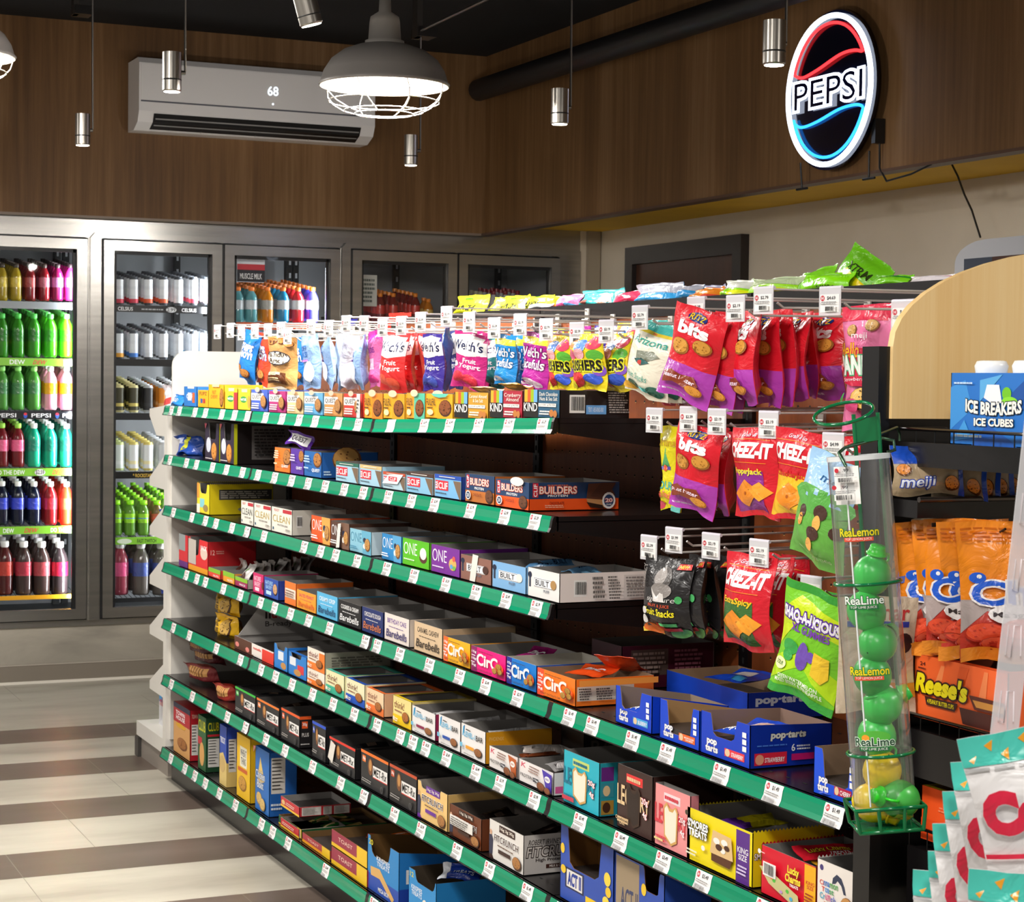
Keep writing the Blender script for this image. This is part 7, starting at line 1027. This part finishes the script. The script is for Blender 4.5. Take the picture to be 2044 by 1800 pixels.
com = [('r', '48c0b0', 0, .885, 1, 1)]+[('p', 'e8a028', [x, y, x+.05, y+.02, x+.035, y-.025]) for x, y in ((.04, .91), (.14, .96), (.22, .92), (.33, .965), (.42, .92), (.5, .96), (.6, .915), (.7, .96), (.8, .92), (.9, .955))]+[('l', 'b0b0b0', 0, .865, 1, .885, 1), t('e02848', 'Combos', .03, .6, .97, .79, o='f4f0f2', ow=.01, b=.08), ('p', 'e02848', [.0, .53, .3, .52, .36, .56, 1, .56, 1, .49, .36, .48, .28, .5, 0, .51]), t('f4e8ea', 'STUFFED SNACKS', .4, .495, .96, .55), t('48b8a8', 'Nacho\nCheese', .3, .33, .8, .46), ('r', 'e02848', .28, .285, .86, .288), t('a83848', 'BAKED PRETZEL', .3, .25, .84, .28), ('l', '8a8680', .36, .21, .8, .235, 1), ('c', .3, .13, .1, .06, 'c88038', '8a5020'), ('c', .5, .15, .1, .06, 'c88038', '8a5020'), ('c', .68, .12, .11, .06, 'c88038', '8a5020'), ('p', '48b0a0', [.1, .04, .5, .06, .9, .03, .9, 0, .1, 0])]
cm = bagmesh('pretzel_bag', .17, .245, .045, com, 'e8e6e6', 'c8c6c8', seed=3, wr=1.2)
for i, (lx, ty, dd) in enumerate([(1912, 1440, -.03), (1907, 1508, .035), (1891, 1572, .085), (1871, 1640, .135), (1862, 1700, .185), (1832, 1745, .235)]):
    dpt = D-.03+dd; p = onD(lx+ (168 if i == 0 else 166)*1.9/dpt, ty, dpt); tag(mobj('pretzel_bag', cm, None, p, (0, [-.21, -.13, -.1, -.08, -.05, .0][i], yaw0+[-.05, -.3, -.3, -.3, -.3, -.3][i])), 'white and turquoise pretzel snack bag, %s in the hanging cascade' % ['topmost', 'second', 'third', 'fourth', 'fifth', 'lowest'][i], 'bag', 'white pretzel bags on the clip strip')
p = onD(2120, 1745, D-.14); tag(mobj('pretzel_bag', cm, None, p, (0, .05, yaw0-.1)), 'white and turquoise pretzel snack bag overlapping in front at the bottom right corner', 'bag')
# ------------------------------------------------------------------ lemon and lime juice strip
D = 3.15; SK = D/2.36; pt = onD(1713, 908, D); pb = onD(1769, 1648, D); ax = (pb-pt); Lt = ax.length/SK; axn = ax.normalized()   # modelled in units of the tube, then set to its real size
rot = Vector((0, 0, -1)).rotation_difference(axn)
ds = bpy.data.objects.new('juice_display_strip', None); C.objects.link(ds); ds.location = pt; ds.rotation_mode = 'QUATERNION'; ds.rotation_quaternion = rot; ds.scale = (SK, SK, SK); tag(ds, 'clear plastic tube in a green wire holder full of lime and lemon squeeze bottles', 'display strip')
GW = mat('0c6b3c', 'gloss'); R0 = .038
aS = Rt.dot(Rt); ang = yaw0
Mz = Matrix.Rotation(ang, 4, 'Z')
mb = MB(); mb.lathe([(R0*.98, 0), (R0, -Lt*.3), (R0, -Lt*.7), (R0*.98, -Lt+.02)], CLEARP, 40); mb.obj('plastic_tube', ds)
mb = MB(); mb.lathe([(R0*1.01, -.0), (R0*1.01, -.006)], mat('d8dcdc', 'gloss'), 40); mb.tube([Mz @ Vector((R0*math.cos(2.2), -R0*math.sin(2.2)-.0, z)) for z in (0, -Lt*.4, -Lt+.03)], .0012, mat('e8ecec', 'gloss'), 5); mb.obj('tube_seam', ds)
mb = MB()
def ring(z, r, ry=None, cx=0, cy=0): mb.tube([Mz @ Vector((cx+r*math.cos(i*.2618), cy+(ry or r)*math.sin(i*.2618), z)) for i in range(24)], .0022, GW, 6, closed=True)
mb.tube([Mz @ Vector((-.014+.036*math.cos(i*.2618), .036*math.sin(i*.2618), .052+.012*math.sin(i*.2618)+.006*math.cos(i*.2618))) for i in range(24)], .0022, GW, 6, closed=True); ring(-.155, R0*1.06); ring(-.362, R0*1.06)
for u in (.004, .034): mb.tube([Mz @ Vector((u, .034, .05)), Mz @ Vector((u+.0, .036, 0)), Mz @ Vector((u, .042, -Lt+.02))], .0026, GW, 6)
mb.obj('wire_holder', ds)
mb = MB(); q = [Mz @ Vector(v) for v in ((.003, .033, .042), (.035, .033, .046), (.035, .034, .016), (.004, .034, .014))]; q2 = [v+Mz @ Vector((0, .0015, 0)) for v in q]; mb.add(q+q2, [(0, 1, 2, 3), (7, 6, 5, 4), (0, 4, 5, 1), (1, 5, 6, 2), (2, 6, 7, 3), (3, 7, 4, 0)], GW); mb.obj('bracket_plate', ds)
mb = MB()
for zz, s_ in ((-Lt+.028, 1), (-Lt, .9)): mb.tube([Mz @ Vector((.042*s_*c_, .04*s_*d_, zz)) for c_, d_ in ((-1, -1), (1, -1), (1, 1), (-1, 1))], .0026, GW, 6, closed=True)
for c_, d_ in ((-1, -1), (-.35, -1), (.4, -1), (1, -1), (1, 1), (-1, 1)): mb.tube([Mz @ Vector((.042*c_, .04*d_, -Lt+.028)), Mz @ Vector((.038*c_, .036*d_, -Lt))], .0024, GW, 6)
mb.box((-.034, -.034, -Lt-.001), (.034, .034, -Lt+.001), GW, Mz); mb.obj('base_tray', ds)
mb = MB(); mb.tube([Mz @ Vector(v) for v in ((-.022, -.036, -.012), (-.028, -.03, .005), (-.012, .02, .01), (.04, .05, .018), (.054, .05, .014), (.054, .046, .002), (.044, .044, .0))], .0022, mat('5a7a62', 'metal'), 6); hq = lambda p: (rot.inverted() @ (p-pt))/SK; e1 = onX(1796, 866, 1.994); mb.tube([Mz @ Vector((-.012, .02, .01)), hq(e1+Vector((-.02, -.02, .012))), hq(e1), hq(e1+Vector((0, 0, -.012)))], .0018, mat('5a7a62', 'metal'), 6); mb.obj('hanging_hook', ds)
mb = MB(); lay(mb, [('r', 'f2f0ec', 0, 0, 1, 1), ('e', 'c02c3a', .14, .9, .1, .06), t('3a3a3e', '.99', .4, .86, .64, .94), ('l', '9a9a9a', .08, .74, .9, .82, 2), ('b', .2, .58, .84, .72), ('e', 'c02c3a', .14, .46, .1, .06), t('3a3a3e', '.99', .4, .42, .64, .5), ('l', '9a9a9a', .08, .3, .9, .38, 2), ('b', .2, .12, .84, .28)], .032, .046, lambda u, v, e_: tuple(Mz @ Vector(((R0+.0015+e_)*math.sin((u-.016)/R0-.62), -(R0+.0015+e_)*math.cos((u-.016)/R0-.62), -.058+v)))); mb.obj('price_label', ds)
for i, (zz, s, c, o_, c2) in enumerate([(-.108, 'ReaLemon', 'f0d810', '2a6a30', 'e04a30'), (-.19, 'ReaLime', 'e8f0e8', '1c4a2c', '1c6a3c'), (-.275, 'ReaLemon', 'f0d810', '2a6a30', 'e04a30'), (-.36, 'ReaLime', '1c4a2c', 'e8f4e8', '1c6a3c')]):
    mb = MB(); W_l = .05; lay(mb, ([('e', '58b840', .5, .75, .4, .25), ('e', 'f0a030', .3, .7, .1, .14)] if i == 3 else [])+[t(c, s, .02, .38, .98, .72, o=o_, ow=.05), ('r', c2, .14, .18, .84, .34), t('f0f0e8', 'TOP LEMON JUICE' if i % 2 == 0 else 'TOP LIME JUICE', .17, .2, .8, .32, b=0)], W_l, .03, lambda u, v, e_: tuple(Mz @ Vector(((R0+.001+e_)*math.sin((u-W_l/2)/R0-.35), -(R0+.001+e_)*math.cos((u-W_l/2)/R0-.35), zz+v))), grid=(6, 2)); mb.obj('printed_logo', ds)
def fruit(z, dx, dy, col, lab, tilt, cap, az=0, lemon=False, lc=None):
    r = .0235; e = bpy.data.objects.new('squeeze_bottle', None); C.objects.link(e); wp = rot @ (Mz @ Vector((dx, dy, z))); e.location = pt+wp*SK; e.scale = (SK, SK, SK); e.rotation_euler = (tilt, 0, az); tag(e, lab, 'bottle', 'lemon and lime squeeze bottles in the tube')
    mb = MB(); n = 12; pr = [(0.001, -r*1.08)]+[(r*math.sin(math.pi*i/n), -r*1.08*math.cos(math.pi*i/n)) for i in range(1, n-1)]+[(.009, r*1.08), (.009, r*1.2)]
    mb.lathe(pr, mat(col, 'plast'), 24); mb.obj('body', e)
    mb = MB(); mb.lathe([(.0125, r*1.12), (.013, r*1.2), (.011, r*1.22), (.0095, r*1.5), (.009, r*1.62), (0, r*1.64)], mat(cap, 'plast'), 18); mb.obj('cap', e)
    mb = MB(); mb.tube([(.012, 0, r*1.16), (.022, 0, r*1.1), (.024, 0, r*.8), (.02, 0, r*.62)], .0018, mat(cap, 'plast'), 6); mb.obj('cap_strap', e)
    if lc:
        mb = MB(); lay(mb, [('r', lc, 0, 0, 1, 1), ('p', 'e0603a', [.2, .2, .35, .2, .8, .8, .65, .8]), ('e', 'f0b030', .8, .3, .14, .3)], .04, .022, lambda u, v, e_: ((r*1.015+e_)*math.sin((u-.02)/r), -(r*1.015+e_)*math.cos((u-.02)/r), v-.011), grid=(8, 2)); mb.obj('label', e)
L1, L2 = '3cc850', 'f0cc14'
for a in [(-.147, .006, .002, L1, 'lime green squeeze bottle, topmost in the tube with its cap up', .25, '38d030', .2), (-.190, -.004, .002, L1, 'lime green squeeze bottle, second from the top of the tube', 2.6, '3cc850', 1), (-.230, .006, -.002, '34b848', 'lime green squeeze bottle, third from the top of the tube', 1.2, '3cc850', 2, ), (-.268, -.003, 0, '2fae44', 'lime green squeeze bottle, fourth from the top of the tube', 2.9, '3cc850', 0), (-.306, .006, 0, L1, 'lime green squeeze bottle, fifth from the top of the tube', 1.0, '3cc850', 1), (-.343, -.002, .006, L1, 'lime green squeeze bottle right above the upper lemon', 2.8, '3cc850', 0)]: fruit(*a)
fruit(-.385, .0, .0, L2, 'yellow lemon squeeze bottle, larger one near the bottom of the tube', -2.6, L2, 0); fruit(-.424, -.014, .006, L2, 'yellow lemon squeeze bottle lying under the larger lemon', 2.0, L2, .6)
fruit(-.418, .016, -.014, '46b048', 'lime green squeeze bottle with an orange label at the bottom of the tube', 1.4, '28c820', yaw0-1.2, lc='a8b83c')
